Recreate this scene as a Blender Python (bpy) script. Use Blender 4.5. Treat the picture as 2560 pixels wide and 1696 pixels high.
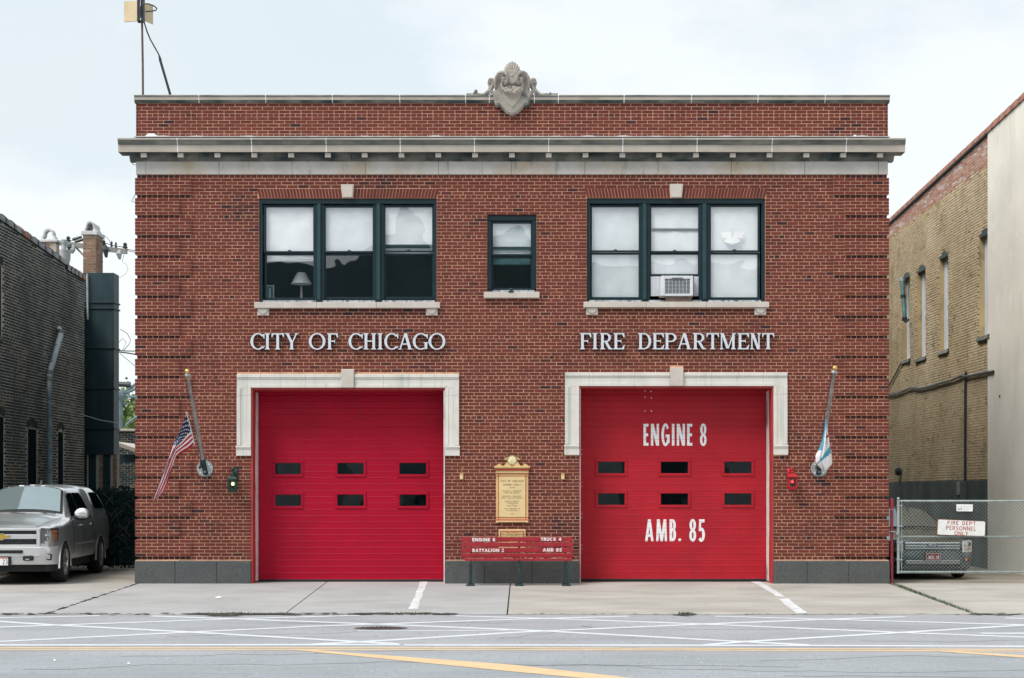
import bpy, bmesh, math, random
from mathutils import Vector, Matrix, noise
R = math.radians
rnd = random.Random(8)
for o in list(bpy.data.objects): bpy.data.objects.remove(o)
scene = bpy.context.scene
col = scene.collection

# ------------------------------------------------------------------ camera, sky, sun, exposure
D, H, S = 30.0, 1.79, 128.0          # camera distance to the facade, eye height, photo pixels per metre on the facade
cam = bpy.data.cameras.new('camera'); cam_ob = bpy.data.objects.new('camera', cam); col.objects.link(cam_ob)
cam_ob.location = (0, -D, H); cam_ob.rotation_euler = (R(90), 0, 0)
cam.sensor_width = 36; cam.lens = 54.0; cam.shift_y = 382/2560; cam.clip_start = 0.1; cam.clip_end = 2000
scene.camera = cam_ob
SUN_EL, SUN_AZ = 54, -50             # degrees; azimuth from behind the camera, negative = from the left
world = bpy.data.worlds.new('World'); scene.world = world; world.use_nodes = True
wn, wl = world.node_tree.nodes, world.node_tree.links; wn.clear()
w_out = wn.new('ShaderNodeOutputWorld'); w_bg = wn.new('ShaderNodeBackground'); w_sky = wn.new('ShaderNodeTexSky')
w_sky.sky_type = 'NISHITA'; w_sky.sun_disc = False; w_sky.sun_elevation = R(SUN_EL); w_sky.sun_rotation = R(180+SUN_AZ); w_sky.air_density = 1.0; w_sky.dust_density = 1.0
w_tc = wn.new('ShaderNodeTexCoord'); w_map = wn.new('ShaderNodeMapping'); w_map.inputs['Scale'].default_value = (1.0, 1.0, 2.3); w_map.inputs['Location'].default_value = (0.35, 0.1, 0.25)
w_n = wn.new('ShaderNodeTexNoise'); w_n.inputs['Scale'].default_value = 3.4; w_n.inputs['Detail'].default_value = 6; w_n.inputs['Roughness'].default_value = 0.5; w_n.inputs['Distortion'].default_value = 0.5
w_r = wn.new('ShaderNodeValToRGB'); w_r.color_ramp.elements[0].position = 0.32; w_r.color_ramp.elements[1].position = 0.60
w_r.color_ramp.elements[0].color = (0.90, 0.90, 0.90, 1); w_r.color_ramp.elements[1].color = (1, 1, 1, 1)
w_cc = wn.new('ShaderNodeValToRGB'); w_n2 = wn.new('ShaderNodeTexNoise'); w_n2.inputs['Scale'].default_value = 2.6; w_n2.inputs['Detail'].default_value = 7; w_n2.inputs['Roughness'].default_value = 0.55
w_cc.color_ramp.elements[0].position = 0.44; w_cc.color_ramp.elements[0].color = (0.78, 0.86, 0.895, 1)
w_cc.color_ramp.elements[1].position = 0.535; w_cc.color_ramp.elements[1].color = (0.945, 0.98, 1.0, 1)
w_gain = wn.new('ShaderNodeVectorMath'); w_gain.operation = 'SCALE'; w_gain.inputs['Scale'].default_value = 4.45
w_mix = wn.new('ShaderNodeMix'); w_mix.data_type = 'RGBA'
wl.new(w_tc.outputs['Generated'], w_map.inputs['Vector']); wl.new(w_map.outputs['Vector'], w_n.inputs['Vector']); wl.new(w_map.outputs['Vector'], w_n2.inputs['Vector'])
wl.new(w_n.outputs['Fac'], w_r.inputs['Fac']); wl.new(w_n2.outputs['Fac'], w_cc.inputs['Fac']); wl.new(w_cc.outputs['Color'], w_gain.inputs[0])
wl.new(w_r.outputs['Color'], w_mix.inputs['Factor']); wl.new(w_sky.outputs['Color'], w_mix.inputs['A']); wl.new(w_gain.outputs['Vector'], w_mix.inputs['B'])
wl.new(w_mix.outputs['Result'], w_bg.inputs['Color']); wl.new(w_bg.outputs['Background'], w_out.inputs['Surface'])
w_bg.inputs['Strength'].default_value = 0.10
sun = bpy.data.lights.new('sun', 'SUN'); sun.energy = 1.5; sun.angle = R(28); sun.color = (1.0, 0.955, 0.89)
sun_ob = bpy.data.objects.new('sun', sun); col.objects.link(sun_ob); sun_ob.location = (-10, -30, 40)
sun_ob.rotation_euler = (R(90-SUN_EL), 0, R(SUN_AZ))
vs = scene.view_settings; vs.view_transform = 'Standard'; vs.look = 'None'; vs.gamma = 1; vs.exposure = 1.22; vs.use_curve_mapping = False
scene.render.engine = 'CYCLES'; scene.cycles.max_bounces = 8; scene.cycles.transparent_max_bounces = 12
scene.cycles.use_denoising = True

# ------------------------------------------------------------------ measuring helpers (photo pixels to metres at a depth Y)
def at(px, py, Y=0.0):
    k = (D+Y)/D
    return Vector(((px-1280)/S*k, Y, H-(py-1230)/S*k))
def gr(px, py):
    k = H*S/(py-1230)
    return ((px-1280)/S*k, D*(k-1))
def fx(px): return (px-1280)/S
def fz(py): return H-(py-1230)/S
def zm(ox, oy, s): return lambda x, y: (ox+x/s, oy+y/s)      # a point of an enlarged detail back to photo pixels
def lerp(a, b, t): return a+(b-a)*t
def plerp(pts, t):
    for i in range(len(pts)-1):
        if t <= pts[i+1][0]:
            u = (t-pts[i][0])/(pts[i+1][0]-pts[i][0]) if pts[i+1][0] > pts[i][0] else 0
            u = max(0, u); return tuple(lerp(a, b, u) for a, b in zip(pts[i][1], pts[i+1][1]))
    return pts[-1][1]

# ------------------------------------------------------------------ mesh builder
class MB:
    def __init__(s): s.v, s.f, s.t, s.mi, s.tint, s.m = [], [], [], [], 0.5, 0
    def add(s, verts, faces):
        n = len(s.v); s.v.extend(tuple(p) for p in verts)
        for f in faces: s.f.append(tuple(i+n for i in f)); s.t.append(s.tint); s.mi.append(s.m)
        return s
    def quad(s, a, b, c, d): return s.add([a, b, c, d], [(0, 1, 2, 3)])
    def box(s, x0, x1, y0, y1, z0, z1, c=0.0):
        if x0 > x1: x0, x1 = x1, x0
        if y0 > y1: y0, y1 = y1, y0
        if z0 > z1: z0, z1 = z1, z0
        c = min(c, (x1-x0)*.45, (y1-y0)*.45, (z1-z0)*.45)
        if c <= 0:
            return s.add([(x0,y0,z0),(x1,y0,z0),(x1,y1,z0),(x0,y1,z0),(x0,y0,z1),(x1,y0,z1),(x1,y1,z1),(x0,y1,z1)],
                         [(0,3,2,1),(4,5,6,7),(0,1,5,4),(1,2,6,5),(2,3,7,6),(3,0,4,7)])
        bm = bmesh.new(); bmesh.ops.create_cube(bm, size=1)
        for v in bm.verts: v.co = Vector(((x0+x1)/2+v.co.x*(x1-x0), (y0+y1)/2+v.co.y*(y1-y0), (z0+z1)/2+v.co.z*(z1-z0)))
        bmesh.ops.bevel(bm, geom=list(bm.edges), offset=c, segments=1, affect='EDGES')
        bm.verts.index_update(); s.add([v.co for v in bm.verts], [[v.index for v in f.verts] for f in bm.faces]); bm.free(); return s
    def prism(s, poly, a, b, fn=None):
        """poly of (x,z) extruded along y from a to b (fn maps (p,q,h) to a point)."""
        fn = fn or (lambda p, q, h: (p, h, q)); n = len(poly)
        vs_ = [fn(p, q, a) for p, q in poly]+[fn(p, q, b) for p, q in poly]
        return s.add(vs_, [tuple(range(n)), tuple(range(2*n-1, n-1, -1))]+[((i+1) % n, i, n+i, n+(i+1) % n) for i in range(n)])
    def grid(s, rows, closed=False):
        nu, nv = len(rows), len(rows[0]); vs_ = [p for r in rows for p in r]; fs = []
        for i in range(nu-1):
            for j in range(nv if closed else nv-1):
                j2 = (j+1) % nv; fs.append((i*nv+j, i*nv+j2, (i+1)*nv+j2, (i+1)*nv+j))
        return s.add(vs_, fs)
    def tube(s, pts, r, n=8, caps=True):
        pts = [Vector(p) for p in pts]; rows = []; rr = r if isinstance(r, (list, tuple)) else [r]*len(pts); up = None
        for i, p in enumerate(pts):
            d = (pts[min(i+1, len(pts)-1)]-pts[max(i-1, 0)])
            d = d.normalized() if d.length > 1e-9 else Vector((0, 0, 1))
            if up is None: up = Vector((0, 0, 1)) if abs(d.z) < .9 else Vector((0, 1, 0))
            a = d.cross(up)
            if a.length < 1e-6: a = d.cross(Vector((1, 0, 0)))
            a.normalize(); b = d.cross(a).normalized()
            rows.append([p+(a*math.cos(t)+b*math.sin(t))*rr[i] for t in [2*math.pi*j/n for j in range(n)]])
        s.grid(rows, True)
        if caps: s.add(rows[0], [tuple(range(n))]); s.add(rows[-1], [tuple(range(n-1, -1, -1))])
        return s
    def lathe(s, prof, c, axis='Z', n=20):
        """prof: (radius, along axis)"""
        c = Vector(c); rows = []
        for r_, h in prof:
            row = []
            for j in range(n):
                t = 2*math.pi*j/n; a, b = r_*math.cos(t), r_*math.sin(t)
                row.append(c+Vector({'Z': (a, b, h), 'Y': (a, h, b), 'X': (h, a, b)}[axis]))
            rows.append(row)
        return s.grid(rows, True)
    def ball(s, c, r, n=12, m=8, sq=(1, 1, 1)):
        c = Vector(c); rows = []
        for i in range(m+1):
            t = math.pi*i/m
            rows.append([c+Vector((r*sq[0]*math.sin(t)*math.cos(2*math.pi*j/n), r*sq[1]*math.sin(t)*math.sin(2*math.pi*j/n), r*sq[2]*math.cos(t))) for j in range(n)])
        return s.grid(rows, True)
    def mesh(s, name, mats, smooth=0, off=Vector((0, 0, 0))):
        me = bpy.data.meshes.new(name); me.from_pydata([tuple(Vector(p)-off) for p in s.v], [], s.f)
        for m_ in (mats if isinstance(mats, (list, tuple)) else [mats]): me.materials.append(m_)
        if s.f:
            me.polygons.foreach_set('material_index', s.mi)
            at_ = me.attributes.new('tint', 'FLOAT', 'FACE'); at_.data.foreach_set('value', s.t)
        if smooth:
            bm = bmesh.new(); bm.from_mesh(me); bmesh.ops.remove_doubles(bm, verts=bm.verts, dist=1e-5); bmesh.ops.recalc_face_normals(bm, faces=bm.faces); bm.to_mesh(me); bm.free()
            me.polygons.foreach_set('use_smooth', [True]*len(me.polygons)); me.set_sharp_from_angle(angle=R(smooth))
        me.update(); return me
    def build(s, name, mats, parent=None, smooth=0, base=False, **props):
        if not s.v: return None
        lo = [min(p[i] for p in s.v) for i in range(3)]; hi = [max(p[i] for p in s.v) for i in range(3)]
        c = Vector(((lo[0]+hi[0])/2, (lo[1]+hi[1])/2, lo[2] if base else (lo[2]+hi[2])/2))
        return put(name, s.mesh(name, mats, smooth, c), c, parent, **props)
WL = {}
def put(name, data, loc, parent=None, **props):
    o = bpy.data.objects.new(name, data); col.objects.link(o); loc = Vector(loc); WL[o] = loc
    if parent is not None: o.parent = parent; o.location = loc-WL[parent]
    else: o.location = loc
    for k, v in props.items(): o[k] = v
    return o
def thing(name, loc, label, cat, group=None):
    o = put(name, None, loc); o.empty_display_size = .2; o['label'] = label; o['category'] = cat
    if group: o['group'] = group
    return o
def tag(o, label, cat, group=None):
    o['label'] = label; o['category'] = cat
    if group: o['group'] = group
    return o

# ------------------------------------------------------------------ materials
def nt(m):
    m.use_nodes = True; n, l = m.node_tree.nodes, m.node_tree.links; n.clear()
    out = n.new('ShaderNodeOutputMaterial'); b = n.new('ShaderNodeBsdfPrincipled'); l.new(b.outputs[0], out.inputs[0]); return n, l, b, out
def rgb(c): return (c[0], c[1], c[2], 1)
def noisefac(n, l, scale, detail=4, lo=.35, hi=.65, stretch=None, rough=.55):
    g = n.new('ShaderNodeNewGeometry'); x = n.new('ShaderNodeTexNoise'); x.inputs['Scale'].default_value = scale; x.inputs['Detail'].default_value = detail; x.inputs['Roughness'].default_value = rough
    if stretch:
        mp = n.new('ShaderNodeMapping'); mp.inputs['Scale'].default_value = stretch; l.new(g.outputs['Position'], mp.inputs['Vector']); l.new(mp.outputs['Vector'], x.inputs['Vector'])
    else: l.new(g.outputs['Position'], x.inputs['Vector'])
    mr = n.new('ShaderNodeMapRange'); mr.inputs['From Min'].default_value = lo; mr.inputs['From Max'].default_value = hi; l.new(x.outputs['Fac'], mr.inputs['Value'])
    return mr.outputs['Result']
def mixc(n, l, fac, a, b, mode='MIX'):
    x = n.new('ShaderNodeMix'); x.data_type = 'RGBA'; x.blend_type = mode
    for key, val in (('Factor', fac), ('A', a), ('B', b)):
        if isinstance(val, (int, float)): x.inputs[key].default_value = val
        elif isinstance(val, tuple): x.inputs[key].default_value = rgb(val)
        else: l.new(val, x.inputs[key])
    return x.outputs['Result']
def math_(n, l, op, a, b=None):
    x = n.new('ShaderNodeMath'); x.operation = op
    for i, val in enumerate((a, b)):
        if val is None: continue
        if isinstance(val, (int, float)): x.inputs[i].default_value = val
        else: l.new(val, x.inputs[i])
    return x.outputs[0]
def sc(c, k): return tuple(min(1, x*k) for x in c)
def mat(name, c, rough=.7, var=.18, vs_=3.0, fine=None, bump=.0, bs=80, metal=0, stains=(), spec=.5, coat=0, emit=None, tint=None, grain=0):
    """stains: (colour, scale, lo, hi, stretch, strength)"""
    m = bpy.data.materials.new(name); n, l, b, out = nt(m)
    cc = mixc(n, l, noisefac(n, l, vs_), sc(c, 1-var), sc(c, 1+var))
    if fine: cc = mixc(n, l, math_(n, l, 'MULTIPLY', noisefac(n, l, fine, 2, .4, .65), grain or .5), cc, sc(c, .55))
    if tint:
        a = n.new('ShaderNodeAttribute'); a.attribute_name = 'tint'
        rp = n.new('ShaderNodeValToRGB'); rp.color_ramp.interpolation = 'LINEAR'
        while len(rp.color_ramp.elements) < len(tint): rp.color_ramp.elements.new(0.5)
        for e, (p, cl) in zip(rp.color_ramp.elements, tint): e.position = p; e.color = rgb(cl)
        l.new(a.outputs['Fac'], rp.inputs['Fac'])
        cc = mixc(n, l, math_(n, l, 'MULTIPLY', noisefac(n, l, vs_), var), rp.outputs['Color'], sc(c, .6))
        if fine: cc = mixc(n, l, math_(n, l, 'MULTIPLY', noisefac(n, l, fine, 2, .4, .65), grain or .3), cc, sc(c, .7))
    for (scol, s_, lo, hi, st, k) in stains:
        cc = mixc(n, l, math_(n, l, 'MULTIPLY', noisefac(n, l, s_, 5, lo, hi, st), k), cc, scol)
    l.new(cc, b.inputs['Base Color']); b.inputs['Roughness'].default_value = rough; b.inputs['Metallic'].default_value = metal
    b.inputs['Specular IOR Level'].default_value = spec
    if coat: b.inputs['Coat Weight'].default_value = coat; b.inputs['Coat Roughness'].default_value = .06
    if bump:
        g = n.new('ShaderNodeNewGeometry'); x = n.new('ShaderNodeTexNoise'); x.inputs['Scale'].default_value = bs; x.inputs['Detail'].default_value = 4
        l.new(g.outputs['Position'], x.inputs['Vector']); bp = n.new('ShaderNodeBump'); bp.inputs['Strength'].default_value = bump; bp.inputs['Distance'].default_value = .01
        l.new(x.outputs['Fac'], bp.inputs['Height']); l.new(bp.outputs['Normal'], b.inputs['Normal'])
    if emit: b.inputs['Emission Color'].default_value = rgb(emit[0]); b.inputs['Emission Strength'].default_value = emit[1]
    return m
def glass_mat(name, tintc=(.75, .86, .86), base=.06, wav=0.0, mul=1.4):
    m = bpy.data.materials.new(name); n, l, b, out = nt(m); n.remove(b)
    tr = n.new('ShaderNodeBsdfTransparent'); tr.inputs[0].default_value = rgb(tintc); gl = n.new('ShaderNodeBsdfGlossy'); gl.inputs['Roughness'].default_value = .01; gl.inputs[0].default_value = (1, 1, 1, 1)
    g0 = n.new('ShaderNodeNewGeometry'); fr = n.new('ShaderNodeVectorMath'); fr.operation = 'DOT_PRODUCT'; l.new(g0.outputs['Incoming'], fr.inputs[1]); l.new(g0.outputs['Normal'], fr.inputs[0])
    sch = math_(n, l, 'ADD', math_(n, l, 'MULTIPLY', math_(n, l, 'POWER', math_(n, l, 'SUBTRACT', 1.0, math_(n, l, 'ABSOLUTE', fr.outputs['Value'])), 5.0), .92), .08)   # both faces of the pane
    f2 = math_(n, l, 'ADD', math_(n, l, 'MULTIPLY', sch, mul), base); f3 = math_(n, l, 'MINIMUM', f2, 1.0)
    mx = n.new('ShaderNodeMixShader'); l.new(f3, mx.inputs[0]); l.new(tr.outputs[0], mx.inputs[1]); l.new(gl.outputs[0], mx.inputs[2]); l.new(mx.outputs[0], out.inputs[0])
    if wav:
        g = n.new('ShaderNodeNewGeometry'); x = n.new('ShaderNodeTexNoise'); x.inputs['Scale'].default_value = 1.7; x.inputs['Detail'].default_value = 1; l.new(g.outputs['Position'], x.inputs['Vector'])
        bp = n.new('ShaderNodeBump'); bp.inputs['Strength'].default_value = wav; bp.inputs['Distance'].default_value = .05; l.new(x.outputs['Fac'], bp.inputs['Height']); l.new(bp.outputs['Normal'], gl.inputs['Normal'])
    return m
BR = [(0, (.022, .014, .022)), (.10, (.062, .021, .026)), (.35, (.132, .032, .026)), (.75, (.172, .041, .029)), (1, (.204, .053, .036))]
M = {}
M['brick'] = mat('red_brick', (.15, .034, .034), .85, .30, 1.3, fine=90, bump=.25, bs=160, tint=BR, grain=.2, spec=.25, stains=[((.035, .020, .026), .55, .60, .80, None, .45), ((.045, .022, .026), 2.2, .60, .78, (1.6, 1, .35), .35)])
M['mortar'] = mat('mortar', (.68, .41, .275), .95, .15, 4, fine=140, bump=.3, bs=200, spec=.1, stains=[((.20, .12, .09), .55, .60, .80, None, .6), ((.30, .19, .14), 1.7, .58, .75, (1.6, 1, .5), .5)])
M['limestone'] = mat('limestone', (.45, .405, .35), .85, .10, 2.2, fine=70, bump=.12, bs=90, grain=.16, spec=.2, stains=[((.20, .20, .18), 1.6, .55, .8, (1, 1, 2.2), .5)])
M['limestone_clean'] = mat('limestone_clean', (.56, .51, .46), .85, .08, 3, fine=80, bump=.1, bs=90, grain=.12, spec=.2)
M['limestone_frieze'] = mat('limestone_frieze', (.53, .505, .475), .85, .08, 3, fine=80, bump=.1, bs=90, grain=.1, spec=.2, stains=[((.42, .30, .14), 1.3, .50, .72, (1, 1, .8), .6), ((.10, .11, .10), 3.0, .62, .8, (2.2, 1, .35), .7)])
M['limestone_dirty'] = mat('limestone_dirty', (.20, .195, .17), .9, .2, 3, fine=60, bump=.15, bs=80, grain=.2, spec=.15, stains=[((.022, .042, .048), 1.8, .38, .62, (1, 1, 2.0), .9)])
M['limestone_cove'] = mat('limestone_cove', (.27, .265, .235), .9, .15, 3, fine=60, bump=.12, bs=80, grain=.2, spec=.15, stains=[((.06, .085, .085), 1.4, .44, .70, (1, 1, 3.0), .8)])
M['letter_side'] = mat('letter_return', (.02, .035, .05), .5, .1, 8)  # dark return colour, also standing in for the letters' drop shadow
M['limestone_door'] = mat('limestone_door', (.66, .64, .60), .85, .06, 3, fine=90, bump=.1, bs=90, grain=.1, spec=.2, stains=[((.30, .42, .36), 2.6, .55, .75, (3, 1, .15), .55), ((.42, .36, .24), 4.0, .58, .75, (3, 1, .12), .6), ((.10, .11, .10), 5.0, .66, .8, (3, 1, .2), .6)])
M['caulk'] = mat('caulk', (.78, .82, .86), .6, .05, 10)
M['granite'] = mat('granite', (.085, .095, .098), .55, .15, 3, fine=70, bump=.08, bs=150, grain=.9, stains=[((.20, .19, .17), 85, .52, .62, None, .55), ((.025, .035, .04), 60, .54, .64, None, .5), ((.045, .06, .065), 1.5, .5, .75, None, .4)])
M['red_left'] = mat('crimson_paint', (.385, .001, .024), .48, .06, 1.5, bump=.10, bs=3, spec=.22, stains=[((.27, .004, .016), .9, .50, .80, None, .5), ((.22, .012, .02), 3.0, .58, .78, (2.2, 1, .25), .45), ((.50, .05, .06), 22, .68, .74, (1, 1, .5), .4)])
M['red_right'] = mat('red_paint', (.42, .013, .026), .48, .07, 1.5, bump=.10, bs=3, spec=.25, stains=[((.28, .014, .024), .9, .50, .80, None, .5), ((.24, .02, .025), 3.0, .58, .78, (2.2, 1, .25), .45), ((.52, .07, .06), 22, .68, .74, (1, 1, .5), .4)])
M['red_jamb'] = mat('red_jamb_paint', (.40, .035, .035), .5, .12, 4, bump=.05, bs=60)
M['frame'] = mat('dark_teal_frame', (.003, .020, .028), .45, .15, 3, spec=.4)
M['frame_mull'] = mat('mullion_teal', (.014, .05, .056), .5, .12, 3, spec=.4)
M['glass'] = glass_mat('window_glass', (.985, .99, .99), .05, wav=.05, mul=1.25)
M['glass_dark'] = glass_mat('old_window_glass', (.3, .4, .42), .05, .2)
M['glass_small'] = glass_mat('door_glass', (.7, .88, .9), .06, .08, 1.0)
M['blind'] = mat('white_shade', (.80, .84, .87), .8, .05, 2.5, bump=.12, bs=9)
M['blind2'] = mat('grey_shade', (.68, .74, .77), .8, .07, 2.5, bump=.2, bs=30)
M['room'] = mat('room_paint', (.08, .24, .29), .9, .1, 1)
M['room_grey'] = mat('garage_wall', (.12, .26, .30), .9, .2, 1)
M['white_metal'] = mat('white_letter_paint', (.60, .64, .70), .5, .04, 5)
M['white_vinyl'] = mat('white_vinyl', (.80, .82, .84), .5, .04, 5)
M['steel'] = mat('galvanised_steel', (.42, .46, .47), .45, .2, 14, metal=.5, bump=.05, bs=100)
M['pole'] = mat('weathered_pole', (.30, .31, .30), .5, .25, 9, metal=.4, stains=[((.12, .13, .13), 6, .5, .7, (1, 1, .5), .5)])
M['gold'] = mat('gold_leaf', (.75, .52, .18), .3, .1, 6, metal=.7)
M['dark_metal'] = mat('dark_metal', (.02, .028, .032), .45, .2, 8, spec=.5)
M['black'] = mat('black_rubber', (.012, .014, .016), .7, .2, 8)
M['concrete'] = mat('concrete', (.372, .374, .38), .9, .10, .7, fine=45, bump=.15, bs=120, grain=.14, spec=.2, stains=[((.22, .20, .175), .8, .56, .80, (.6, 2.2, 1), .45), ((.24, .23, .22), 3.0, .60, .8, None, .45), ((.12, .12, .12), 5.0, .66, .78, (.5, 2, 1), .5), ((.55, .54, .52), 1.3, .60, .75, (.4, 1.5, 1), .35)])
M['concrete_tan'] = mat('concrete_tan', (.39, .375, .35), .9, .12, .7, fine=45, bump=.15, bs=120, grain=.14, spec=.2, stains=[((.24, .205, .165), .8, .50, .76, (.6, 2.2, 1), .5), ((.20, .18, .16), 4.0, .60, .8, None, .5), ((.12, .11, .10), 6.0, .66, .78, (.5, 2, 1), .45), ((.54, .52, .48), 1.2, .60, .75, (.4, 1.5, 1), .35)])
M['concrete_old'] = mat('old_concrete', (.33, .30, .255), .95, .15, .6, fine=40, bump=.25, bs=90, grain=.2, spec=.2, stains=[((.16, .13, .10), .9, .48, .72, None, .6), ((.10, .09, .08), 3.0, .6, .8, None, .5)])
M['crack'] = mat('crack_dirt', (.055, .052, .045), .95, .4, 12, bump=.5, bs=60)
M['asphalt'] = mat('worn_asphalt', (.335, .345, .37), .92, .08, .5, fine=60, bump=.3, bs=220, grain=.3, spec=.2, stains=[((.22, .23, .25), .6, .48, .72, (.35, 2.0, 1), .6), ((.42, .43, .45), 1.2, .58, .75, (.2, 2, 1), .45), ((.20, .205, .22), 9, .60, .70, (1.6, .28, 1), .55), ((.46, .47, .49), 14, .62, .70, (1.6, .28, 1), .5), ((.15, .15, .16), 1.6, .68, .76, (.5, 1.4, 1), .5)])
M['asphalt_near'] = mat('asphalt_near', (.31, .335, .36), .92, .08, .5, fine=60, bump=.3, bs=220, grain=.34, spec=.2, stains=[((.24, .26, .28), .5, .5, .75, (.3, 2.2, 1), .6), ((.40, .42, .44), 1.0, .58, .8, (.2, 2, 1), .5), ((.15, .16, .17), 2.0, .62, .76, (.12, 4, 1), .55), ((.19, .20, .215), 12, .60, .70, (1.6, .28, 1), .6), ((.46, .48, .50), 18, .62, .70, (1.6, .28, 1), .55)])
M['ground'] = mat('ground_dirt', (.20, .18, .15), .95, .2, .5, bump=.3, bs=40)
def paintmat(name, c, under, k=.5, lo=.60):
    return mat(name, c, .75, .06, 4, fine=60, grain=.12, bump=.15, bs=200, spec=.25, stains=[(under, 9, lo, lo+.12, (.5, 1.6, 1), k), (sc(c, .75), 2, .5, .7, (.4, 2, 1), .4)])
M['paint_white'] = paintmat('road_paint_white', (.60, .64, .68), (.36, .37, .39), .75)
M['paint_worn'] = paintmat('apron_paint_white', (.66, .68, .71), (.38, .37, .36), .95, .50)
M['paint_yellow'] = paintmat('road_paint_yellow', (.64, .47, .28), (.40, .37, .33), .8)
M['green_plant'] = mat('weed_green', (.05, .09, .03), .8, .4, 20)
# ------------------------------------------------------------------ lettering
def ellarc(cx, cz, rx, rz, a0, a1, n=14): return [(cx+rx*math.cos(R(lerp(a0, a1, i/n))), cz+rz*math.sin(R(lerp(a0, a1, i/n)))) for i in range(n+1)]
ST = {  # centre lines of each character in a unit box
 'A': [[(0,0),(.5,1)], [(.5,1),(1,0)], [(.2,.3),(.8,.3)]], 'B': [[(0,.5),(0,1),(.6,1)]+ellarc(.6,.76,.36,.24,90,-90,8)+[(0,.52)], [(0,.52),(0,0),(.6,0)]+ellarc(.6,.26,.4,.26,-90,90,8)],
 'C': [ellarc(.52,.5,.5,.5,50,310,16)], 'D': [[(0,0),(0,1),(.45,1)]+ellarc(.45,.5,.55,.5,90,-90,12)+[(0,0)]], 'E': [[(1,1),(0,1),(0,0),(1,0)], [(0,.52),(.85,.52)]],
 'F': [[(1,1),(0,1),(0,0)], [(0,.52),(.85,.52)]], 'G': [ellarc(.5,.5,.5,.5,48,352,18), [(.55,.45),(1,.45),(1,.1)]], 'H': [[(0,0),(0,1)], [(1,0),(1,1)], [(0,.5),(1,.5)]], 'I': [[(.5,0),(.5,1)]],
 'J': [[(.8,1),(.8,.3)]+ellarc(.4,.28,.4,.28,0,-170,8)], 'K': [[(0,0),(0,1)], [(1,1),(.05,.45)], [(.25,.6),(1,0)]], 'L': [[(0,1),(0,0),(1,0)]], 'M': [[(0,0),(.08,1)], [(.08,1),(.5,.15)], [(.5,.15),(.92,1)], [(.92,1),(1,0)]],
 'N': [[(0,0),(0,1)], [(0,1),(1,0)], [(1,0),(1,1)]], 'O': [ellarc(.5,.5,.5,.5,90,450,22)], 'P': [[(0,0),(0,1),(.55,1)]+ellarc(.55,.74,.45,.26,90,-90,8)+[(0,.48)]], 'Q': [ellarc(.5,.5,.5,.5,90,450,22), [(.6,.25),(1,-.05)]],
 'R': [[(0,0),(0,1),(.55,1)]+ellarc(.55,.75,.42,.25,90,-90,8)+[(0,.5)], [(.45,.5),(1,0)]], 'S': [ellarc(.5,.75,.46,.25,25,260,10)+ellarc(.5,.25,.5,.25,80,-155,10)], 'T': [[(0,1),(1,1)], [(.5,1),(.5,0)]],
 'U': [[(0,1),(0,.35)]+ellarc(.5,.35,.5,.35,180,360,10)+[(1,1)]], 'V': [[(0,1),(.5,0)], [(.5,0),(1,1)]], 'W': [[(0,1),(.25,0)], [(.25,0),(.5,.8)], [(.5,.8),(.75,0)], [(.75,0),(1,1)]], 'X': [[(0,0),(1,1)], [(0,1),(1,0)]], 'Y': [[(0,1),(.5,.45),(1,1)], [(.5,.45),(.5,0)]], 'Z': [[(0,1),(1,1),(0,0),(1,0)]],
 '0': [ellarc(.5,.5,.5,.5,90,450,20)], '1': [[(.2,.8),(.55,1),(.55,0)]], '2': [ellarc(.5,.7,.47,.3,165,-30,10)+[(0,0),(1,0)]], '3': [ellarc(.45,.75,.45,.25,150,-80,8)+ellarc(.45,.26,.5,.26,80,-150,9)], '4': [[(.75,0),(.75,1)], [(.75,1),(0,.3)], [(0,.3),(1,.3)]],
 '5': [[(.95,1),(.15,1),(.08,.55)]+ellarc(.45,.33,.5,.33,120,-150,12)], '6': [ellarc(.5,.32,.5,.32,90,450,14), [(.05,.4),(.3,.85),(.75,1)]], '8': [ellarc(.5,.75,.42,.25,-90,270,14), ellarc(.5,.25,.5,.25,90,450,16)], '9': [ellarc(.5,.68,.5,.32,90,450,14), [(.97,.6),(.75,.15),(.3,0)]],
 '.': [[(.5,0),(.5,.02)]], ',': [[(.5,.05),(.4,-.12)]]}
WID = {'I': .28, 'M': 1.2, 'W': 1.3, '.': .3, ',': .3, 'J': .7, 'E': .75, 'F': .72, 'L': .72, '1': .6, ' ': .55, 'N': 1.0, 'O': 1.1, 'C': 1.0, 'G': 1.05}
def strip(pts, t):
    """left and right outline of a polyline of width t, mitred"""
    n = len(pts); closed = math.dist(pts[0], pts[-1]) < 1e-4; L, Rr = [], []
    for i in range(n):
        if closed: a, b = pts[i-1 if i else n-2], pts[i+1 if i < n-1 else 1]
        else: a, b = pts[max(i-1, 0)], pts[min(i+1, n-1)]
        p = pts[i]; d1 = Vector((p[0]-a[0], p[1]-a[1])); d2 = Vector((b[0]-p[0], b[1]-p[1]))
        if d1.length < 1e-6: d1 = d2
        if d2.length < 1e-6: d2 = d1
        d1.normalize(); d2.normalize(); n1 = Vector((-d1.y, d1.x)); n2 = Vector((-d2.y, d2.x)); m = n1+n2
        if m.length < .3: m = n1
        m.normalize(); k = min(1/max(m.dot(n1), .45), 1.9)
        L.append((p[0]+m.x*t/2*k, p[1]+m.y*t/2*k)); Rr.append((p[0]-m.x*t/2*k, p[1]-m.y*t/2*k))
    return L, Rr
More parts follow.
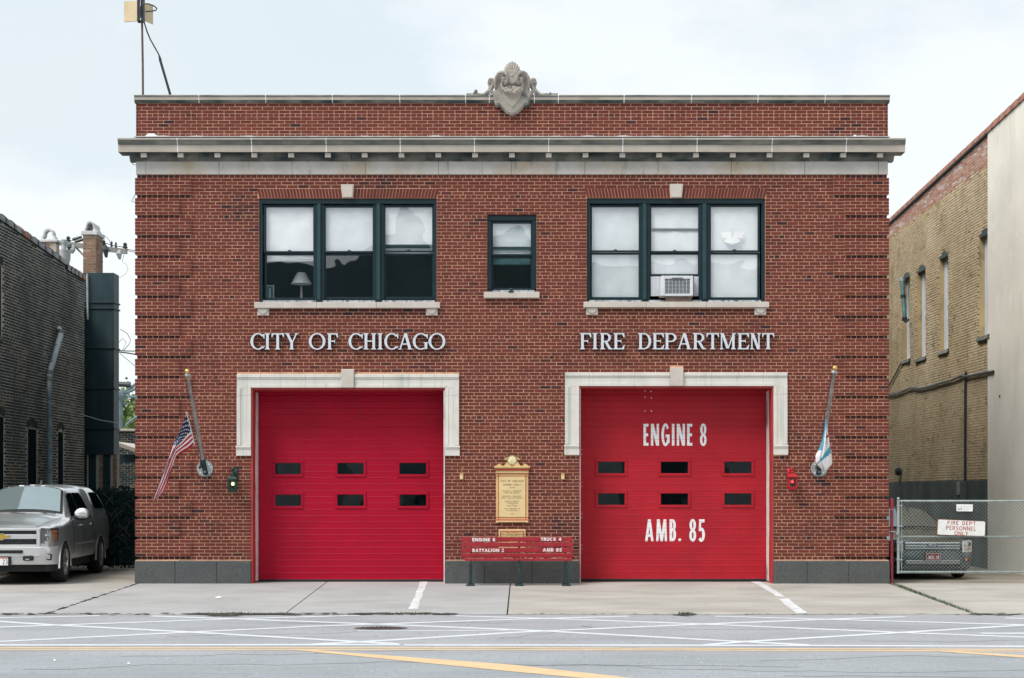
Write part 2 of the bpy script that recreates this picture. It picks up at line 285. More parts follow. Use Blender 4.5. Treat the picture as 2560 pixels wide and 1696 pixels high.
def glyph(mb, ch, x, z, w, h, t, fn, lift):
    """one character in a box w x h drawn with stroke t; fn(x, z, lift) gives the point"""
    for si, st in enumerate(ST.get(ch, [])):
        if ch == '.': pts = [(x+w/2, z), (x+w/2, z+t*1.25)]; tt = t*1.25
        elif ch == 'I': pts = [(x+w/2, z), (x+w/2, z+h)]; tt = t
        else:
            pts = [(x+t/2+p*(w-t), z+t/2+q*(h-t)) for p, q in st]; tt = t
            e = Vector((pts[0][0]-pts[1][0], pts[0][1]-pts[1][1])); f = Vector((pts[-1][0]-pts[-2][0], pts[-1][1]-pts[-2][1]))
            if math.dist(pts[0], pts[-1]) > 1e-4:      # run open ends out to the box
                if st[0][1] in (0, 1) or st[0][0] in (0, 1): e.normalize(); pts[0] = (pts[0][0]+e.x*t/2, pts[0][1]+e.y*t/2)
                if st[-1][1] in (0, 1) or st[-1][0] in (0, 1): f.normalize(); pts[-1] = (pts[-1][0]+f.x*t/2, pts[-1][1]+f.y*t/2)
        L, Rr = strip(pts, tt); lf = lift+si*.0003
        mb.grid([[fn(a[0], a[1], lf) for a in L], [fn(a[0], a[1], lf) for a in Rr]])
def textrow(mb, s, x0, x1, z0, h, t, fn, lift=0.0):
    """a row of characters spread over x0..x1"""
    ws = [WID.get(c, .85) for c in s]; gap = .28; tot = sum(ws)+gap*(len(s)-1); k = (x1-x0)/tot; x = x0
    for c, w in zip(s, ws):
        if c != ' ': glyph(mb, c, x, z0, w*k, h, t, fn, lift)
        x += (w+gap)*k
def sans(ch, W, s, t):
    """outlines that make one bold sans capital: height 1, width W, stems s, bars t"""
    P = []; rect = lambda x0, x1, z0, z1: P.append([(x0, z0), (x1, z0), (x1, z1), (x0, z1)])
    def diag(xa, za, xb, zb, w=s): P.append([(xa-w/2, za), (xa+w/2, za), (xb+w/2, zb), (xb-w/2, zb)])
    def ring(cx, cz, rx, rz, th, tv, a0, a1, n=20):
        o_ = ellarc(cx, cz, rx, rz, a0, a1, n); i_ = ellarc(cx, cz, max(.004, rx-th), max(.004, rz-tv), a0, a1, n)
        for k in range(n): P.append([o_[k], o_[k+1], i_[k+1], i_[k]])
    if ch == 'I': rect(W/2-s/2, W/2+s/2, 0, 1)
    elif ch in 'EFL':
        rect(0, s, 0, 1)
        if ch != 'L': rect(s, W, 1-t, 1); rect(s, W*.93, .5-t/2, .5+t/2)
        if ch != 'F': rect(s, W, 0, t)
    elif ch == 'H': rect(0, s, 0, 1); rect(W-s, W, 0, 1); rect(s, W-s, .5-t/2, .5+t/2)
    elif ch == 'N': rect(0, s*.92, 0, 1); rect(W-s*.92, W, 0, 1); diag(W-s*.55, 0, s*.55, 1, s*1.1)
    elif ch == 'M': diag(s*.45, 0, s*.75, 1, s*.85); diag(W-s*.45, 0, W-s*.75, 1, s*.85); diag(W/2, 0, s*.85, 1, s*.9); diag(W/2, 0, W-s*.85, 1, s*.9)
    elif ch == 'A': diag(s*.45, 0, W/2-s*.05, 1, s*.9); diag(W-s*.45, 0, W/2+s*.05, 1, s*.9); rect(W*.25, W*.75, .2, .2+t)
    elif ch == 'T': rect(0, W, 1-t, 1); rect(W/2-s/2, W/2+s/2, 0, 1-t)
    elif ch == 'U': rect(0, s, .3, 1); rect(W-s, W, .3, 1); ring(W/2, .3, W/2, .315, s, t, 180, 360)
    elif ch == 'K': rect(0, s, 0, 1); diag(s*1.0, .45, W-s*.55, 1, s*1.1); diag(W-s*.55, 0, s*1.25, .58, s*1.1)
    elif ch in 'CGO': 
        ring(W/2, .5, W/2, .52, s, t, {'C': 48, 'G': 38, 'O': 0}[ch], {'C': 312, 'G': 322, 'O': 360}[ch], 34)
        if ch == 'G': rect(W*.52, W, .38, .38+t); rect(W-s, W, .12, .38)
    elif ch in 'BRP':
        m_ = .46; rect(0, s, 0, 1); rx = W*.5; rect(s, W-rx, 1-t, 1); rect(s, W-rx, m_, m_+t); ring(W-rx-.03*W, (1+m_)/2, rx, (1-m_)/2, s*.95, t, -90, 90)
        if ch == 'B': rect(s, W-rx, 0, t); ring(W-rx, (m_+t)/2, rx, (m_+t)/2, s*.95, t, -90, 90)
        if ch == 'R': diag(W-s*.55, 0, W*.5, m_+t*.5, s*1.1)
    elif ch == '8': ring(W/2, .745, W*.47, .27, s*.92, t*.85, 0, 360, 28); ring(W/2, .27, W*.5, .285, s*.95, t*.9, 0, 360, 28)
    elif ch == '5': rect(W*.12, W*.95, 1-t, 1); P.append([(W*.06, .46), (W*.06+s*.8, .46), (W*.12+s*.75, 1-t), (W*.12, 1-t)]); ring(W*.45, .30, W*.55, .33, s, t, -140, 128, 26)
    elif ch == '2': ring(W/2, .70, W*.5, .32, s, t, -30, 170, 20); P.append([(0, 0), (s*.3, t), (W*.98, .56), (W*.62, .52)]); P.append([(0, 0), (W*.35, t*.9), (W*.98, .58), (W*.68, .50)]); rect(0, W, 0, t)
    elif ch == '4': rect(W*.55, W*.55+s, 0, 1); rect(0, W, .2, .2+t); P.append([(0, .2+t), (s*.9, .2+t), (W*.55+s*.4, 1), (W*.55-.02*W, 1)])
    elif ch == '.': P.append([(W/2+W/2*math.cos(a*.5236), s*.52+s*.52*math.sin(a*.5236)) for a in range(12)])
    return P
def bold(mb, ch, x0, x1, z0, z1, st, br, fn, lift=0.0):
    """one bold capital fitted to a box; st and br are stem and bar widths in metres"""
    h = z1-z0
    for i, pl in enumerate(sans(ch, (x1-x0)/h, st/h, br/h)): mb.add([fn(x0+p*h, z0+q*h, lift+(i % 9)*.00018) for p, q in pl], [tuple(range(len(pl)))])
BW = {'I': .42, '.': .3, ' ': .45, 'M': 1.15, 'O': 1.12, 'G': 1.1, 'C': 1.0, 'N': 1.0, 'A': 1.05, 'E': .72, 'L': .68, 'T': .78, '2': .8, '8': .85, '4': .85, '5': .8, 'B': .82, 'R': .85, 'K': .9, 'U': .9}
def boldrow(mb, s, x0, x1, z0, h, st, br, fn):
    ws = [BW.get(c, .85) for c in s]; gap = .17; k = (x1-x0)/(sum(ws)+gap*(len(s)-1)); x = x0
    for c, w in zip(s, ws):
        if c != ' ': bold(mb, c, x, x+w*k, z0, z0+h, st, br, fn)
        x += (w+gap)*k
def serif(ch, W):
    """outlines (lists of points, height 1, width W) that make one roman capital"""
    s, t, e, b = .165, .075, .075, .055; P = []
    rect = lambda x0, x1, z0, z1: P.append([(x0, z0), (x1, z0), (x1, z1), (x0, z1)])
    def stem(c, w=s, top=True, bot=True):
        rect(c-w/2, c+w/2, 0, 1)
        if bot: P.append([(c-w/2-e, 0), (c+w/2+e, 0), (c+w/2+e, b*.6), (c+w/2, b*1.7), (c-w/2, b*1.7), (c-w/2-e, b*.6)])
        if top: P.append([(c-w/2-e, 1), (c-w/2-e, 1-b*.6), (c-w/2, 1-b*1.7), (c+w/2, 1-b*1.7), (c+w/2+e, 1-b*.6), (c+w/2+e, 1)])
    def ring(cx, cz, rx, rz, th, tv, a0, a1, n=26):
        o_ = ellarc(cx, cz, rx, rz, a0, a1, n); i_ = ellarc(cx, cz, rx-th, rz-tv, a0, a1, n)
        for k in range(n): P.append([o_[k], o_[k+1], i_[k+1], i_[k]])
    def diag(xa, za, xb, zb, w): P.append([(xa-w/2, za), (xa+w/2, za), (xb+w/2, zb), (xb-w/2, zb)])
    def foot(c, w, z, up): P.append([(c-w/2-e*.9, z), (c+w/2+e*.9, z), (c+w/2+e*.9, z+up*b), (c-w/2-e*.9, z+up*b)])
    L = s/2+e
    if ch == 'I': stem(W/2)
    elif ch == 'T':
        stem(W/2, top=False); rect(0, W, 1-t, 1)
        P.append([(0, 1-t), (0, .74), (.045, .76), (.11, 1-t)]); P.append([(W, 1-t), (W-.11, 1-t), (W-.045, .76), (W, .74)])
    elif ch in 'FE':
        stem(L); rect(L, W*.97, 1-t, 1); P.append([(W*.97, 1), (W*.97-.13, 1-t), (W*.97-.03, .73), (W+.005, .73)]); rect(L, W*.72, .48, .48+t); P.append([(W*.72, .62), (W*.72-.07, .53), (W*.72-.07, .49), (W*.72, .36)])
        if ch == 'E': rect(L, W*.97, 0, t); P.append([(W*.95, 0), (W+.01, .28), (W-.03, .28), (W*.95-.14, t)])
    elif ch == 'H': stem(L); stem(W-L); rect(L, W-L, .48, .48+t)
    elif ch == 'Y':
        rect(W/2-s/2, W/2+s/2, 0, .47); foot(W/2, s, 0, 1); diag(W/2, .42, .17, 1, s*1.05); diag(W/2+.03, .42, W-.15, 1, t*1.15); foot(.17, s, 1, -1); foot(W-.15, t, 1, -1)
    elif ch == 'A':
        diag(.12, 0, W/2-.02, 1, t*1.2); diag(W-.17, 0, W/2, 1, s*1.1); rect(W*.27, W*.66, .30, .30+t); foot(.12, t, 0, 1); foot(W-.17, s, 0, 1)
    elif ch == 'M':
        stem(.12, t*1.1, top=False); stem(W-L, s*.95, top=False); diag(W/2, .05, .17, 1, s*1.05); diag(W/2+.02, .05, W-L+.02, 1, t*1.1); rect(.02, .22, 1-b, 1); rect(W-L, W, 1-b, 1)
    elif ch == 'N':
        stem(.12, t*1.1, top=False); stem(W-.12, t*1.1, bot=False); diag(W-.15, 0, .15, 1, s*1.05); rect(.0, .2, 1-b, 1)
    elif ch == 'O': ring(W/2, .5, W/2, .515, s, t, 0, 360, 40)
    elif ch == 'D': stem(L); rect(L, W*.45, 1-t, 1); rect(L, W*.45, 0, t); ring(W*.45, .5, W*.55, .5, s, t, -90, 90)
    elif ch in 'PR':
        stem(L); rect(L, W*.5, 1-t, 1); rect(L, W*.5, .45, .45+t); ring(W*.5, .725, W*.46 if ch == 'P' else W*.40, .275, s*.95, t, -90, 90)
        if ch == 'R': diag(W-.13, 0, W*.48, .48, s*1.05); P.append([(W-.2, 0), (W+.02, 0), (W+.02, .05), (W-.06, .10)])
    elif ch in 'CG':
        ring(W*.56, .5, W*.56, .515, s, t, 42, 318 if ch == 'C' else 300, 34)
        x1 = W*.56+W*.56*math.cos(R(42)); P.append([(x1-.1, .86), (x1+.03, .98), (x1+.05, .98), (x1+.05, .68), (x1, .68), (x1-.04, .8)])
        if ch == 'C': P.append([(x1-.09, .16), (x1+.0, .07), (x1+.06, .2), (x1+.02, .2)])
        else: rect(W-s, W, .03, .42); foot(W-s/2, s, .45, -1)
    return P
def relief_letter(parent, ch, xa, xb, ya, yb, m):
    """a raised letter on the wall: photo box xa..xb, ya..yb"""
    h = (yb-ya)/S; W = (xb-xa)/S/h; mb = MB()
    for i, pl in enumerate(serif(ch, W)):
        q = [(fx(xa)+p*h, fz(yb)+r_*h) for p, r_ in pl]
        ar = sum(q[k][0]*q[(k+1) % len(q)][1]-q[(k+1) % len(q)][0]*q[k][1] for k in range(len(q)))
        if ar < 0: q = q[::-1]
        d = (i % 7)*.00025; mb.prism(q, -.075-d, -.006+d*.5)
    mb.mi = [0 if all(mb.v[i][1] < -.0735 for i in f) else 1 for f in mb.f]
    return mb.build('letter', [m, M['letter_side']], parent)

# ------------------------------------------------------------------ ground, road, markings
def sheet(name, pts, z, m, **kw):
    mb = MB(); mb.add([(x, y, z) for x, y in pts], [tuple(range(len(pts)))]); o = mb.build(name, m, None, **kw); o['kind'] = 'structure'; return o
sheet('ground', [(-400, -400), (400, -400), (400, 600), (-400, 600)], -.06, M['ground'])
KERB = -7.55
EDGE = -13.05   # where the nearer lane's surface begins
road = sheet('road', [(-150, EDGE), (150, EDGE), (150, KERB), (-150, KERB)], -.008, M['asphalt'])
sheet('road_lane', [(-150, -60), (150, -60), (150, EDGE), (-150, EDGE)], -.008, M['asphalt_near'])
def ribbon(name, pts, wid, m, z=-.004, label=None):
    """painted line through ground points"""
    g = [Vector((*gr(*p), 0)) if len(p) == 2 else Vector(p) for p in pts]; dense = []
    for a, b in zip(g, g[1:]):
        n = max(1, int((b-a).length/1.2)); dense += [a.lerp(b, i/n) for i in range(n)]
    dense.append(g[-1]); L, Rr = strip([(p.x, p.y) for p in dense], wid)
    rr = random.Random(len(pts)+int(pts[0][0])); J = lambda: rr.uniform(-.006, .006)
    mb = MB(); mb.grid([[(a[0]+J(), a[1]+J(), z) for a in L], [(a[0]+J(), a[1]+J(), z) for a in Rr]])
    o = mb.build(name, m); o['kind'] = 'structure'
    return o
ZZ = .004
wl_lines = [[(-60,1611.6),(500,1611),(998,1610.4)], [(1010,1611.5),(1280,1611.5),(2026,1612.8),(2640,1615.3)], [(-60,1549),(135,1561.7),(476,1579.5),(811,1598.5),(992,1609)], [(-60,1606),(476,1579.5),(784,1565),(946,1559.5),(1280,1548),(1572,1540)],
 [(-60,1569.5),(573,1547),(898,1538)], [(378,1539.2),(606,1547),(946,1559.5),(1280,1573),(1372,1577),(1853,1602.8),(2022,1611.5)], [(784,1610.0),(914,1602.8),(1280,1580.6),(1372,1576),(1756,1559.5),(2080,1547),(2264,1541)], [(1136,1539),(1383,1546),(1756,1559.5),(2253,1580.6),(2640,1595)],
 [(1767,1611.3),(1853,1604),(2253,1580.6),(2640,1557.5)], [(1788,1540.3),(2080,1548),(2640,1564)], [(895,1576.6),(1280,1574.4)], [(2451,1582.2),(2640,1582.2)], [(2513,1544.4),(2640,1547)], [(-60,1545),(249,1539)]]
for i, pl in enumerate(wl_lines): ribbon('road_marking', pl, .15 if i not in (10,) else .09, M['paint_white'], -.0062+(i % 5)*.0004)
ribbon('road_marking', [(-60,1618.6),(1280,1618.7),(2640,1623.2)], .11, M['paint_yellow'], -.0056)
ribbon('road_marking', [(-60,1622.8),(1280,1623.0),(2640,1627.4)], .11, M['paint_yellow'], -.0056)
def wedge(pts, m, z):
    mb = MB(); q = [(*gr(*p), z) for p in pts]; mb.add(q, [tuple(range(len(q)))]); o = mb.build('road_marking', m); o['kind'] = 'structure'
wedge([(735,1624.0),(760,1622.6),(1280,1660.8),(1620,1698.5),(1720,1712),(1600,1712),(1500,1698.5),(1280,1678)], M['paint_yellow'], -.0044)
wedge([(2340,1627.5),(2372,1626.6),(2660,1643),(2660,1651)], M['paint_yellow'], -.0044)

# pavement: concrete slabs with open joints, built one by one
pave = put('pavement', None, (0, 0, 0), kind='structure')
def slab(x0f, x0b, x1f, x1b, yf, yb, m, z=0.0):
    g = .011; nx = max(2, int(abs(x1f-x0f)/.5)); mb = MB()
    top = [[(lerp(lerp(x0f+g, x1f-g, i/nx), lerp(x0b+g, x1b-g, i/nx), j/6), lerp(yf+g, yb-g, j/6)+(rnd.uniform(-.035, .03) if j == 0 and yf < -7 else 0), z) for i in range(nx+1)] for j in range(7)]
    mb.grid(top); a = [top[0], [(p[0], p[1], z-.1) for p in top[0]]]; mb.grid(a)
    for ring_ in ([r_[0] for r_ in top], [r_[-1] for r_ in top], top[-1]): mb.grid([ring_, [(p[0], p[1], z-.1) for p in ring_]])
    return mb.build('slab', m, pave)
JX = [(-14.5, -15.0), (-10.9, -11.2), (-6.83, -7.33), (-3.33, -3.68), (-.07, -.03), (6.76, 7.40), (10.6, 11.0), (14.3, 14.8)]   # joints: x at the kerb, x at the building
mids = [(-.3, M['concrete'])]
for i in range(len(JX)-1):
    (af, ab), (bf, bb) = JX[i], JX[i+1]; m = M['concrete'] if i < 4 else M['concrete_tan']
    if i in (0, 1):
        t = (-2.74-KERB)/(.35-KERB); slab(af, lerp(af, ab, t), bf, lerp(bf, bb, t), KERB, -2.74, M['concrete']); slab(lerp(af, ab, t), ab, lerp(bf, bb, t), bb, -2.74, .35, M['concrete_tan'])
    else: slab(af, ab, bf, bb, KERB, .62 if i in (2, 3, 4) else .35, m)
bed = MB(); bed.box(-15, 15, KERB-.02, .7, -.058, -.035); bed.build('joint_bed', M['crack'], pave)
# broken edge, weeds and dirt along the kerb joint and in the joints
mb = MB(); rr = random.Random(3)
def dirt(px0, px1, py, n, sz, spread=1.0):
    for _ in range(n):
        px = rr.uniform(px0, px1); x, y = gr(px, py+rr.gauss(0, spread)); r_ = sz*rr.uniform(.4, 1.3); k = rr.randint(4, 6)
        mb.add([(x+r_*rr.uniform(.7, 1.8)*math.cos(2*math.pi*j/k), y+.55*r_*math.sin(2*math.pi*j/k), .0015+rr.random()*.0025) for j in range(k)], [tuple(range(k))])
dirt(60, 520, 1535, 70, .05); dirt(480, 720, 1535, 220, .10, 1.0); dirt(520, 600, 1537, 40, .10, 1.4); dirt(720, 900, 1535, 50, .05); dirt(880, 1140, 1534.5, 120, .07); dirt(1690, 1735, 1537, 30, .07, 1.0); dirt(1280, 2440, 1535.5, 60, .03, .6); dirt(2430, 2560, 1536, 50, .05); dirt(0, 60, 1535, 30, .05)
for t in range(60):
    u = rr.random(); x, y = lerp(-6.83, -7.33, u), lerp(KERB, .2, u); r_ = .05*rr.uniform(.4, 1.5); mb.add([(x+r_*math.cos(a)*.8, y+r_*math.sin(a)*1.6, .002) for a in (0, 1.3, 2.6, 3.9, 5.2)], [(0, 1, 2, 3, 4)])
o = mb.build('pavement_dirt', M['crack']); o['kind'] = 'stuff'
mb = MB()
for _ in range(900):
    u = rr.random()**.8; x, y = lerp(6.76, 7.40, u)+rr.gauss(0, .022), lerp(KERB, -.15, u); h = rr.uniform(.02, .05); a = rr.uniform(0, 6.28); l_ = rr.uniform(.015, .04)
    mb.add([(x, y, -.01), (x+l_*math.cos(a), y+l_*math.sin(a), h), (x+.012*math.cos(a+1.2), y+.012*math.sin(a+1.2), -.005)], [(0, 1, 2)])
for _ in range(160):
    px = rr.choice([rr.uniform(480, 720), rr.uniform(960, 1080), rr.uniform(1695, 1730)]); x, y = gr(px, 1535.5+rr.gauss(0, .5)); h = rr.uniform(.02, .05); a = rr.uniform(0, 6.28)
    mb.add([(x, y, 0), (x+.03*math.cos(a), y+.03*math.sin(a), h), (x+.015*math.cos(a+1.2), y+.015*math.sin(a+1.2), 0)], [(0, 1, 2)])
o = mb.build('weeds', M['green_plant']); o['kind'] = 'stuff'
# painted stripes on the apron
def stripe(pts, z):
    mb = MB(); L = [(*gr(*a), z) for a, b in pts]; Rr = [(*gr(*b), z) for a, b in pts]
    def den(P): return [tuple(Vector(P[i]).lerp(Vector(P[i+1]), j/6)+Vector((rr.uniform(-.012, .012), rr.uniform(-.03, .03), 0))) for i in range(len(P)-1) for j in range(6)]+[P[-1]]
    mb.grid([den(L), den(Rr)]); o = mb.build('pavement_marking', M['paint_worn']); o['kind'] = 'structure'
stripe([((1051,1452),(1071,1452)), ((1039,1485),(1058,1485)), ((1026,1513),(1047,1516)), ((1021,1524),(1045,1524))], .004)
stripe([((1864,1449),(1891,1449)), ((1895,1463),(1922,1467)), ((1936,1488),(1961,1492)), ((1938,1492),(1966,1494))], .004)
stripe([((1948,1499),(1968,1496)), ((1963,1514),(1989,1512)), ((1982,1527),(2008,1526)), ((1992,1534),(2019,1534))], .004)
# manhole, litter
x, y = gr(952, 1570); mh = thing('manhole_cover', (x, y, -.008), 'dark oval iron manhole cover in the hatched lane', 'manhole cover'); y0_ = y; OV = lambda m_: setattr(m_, 'v', [(a, y0_+(b-y0_)*.55, c) for a, b, c in m_.v])
mb = MB(); mb.lathe([(0, .012), (.27, .012), (.285, .009), (.285, 0)], (x, y, -.008), 'Z', 32)
for i in range(-4, 5):
    for j in range(-4, 5):
        if i*i+j*j < 18: mb.box(x+i*.058-.017, x+i*.058+.017, y+j*.058-.017, y+j*.058+.017, .003, .009)
rust = mat('rusty_iron', (.065, .045, .042), .8, .3, 9, bump=.2, bs=60)
OV(mb); mb.build('lid', rust, mh); mb = MB(); mb.lathe([(.30, .005), (.35, .006), (.355, 0)], (x, y, -.008), 'Z', 32); OV(mb); mb.build('rim', rust, mh)
lm = mat('litter_paper', (.75, .76, .78), .8, .1, 20)
for i, (px, py, lb) in enumerate([(548,1495.5,'flattened white paper scrap lying on the apron before the left door'), (137,1652.5,'small white paper scrap on the near lane, leftmost'), (322,1660,'small white paper scrap on the near lane, right of another'), (1840,1468.5,'tiny white paper scrap on the apron before the right door')]):
    x, y = gr(px, py); s_ = .014 if i else .055; mb = MB(); z = .003 if i in (0, 3) else -.004
    P = [(x+s_*math.cos(a)*1.3, y+s_*1.5*math.sin(a), z+.012*rr.random()) for a in (0, .9, 2.1, 3.1, 4.2, 5.3)]; mb.add(P+[(x, y, z+.025)], [(k, (k+1) % 6, 6) for k in range(6)])
    tag(mb.build('paper_scrap', lm), lb, 'litter', 'paper scraps')

# cracks and sealed seams in the road
mb = MB(); rk = random.Random(12)
def crack(px, py, dx, dy, n_, w):
    x, y = gr(px, py); pts = [(x, y)]
    for _ in range(n_): x += dx+rk.gauss(0, .10); y += dy+rk.gauss(0, .09); pts.append((x, y))
    L, Rr = strip(pts, w); mb.grid([[(a[0], a[1], -.0066) for a in L], [(a[0], a[1], -.0066) for a in Rr]])
for q in ((300, 1640, .32, .03, 16, .016), (1100, 1660, .3, -.04, 22, .018), (1900, 1650, .35, .02, 18, .016), (60, 1672, .4, .02, 20, .02), (420, 1590, .28, .05, 12, .016), (1500, 1570, .3, -.03, 16, .016), (2150, 1600, .25, .02, 14, .016), (700, 1556, .3, .0, 10, .02), (1250, 1596, .06, .12, 14, .014), (1960, 1688, .4, .01, 20, .02)): crack(*q)
o = mb.build('road_cracks', mat('tar_crack', (.10, .105, .115), .9, .3, 9)); o['kind'] = 'stuff'
# ------------------------------------------------------------------ the fire station
st = thing('fire_station', (0, 0, 0), 'two storey red brick fire station with stone cornice and two red garage doors', 'building')
XL, XR = fx(340), fx(2220)
C = .0654; Z0 = fz(1395.4)                      # course height, centre of the lowest course
OPEN = {  # openings in the front: x0, x1, z0, z1
 'win_l': (fx(647.3), fx(1092), fz(756.5), fz(496)), 'win_r': (fx(1466.8), fx(1913.2), fz(756), fz(495.5)), 'win_c': (fx(1217.9), fx(1341.6), fz(731), fz(537)),
 'door_l': (fx(628), fx(1113.2), -.2, fz(970.5)), 'door_r': (fx(1448), fx(1933.5), -.2, fz(966.5))}
# wall core: mortar face just behind the brick faces, with the openings cut through
xs = sorted({XL+.03, XR-.03}|{v for o_ in OPEN.values() for v in o_[:2]}); zs = sorted({-.2, 9.40}|{v for o_ in OPEN.values() for v in o_[2:]})
mb = MB(); WT = .36
for i in range(len(xs)-1):
    for j in range(len(zs)-1):
        cx, cz = (xs[i]+xs[i+1])/2, (zs[j]+zs[j+1])/2
        if any(a < cx < b and c < cz < d for a, b, c, d in OPEN.values()): continue
        mb.quad((xs[i], .007, zs[j]), (xs[i+1], .007, zs[j]), (xs[i+1], .007, zs[j+1]), (xs[i], .007, zs[j+1]))
        mb.quad((xs[i+1], WT, zs[j]), (xs[i], WT, zs[j]), (xs[i], WT, zs[j+1]), (xs[i+1], WT, zs[j+1]))
for a, b, c, d in OPEN.values():
    mb.quad((a, .007, c), (a, WT, c), (a, WT, d), (a, .007, d)); mb.quad((b, WT, c), (b, .007, c), (b, .007, d), (b, WT, d)); mb.quad((a, .007, d), (a, WT, d), (b, WT, d), (b, .007, d)); mb.quad((a, WT, c), (a, .007, c), (b, .007, c), (b, WT, c))
mb.build('wall', M['mortar'], st)
M['side_brick'] = mat('dark_side_brick', (.030, .034, .036), .9, .3, 2, bump=.3, bs=30)  # colour kept dark so the pickup's side reflects a shaded-looking wall
# side and rear walls, roof, floors, rooms
mb = MB(); mb.box(XL+.03, XL+.33, WT+.002, 20, -.2, 9.40); mb.box(XR-.33, XR-.03, WT+.002, 20, -.2, 9.40); mb.box(XL+.33, XR-.33, 19.7, 20, -.2, 9.4); mb.build('side_walls', M['side_brick'], st)
mb = MB(); mb.box(XL+.34, XR-.34, WT+.01, 19.69, 8.3, 8.5); mb.build('roof', M['dark_metal'], st)
mb = MB(); mb.box(XL+.34, XR-.34, WT+.01, 19.69, 4.45, 4.75); mb.box(XL+.34, XR-.34, 4.0, 4.1, 4.751, 8.29)
for x in (fx(1165), fx(1400)): mb.box(x-.06, x+.06, WT+.01, 3.99, 4.751, 8.29)
mb.build('upper_floor', M['room'], st)
mb = MB(); mb.box(XL+.34, XR-.34, WT+.3, 19.69, .0, .02); mb.box(-.2, .2, WT+.3, 19.68, .021, 4.44); mb.build('garage_floor', M['room_grey'], st)
# --- bricks
bricks = []           # x0, x1, z centre, front y, depth, tint, height
rb = random.Random(21)
def tintv(x, z):
    t = min(1, max(.2, rb.gauss(.60, .13)))
    if rb.random() < .025: t = rb.uniform(.0, .25)
    d = noise.noise(Vector((x*.55, z*.9, 3.7)))
    if d > .22: t -= (d-.22)*.8
    for px in (513, 2048):
        if abs(x+.1-fx(px)) < .16 and fz(1275) < z < fz(1185): t -= .38*(1-(fz(1185)-z)/(fz(1185)-fz(1275)))+.1
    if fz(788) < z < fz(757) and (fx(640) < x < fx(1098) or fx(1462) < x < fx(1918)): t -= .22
    return min(1, max(0, t))
def course(segs, z, L, phase, y, hgt=.0535, quoin=False, joint=.0125):
    """lay one course of bricks of length L into the free stretches segs"""
    for a, b, yy in segs:
        k = math.floor((a-phase)/L); x = phase+k*L; cells = []
        while x < b-1e-6:
            x0, x1 = max(a, x), min(b, x+L)
            if x1-x0 > 1e-6: cells.append([x0, x1])
            x += L
        if len(cells) > 1 and cells[0][1]-cells[0][0] < .05: cells[1][0] = cells[0][0]; cells.pop(0)
        if len(cells) > 1 and cells[-1][1]-cells[-1][0] < .05: cells[-2][1] = cells[-1][1]; cells.pop()
        for i, (x0, x1) in enumerate(cells):
            ja = 0 if i == 0 else joint/2; jb = 0 if i == len(cells)-1 else joint/2
            j = lambda: rb.uniform(-.0012, .0012)
            bricks.append((x0+ja+j(), x1-jb+j(), z+j(), yy+rb.uniform(-.002, .002), .13 if i in (0, len(cells)-1) else .028, tintv(x0, z), hgt))
# keep-out rectangles for stone trim, in metres
KO = [v for v in OPEN.values()]
def ko(x0, x1, y0, y1): KO.append((fx(x0), fx(x1), fz(y1), fz(y0)))
ko(852.5, 885, 462.3, 497); ko(1673.5, 1707.5, 461.3, 497); ko(636.8, 1100.5, 756.8, 771.6); ko(643.6, 672.7, 771, 789.5); ko(1064.9, 1093.9, 771, 789.5); ko(1458.8, 1921.7, 755.8, 770); ko(1465.3, 1494.6, 769, 788); ko(1885.8, 1914.9, 769, 788); ko(1209.5, 1348.8, 730.4, 746.4)
ko(592.7, 1147.8, 936.4, 1139.7); ko(853.8, 886, 924.2, 945); ko(1412.5, 1968, 932, 1137.5); ko(1675, 1708, 920.5, 940)
ko(644.5, 1093.5, 471, 497); ko(1465, 1915.5, 470, 496)      # flat arches
QL1, QL2, QR1, QR2 = fx(450), fx(478.4), fx(2110.5), fx(2083.4)
def free(x0, x1, z):
    segs = [(x0, x1)]
    for a, b, c, d in KO:
        if c < z+.02 and d > z-.02:
            ns = []
            for p, q in segs:
                if b <= p or a >= q: ns.append((p, q)); continue
                if a > p+.02: ns.append((p, a-.004))
                if b < q-.02: ns.append((b+.004, q))
            segs = ns
    return segs
SL = .2148
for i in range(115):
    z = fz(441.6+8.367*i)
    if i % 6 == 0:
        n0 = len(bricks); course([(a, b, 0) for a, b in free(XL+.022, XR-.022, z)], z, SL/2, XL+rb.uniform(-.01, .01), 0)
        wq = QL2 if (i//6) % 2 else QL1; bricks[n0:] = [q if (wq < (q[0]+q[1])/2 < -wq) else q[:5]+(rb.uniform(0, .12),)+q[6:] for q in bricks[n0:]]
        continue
    blk = i//6; ql, qr = (QL2, QR2) if blk % 2 == 0 else (QL1, QR1); ph = (i % 6) % 2
    course([(XL-.012, ql-.004, -.038)], z, SL, XL-.004+(SL/2 if ph == 0 else 0), 0)
    course([(qr+.004, XR+.012, -.038)], z, SL, XR+.004-(SL/2 if ph == 0 else 0), 0)
    course([(a, b, 0) for a, b in free(ql+.004, qr-.004, z)], z, SL, XL+.05+(SL/2 if ph else 0), 0)
for i in range(10):
    z = fz(263.1+8.44*i)
    course([(XL, XR, 0)], z, SL/2 if i in (3, 9) else SL, XL+(SL/2 if i % 2 else 0), 0)
n_sold = len(bricks)
# mortar backing of the corner blocks
mb = MB()
for blk in range(20):
    ql, qr = (QL2, QR2) if blk % 2 == 0 else (QL1, QR1); zt_, zb_0 = fz(441.6+8.367*(6*blk+.55)), max(fz(1402.6), fz(441.6+8.367*(6*blk+5.5)))
    if zt_ <= zb_0: continue
    for a, b in ((XL-.004, ql-.006), (qr+.006, XR+.004)): mb = MB(); mb.box(a, b, -.031, .012, zb_0, zt_); mb.build('corner_mortar', M['mortar'], st)
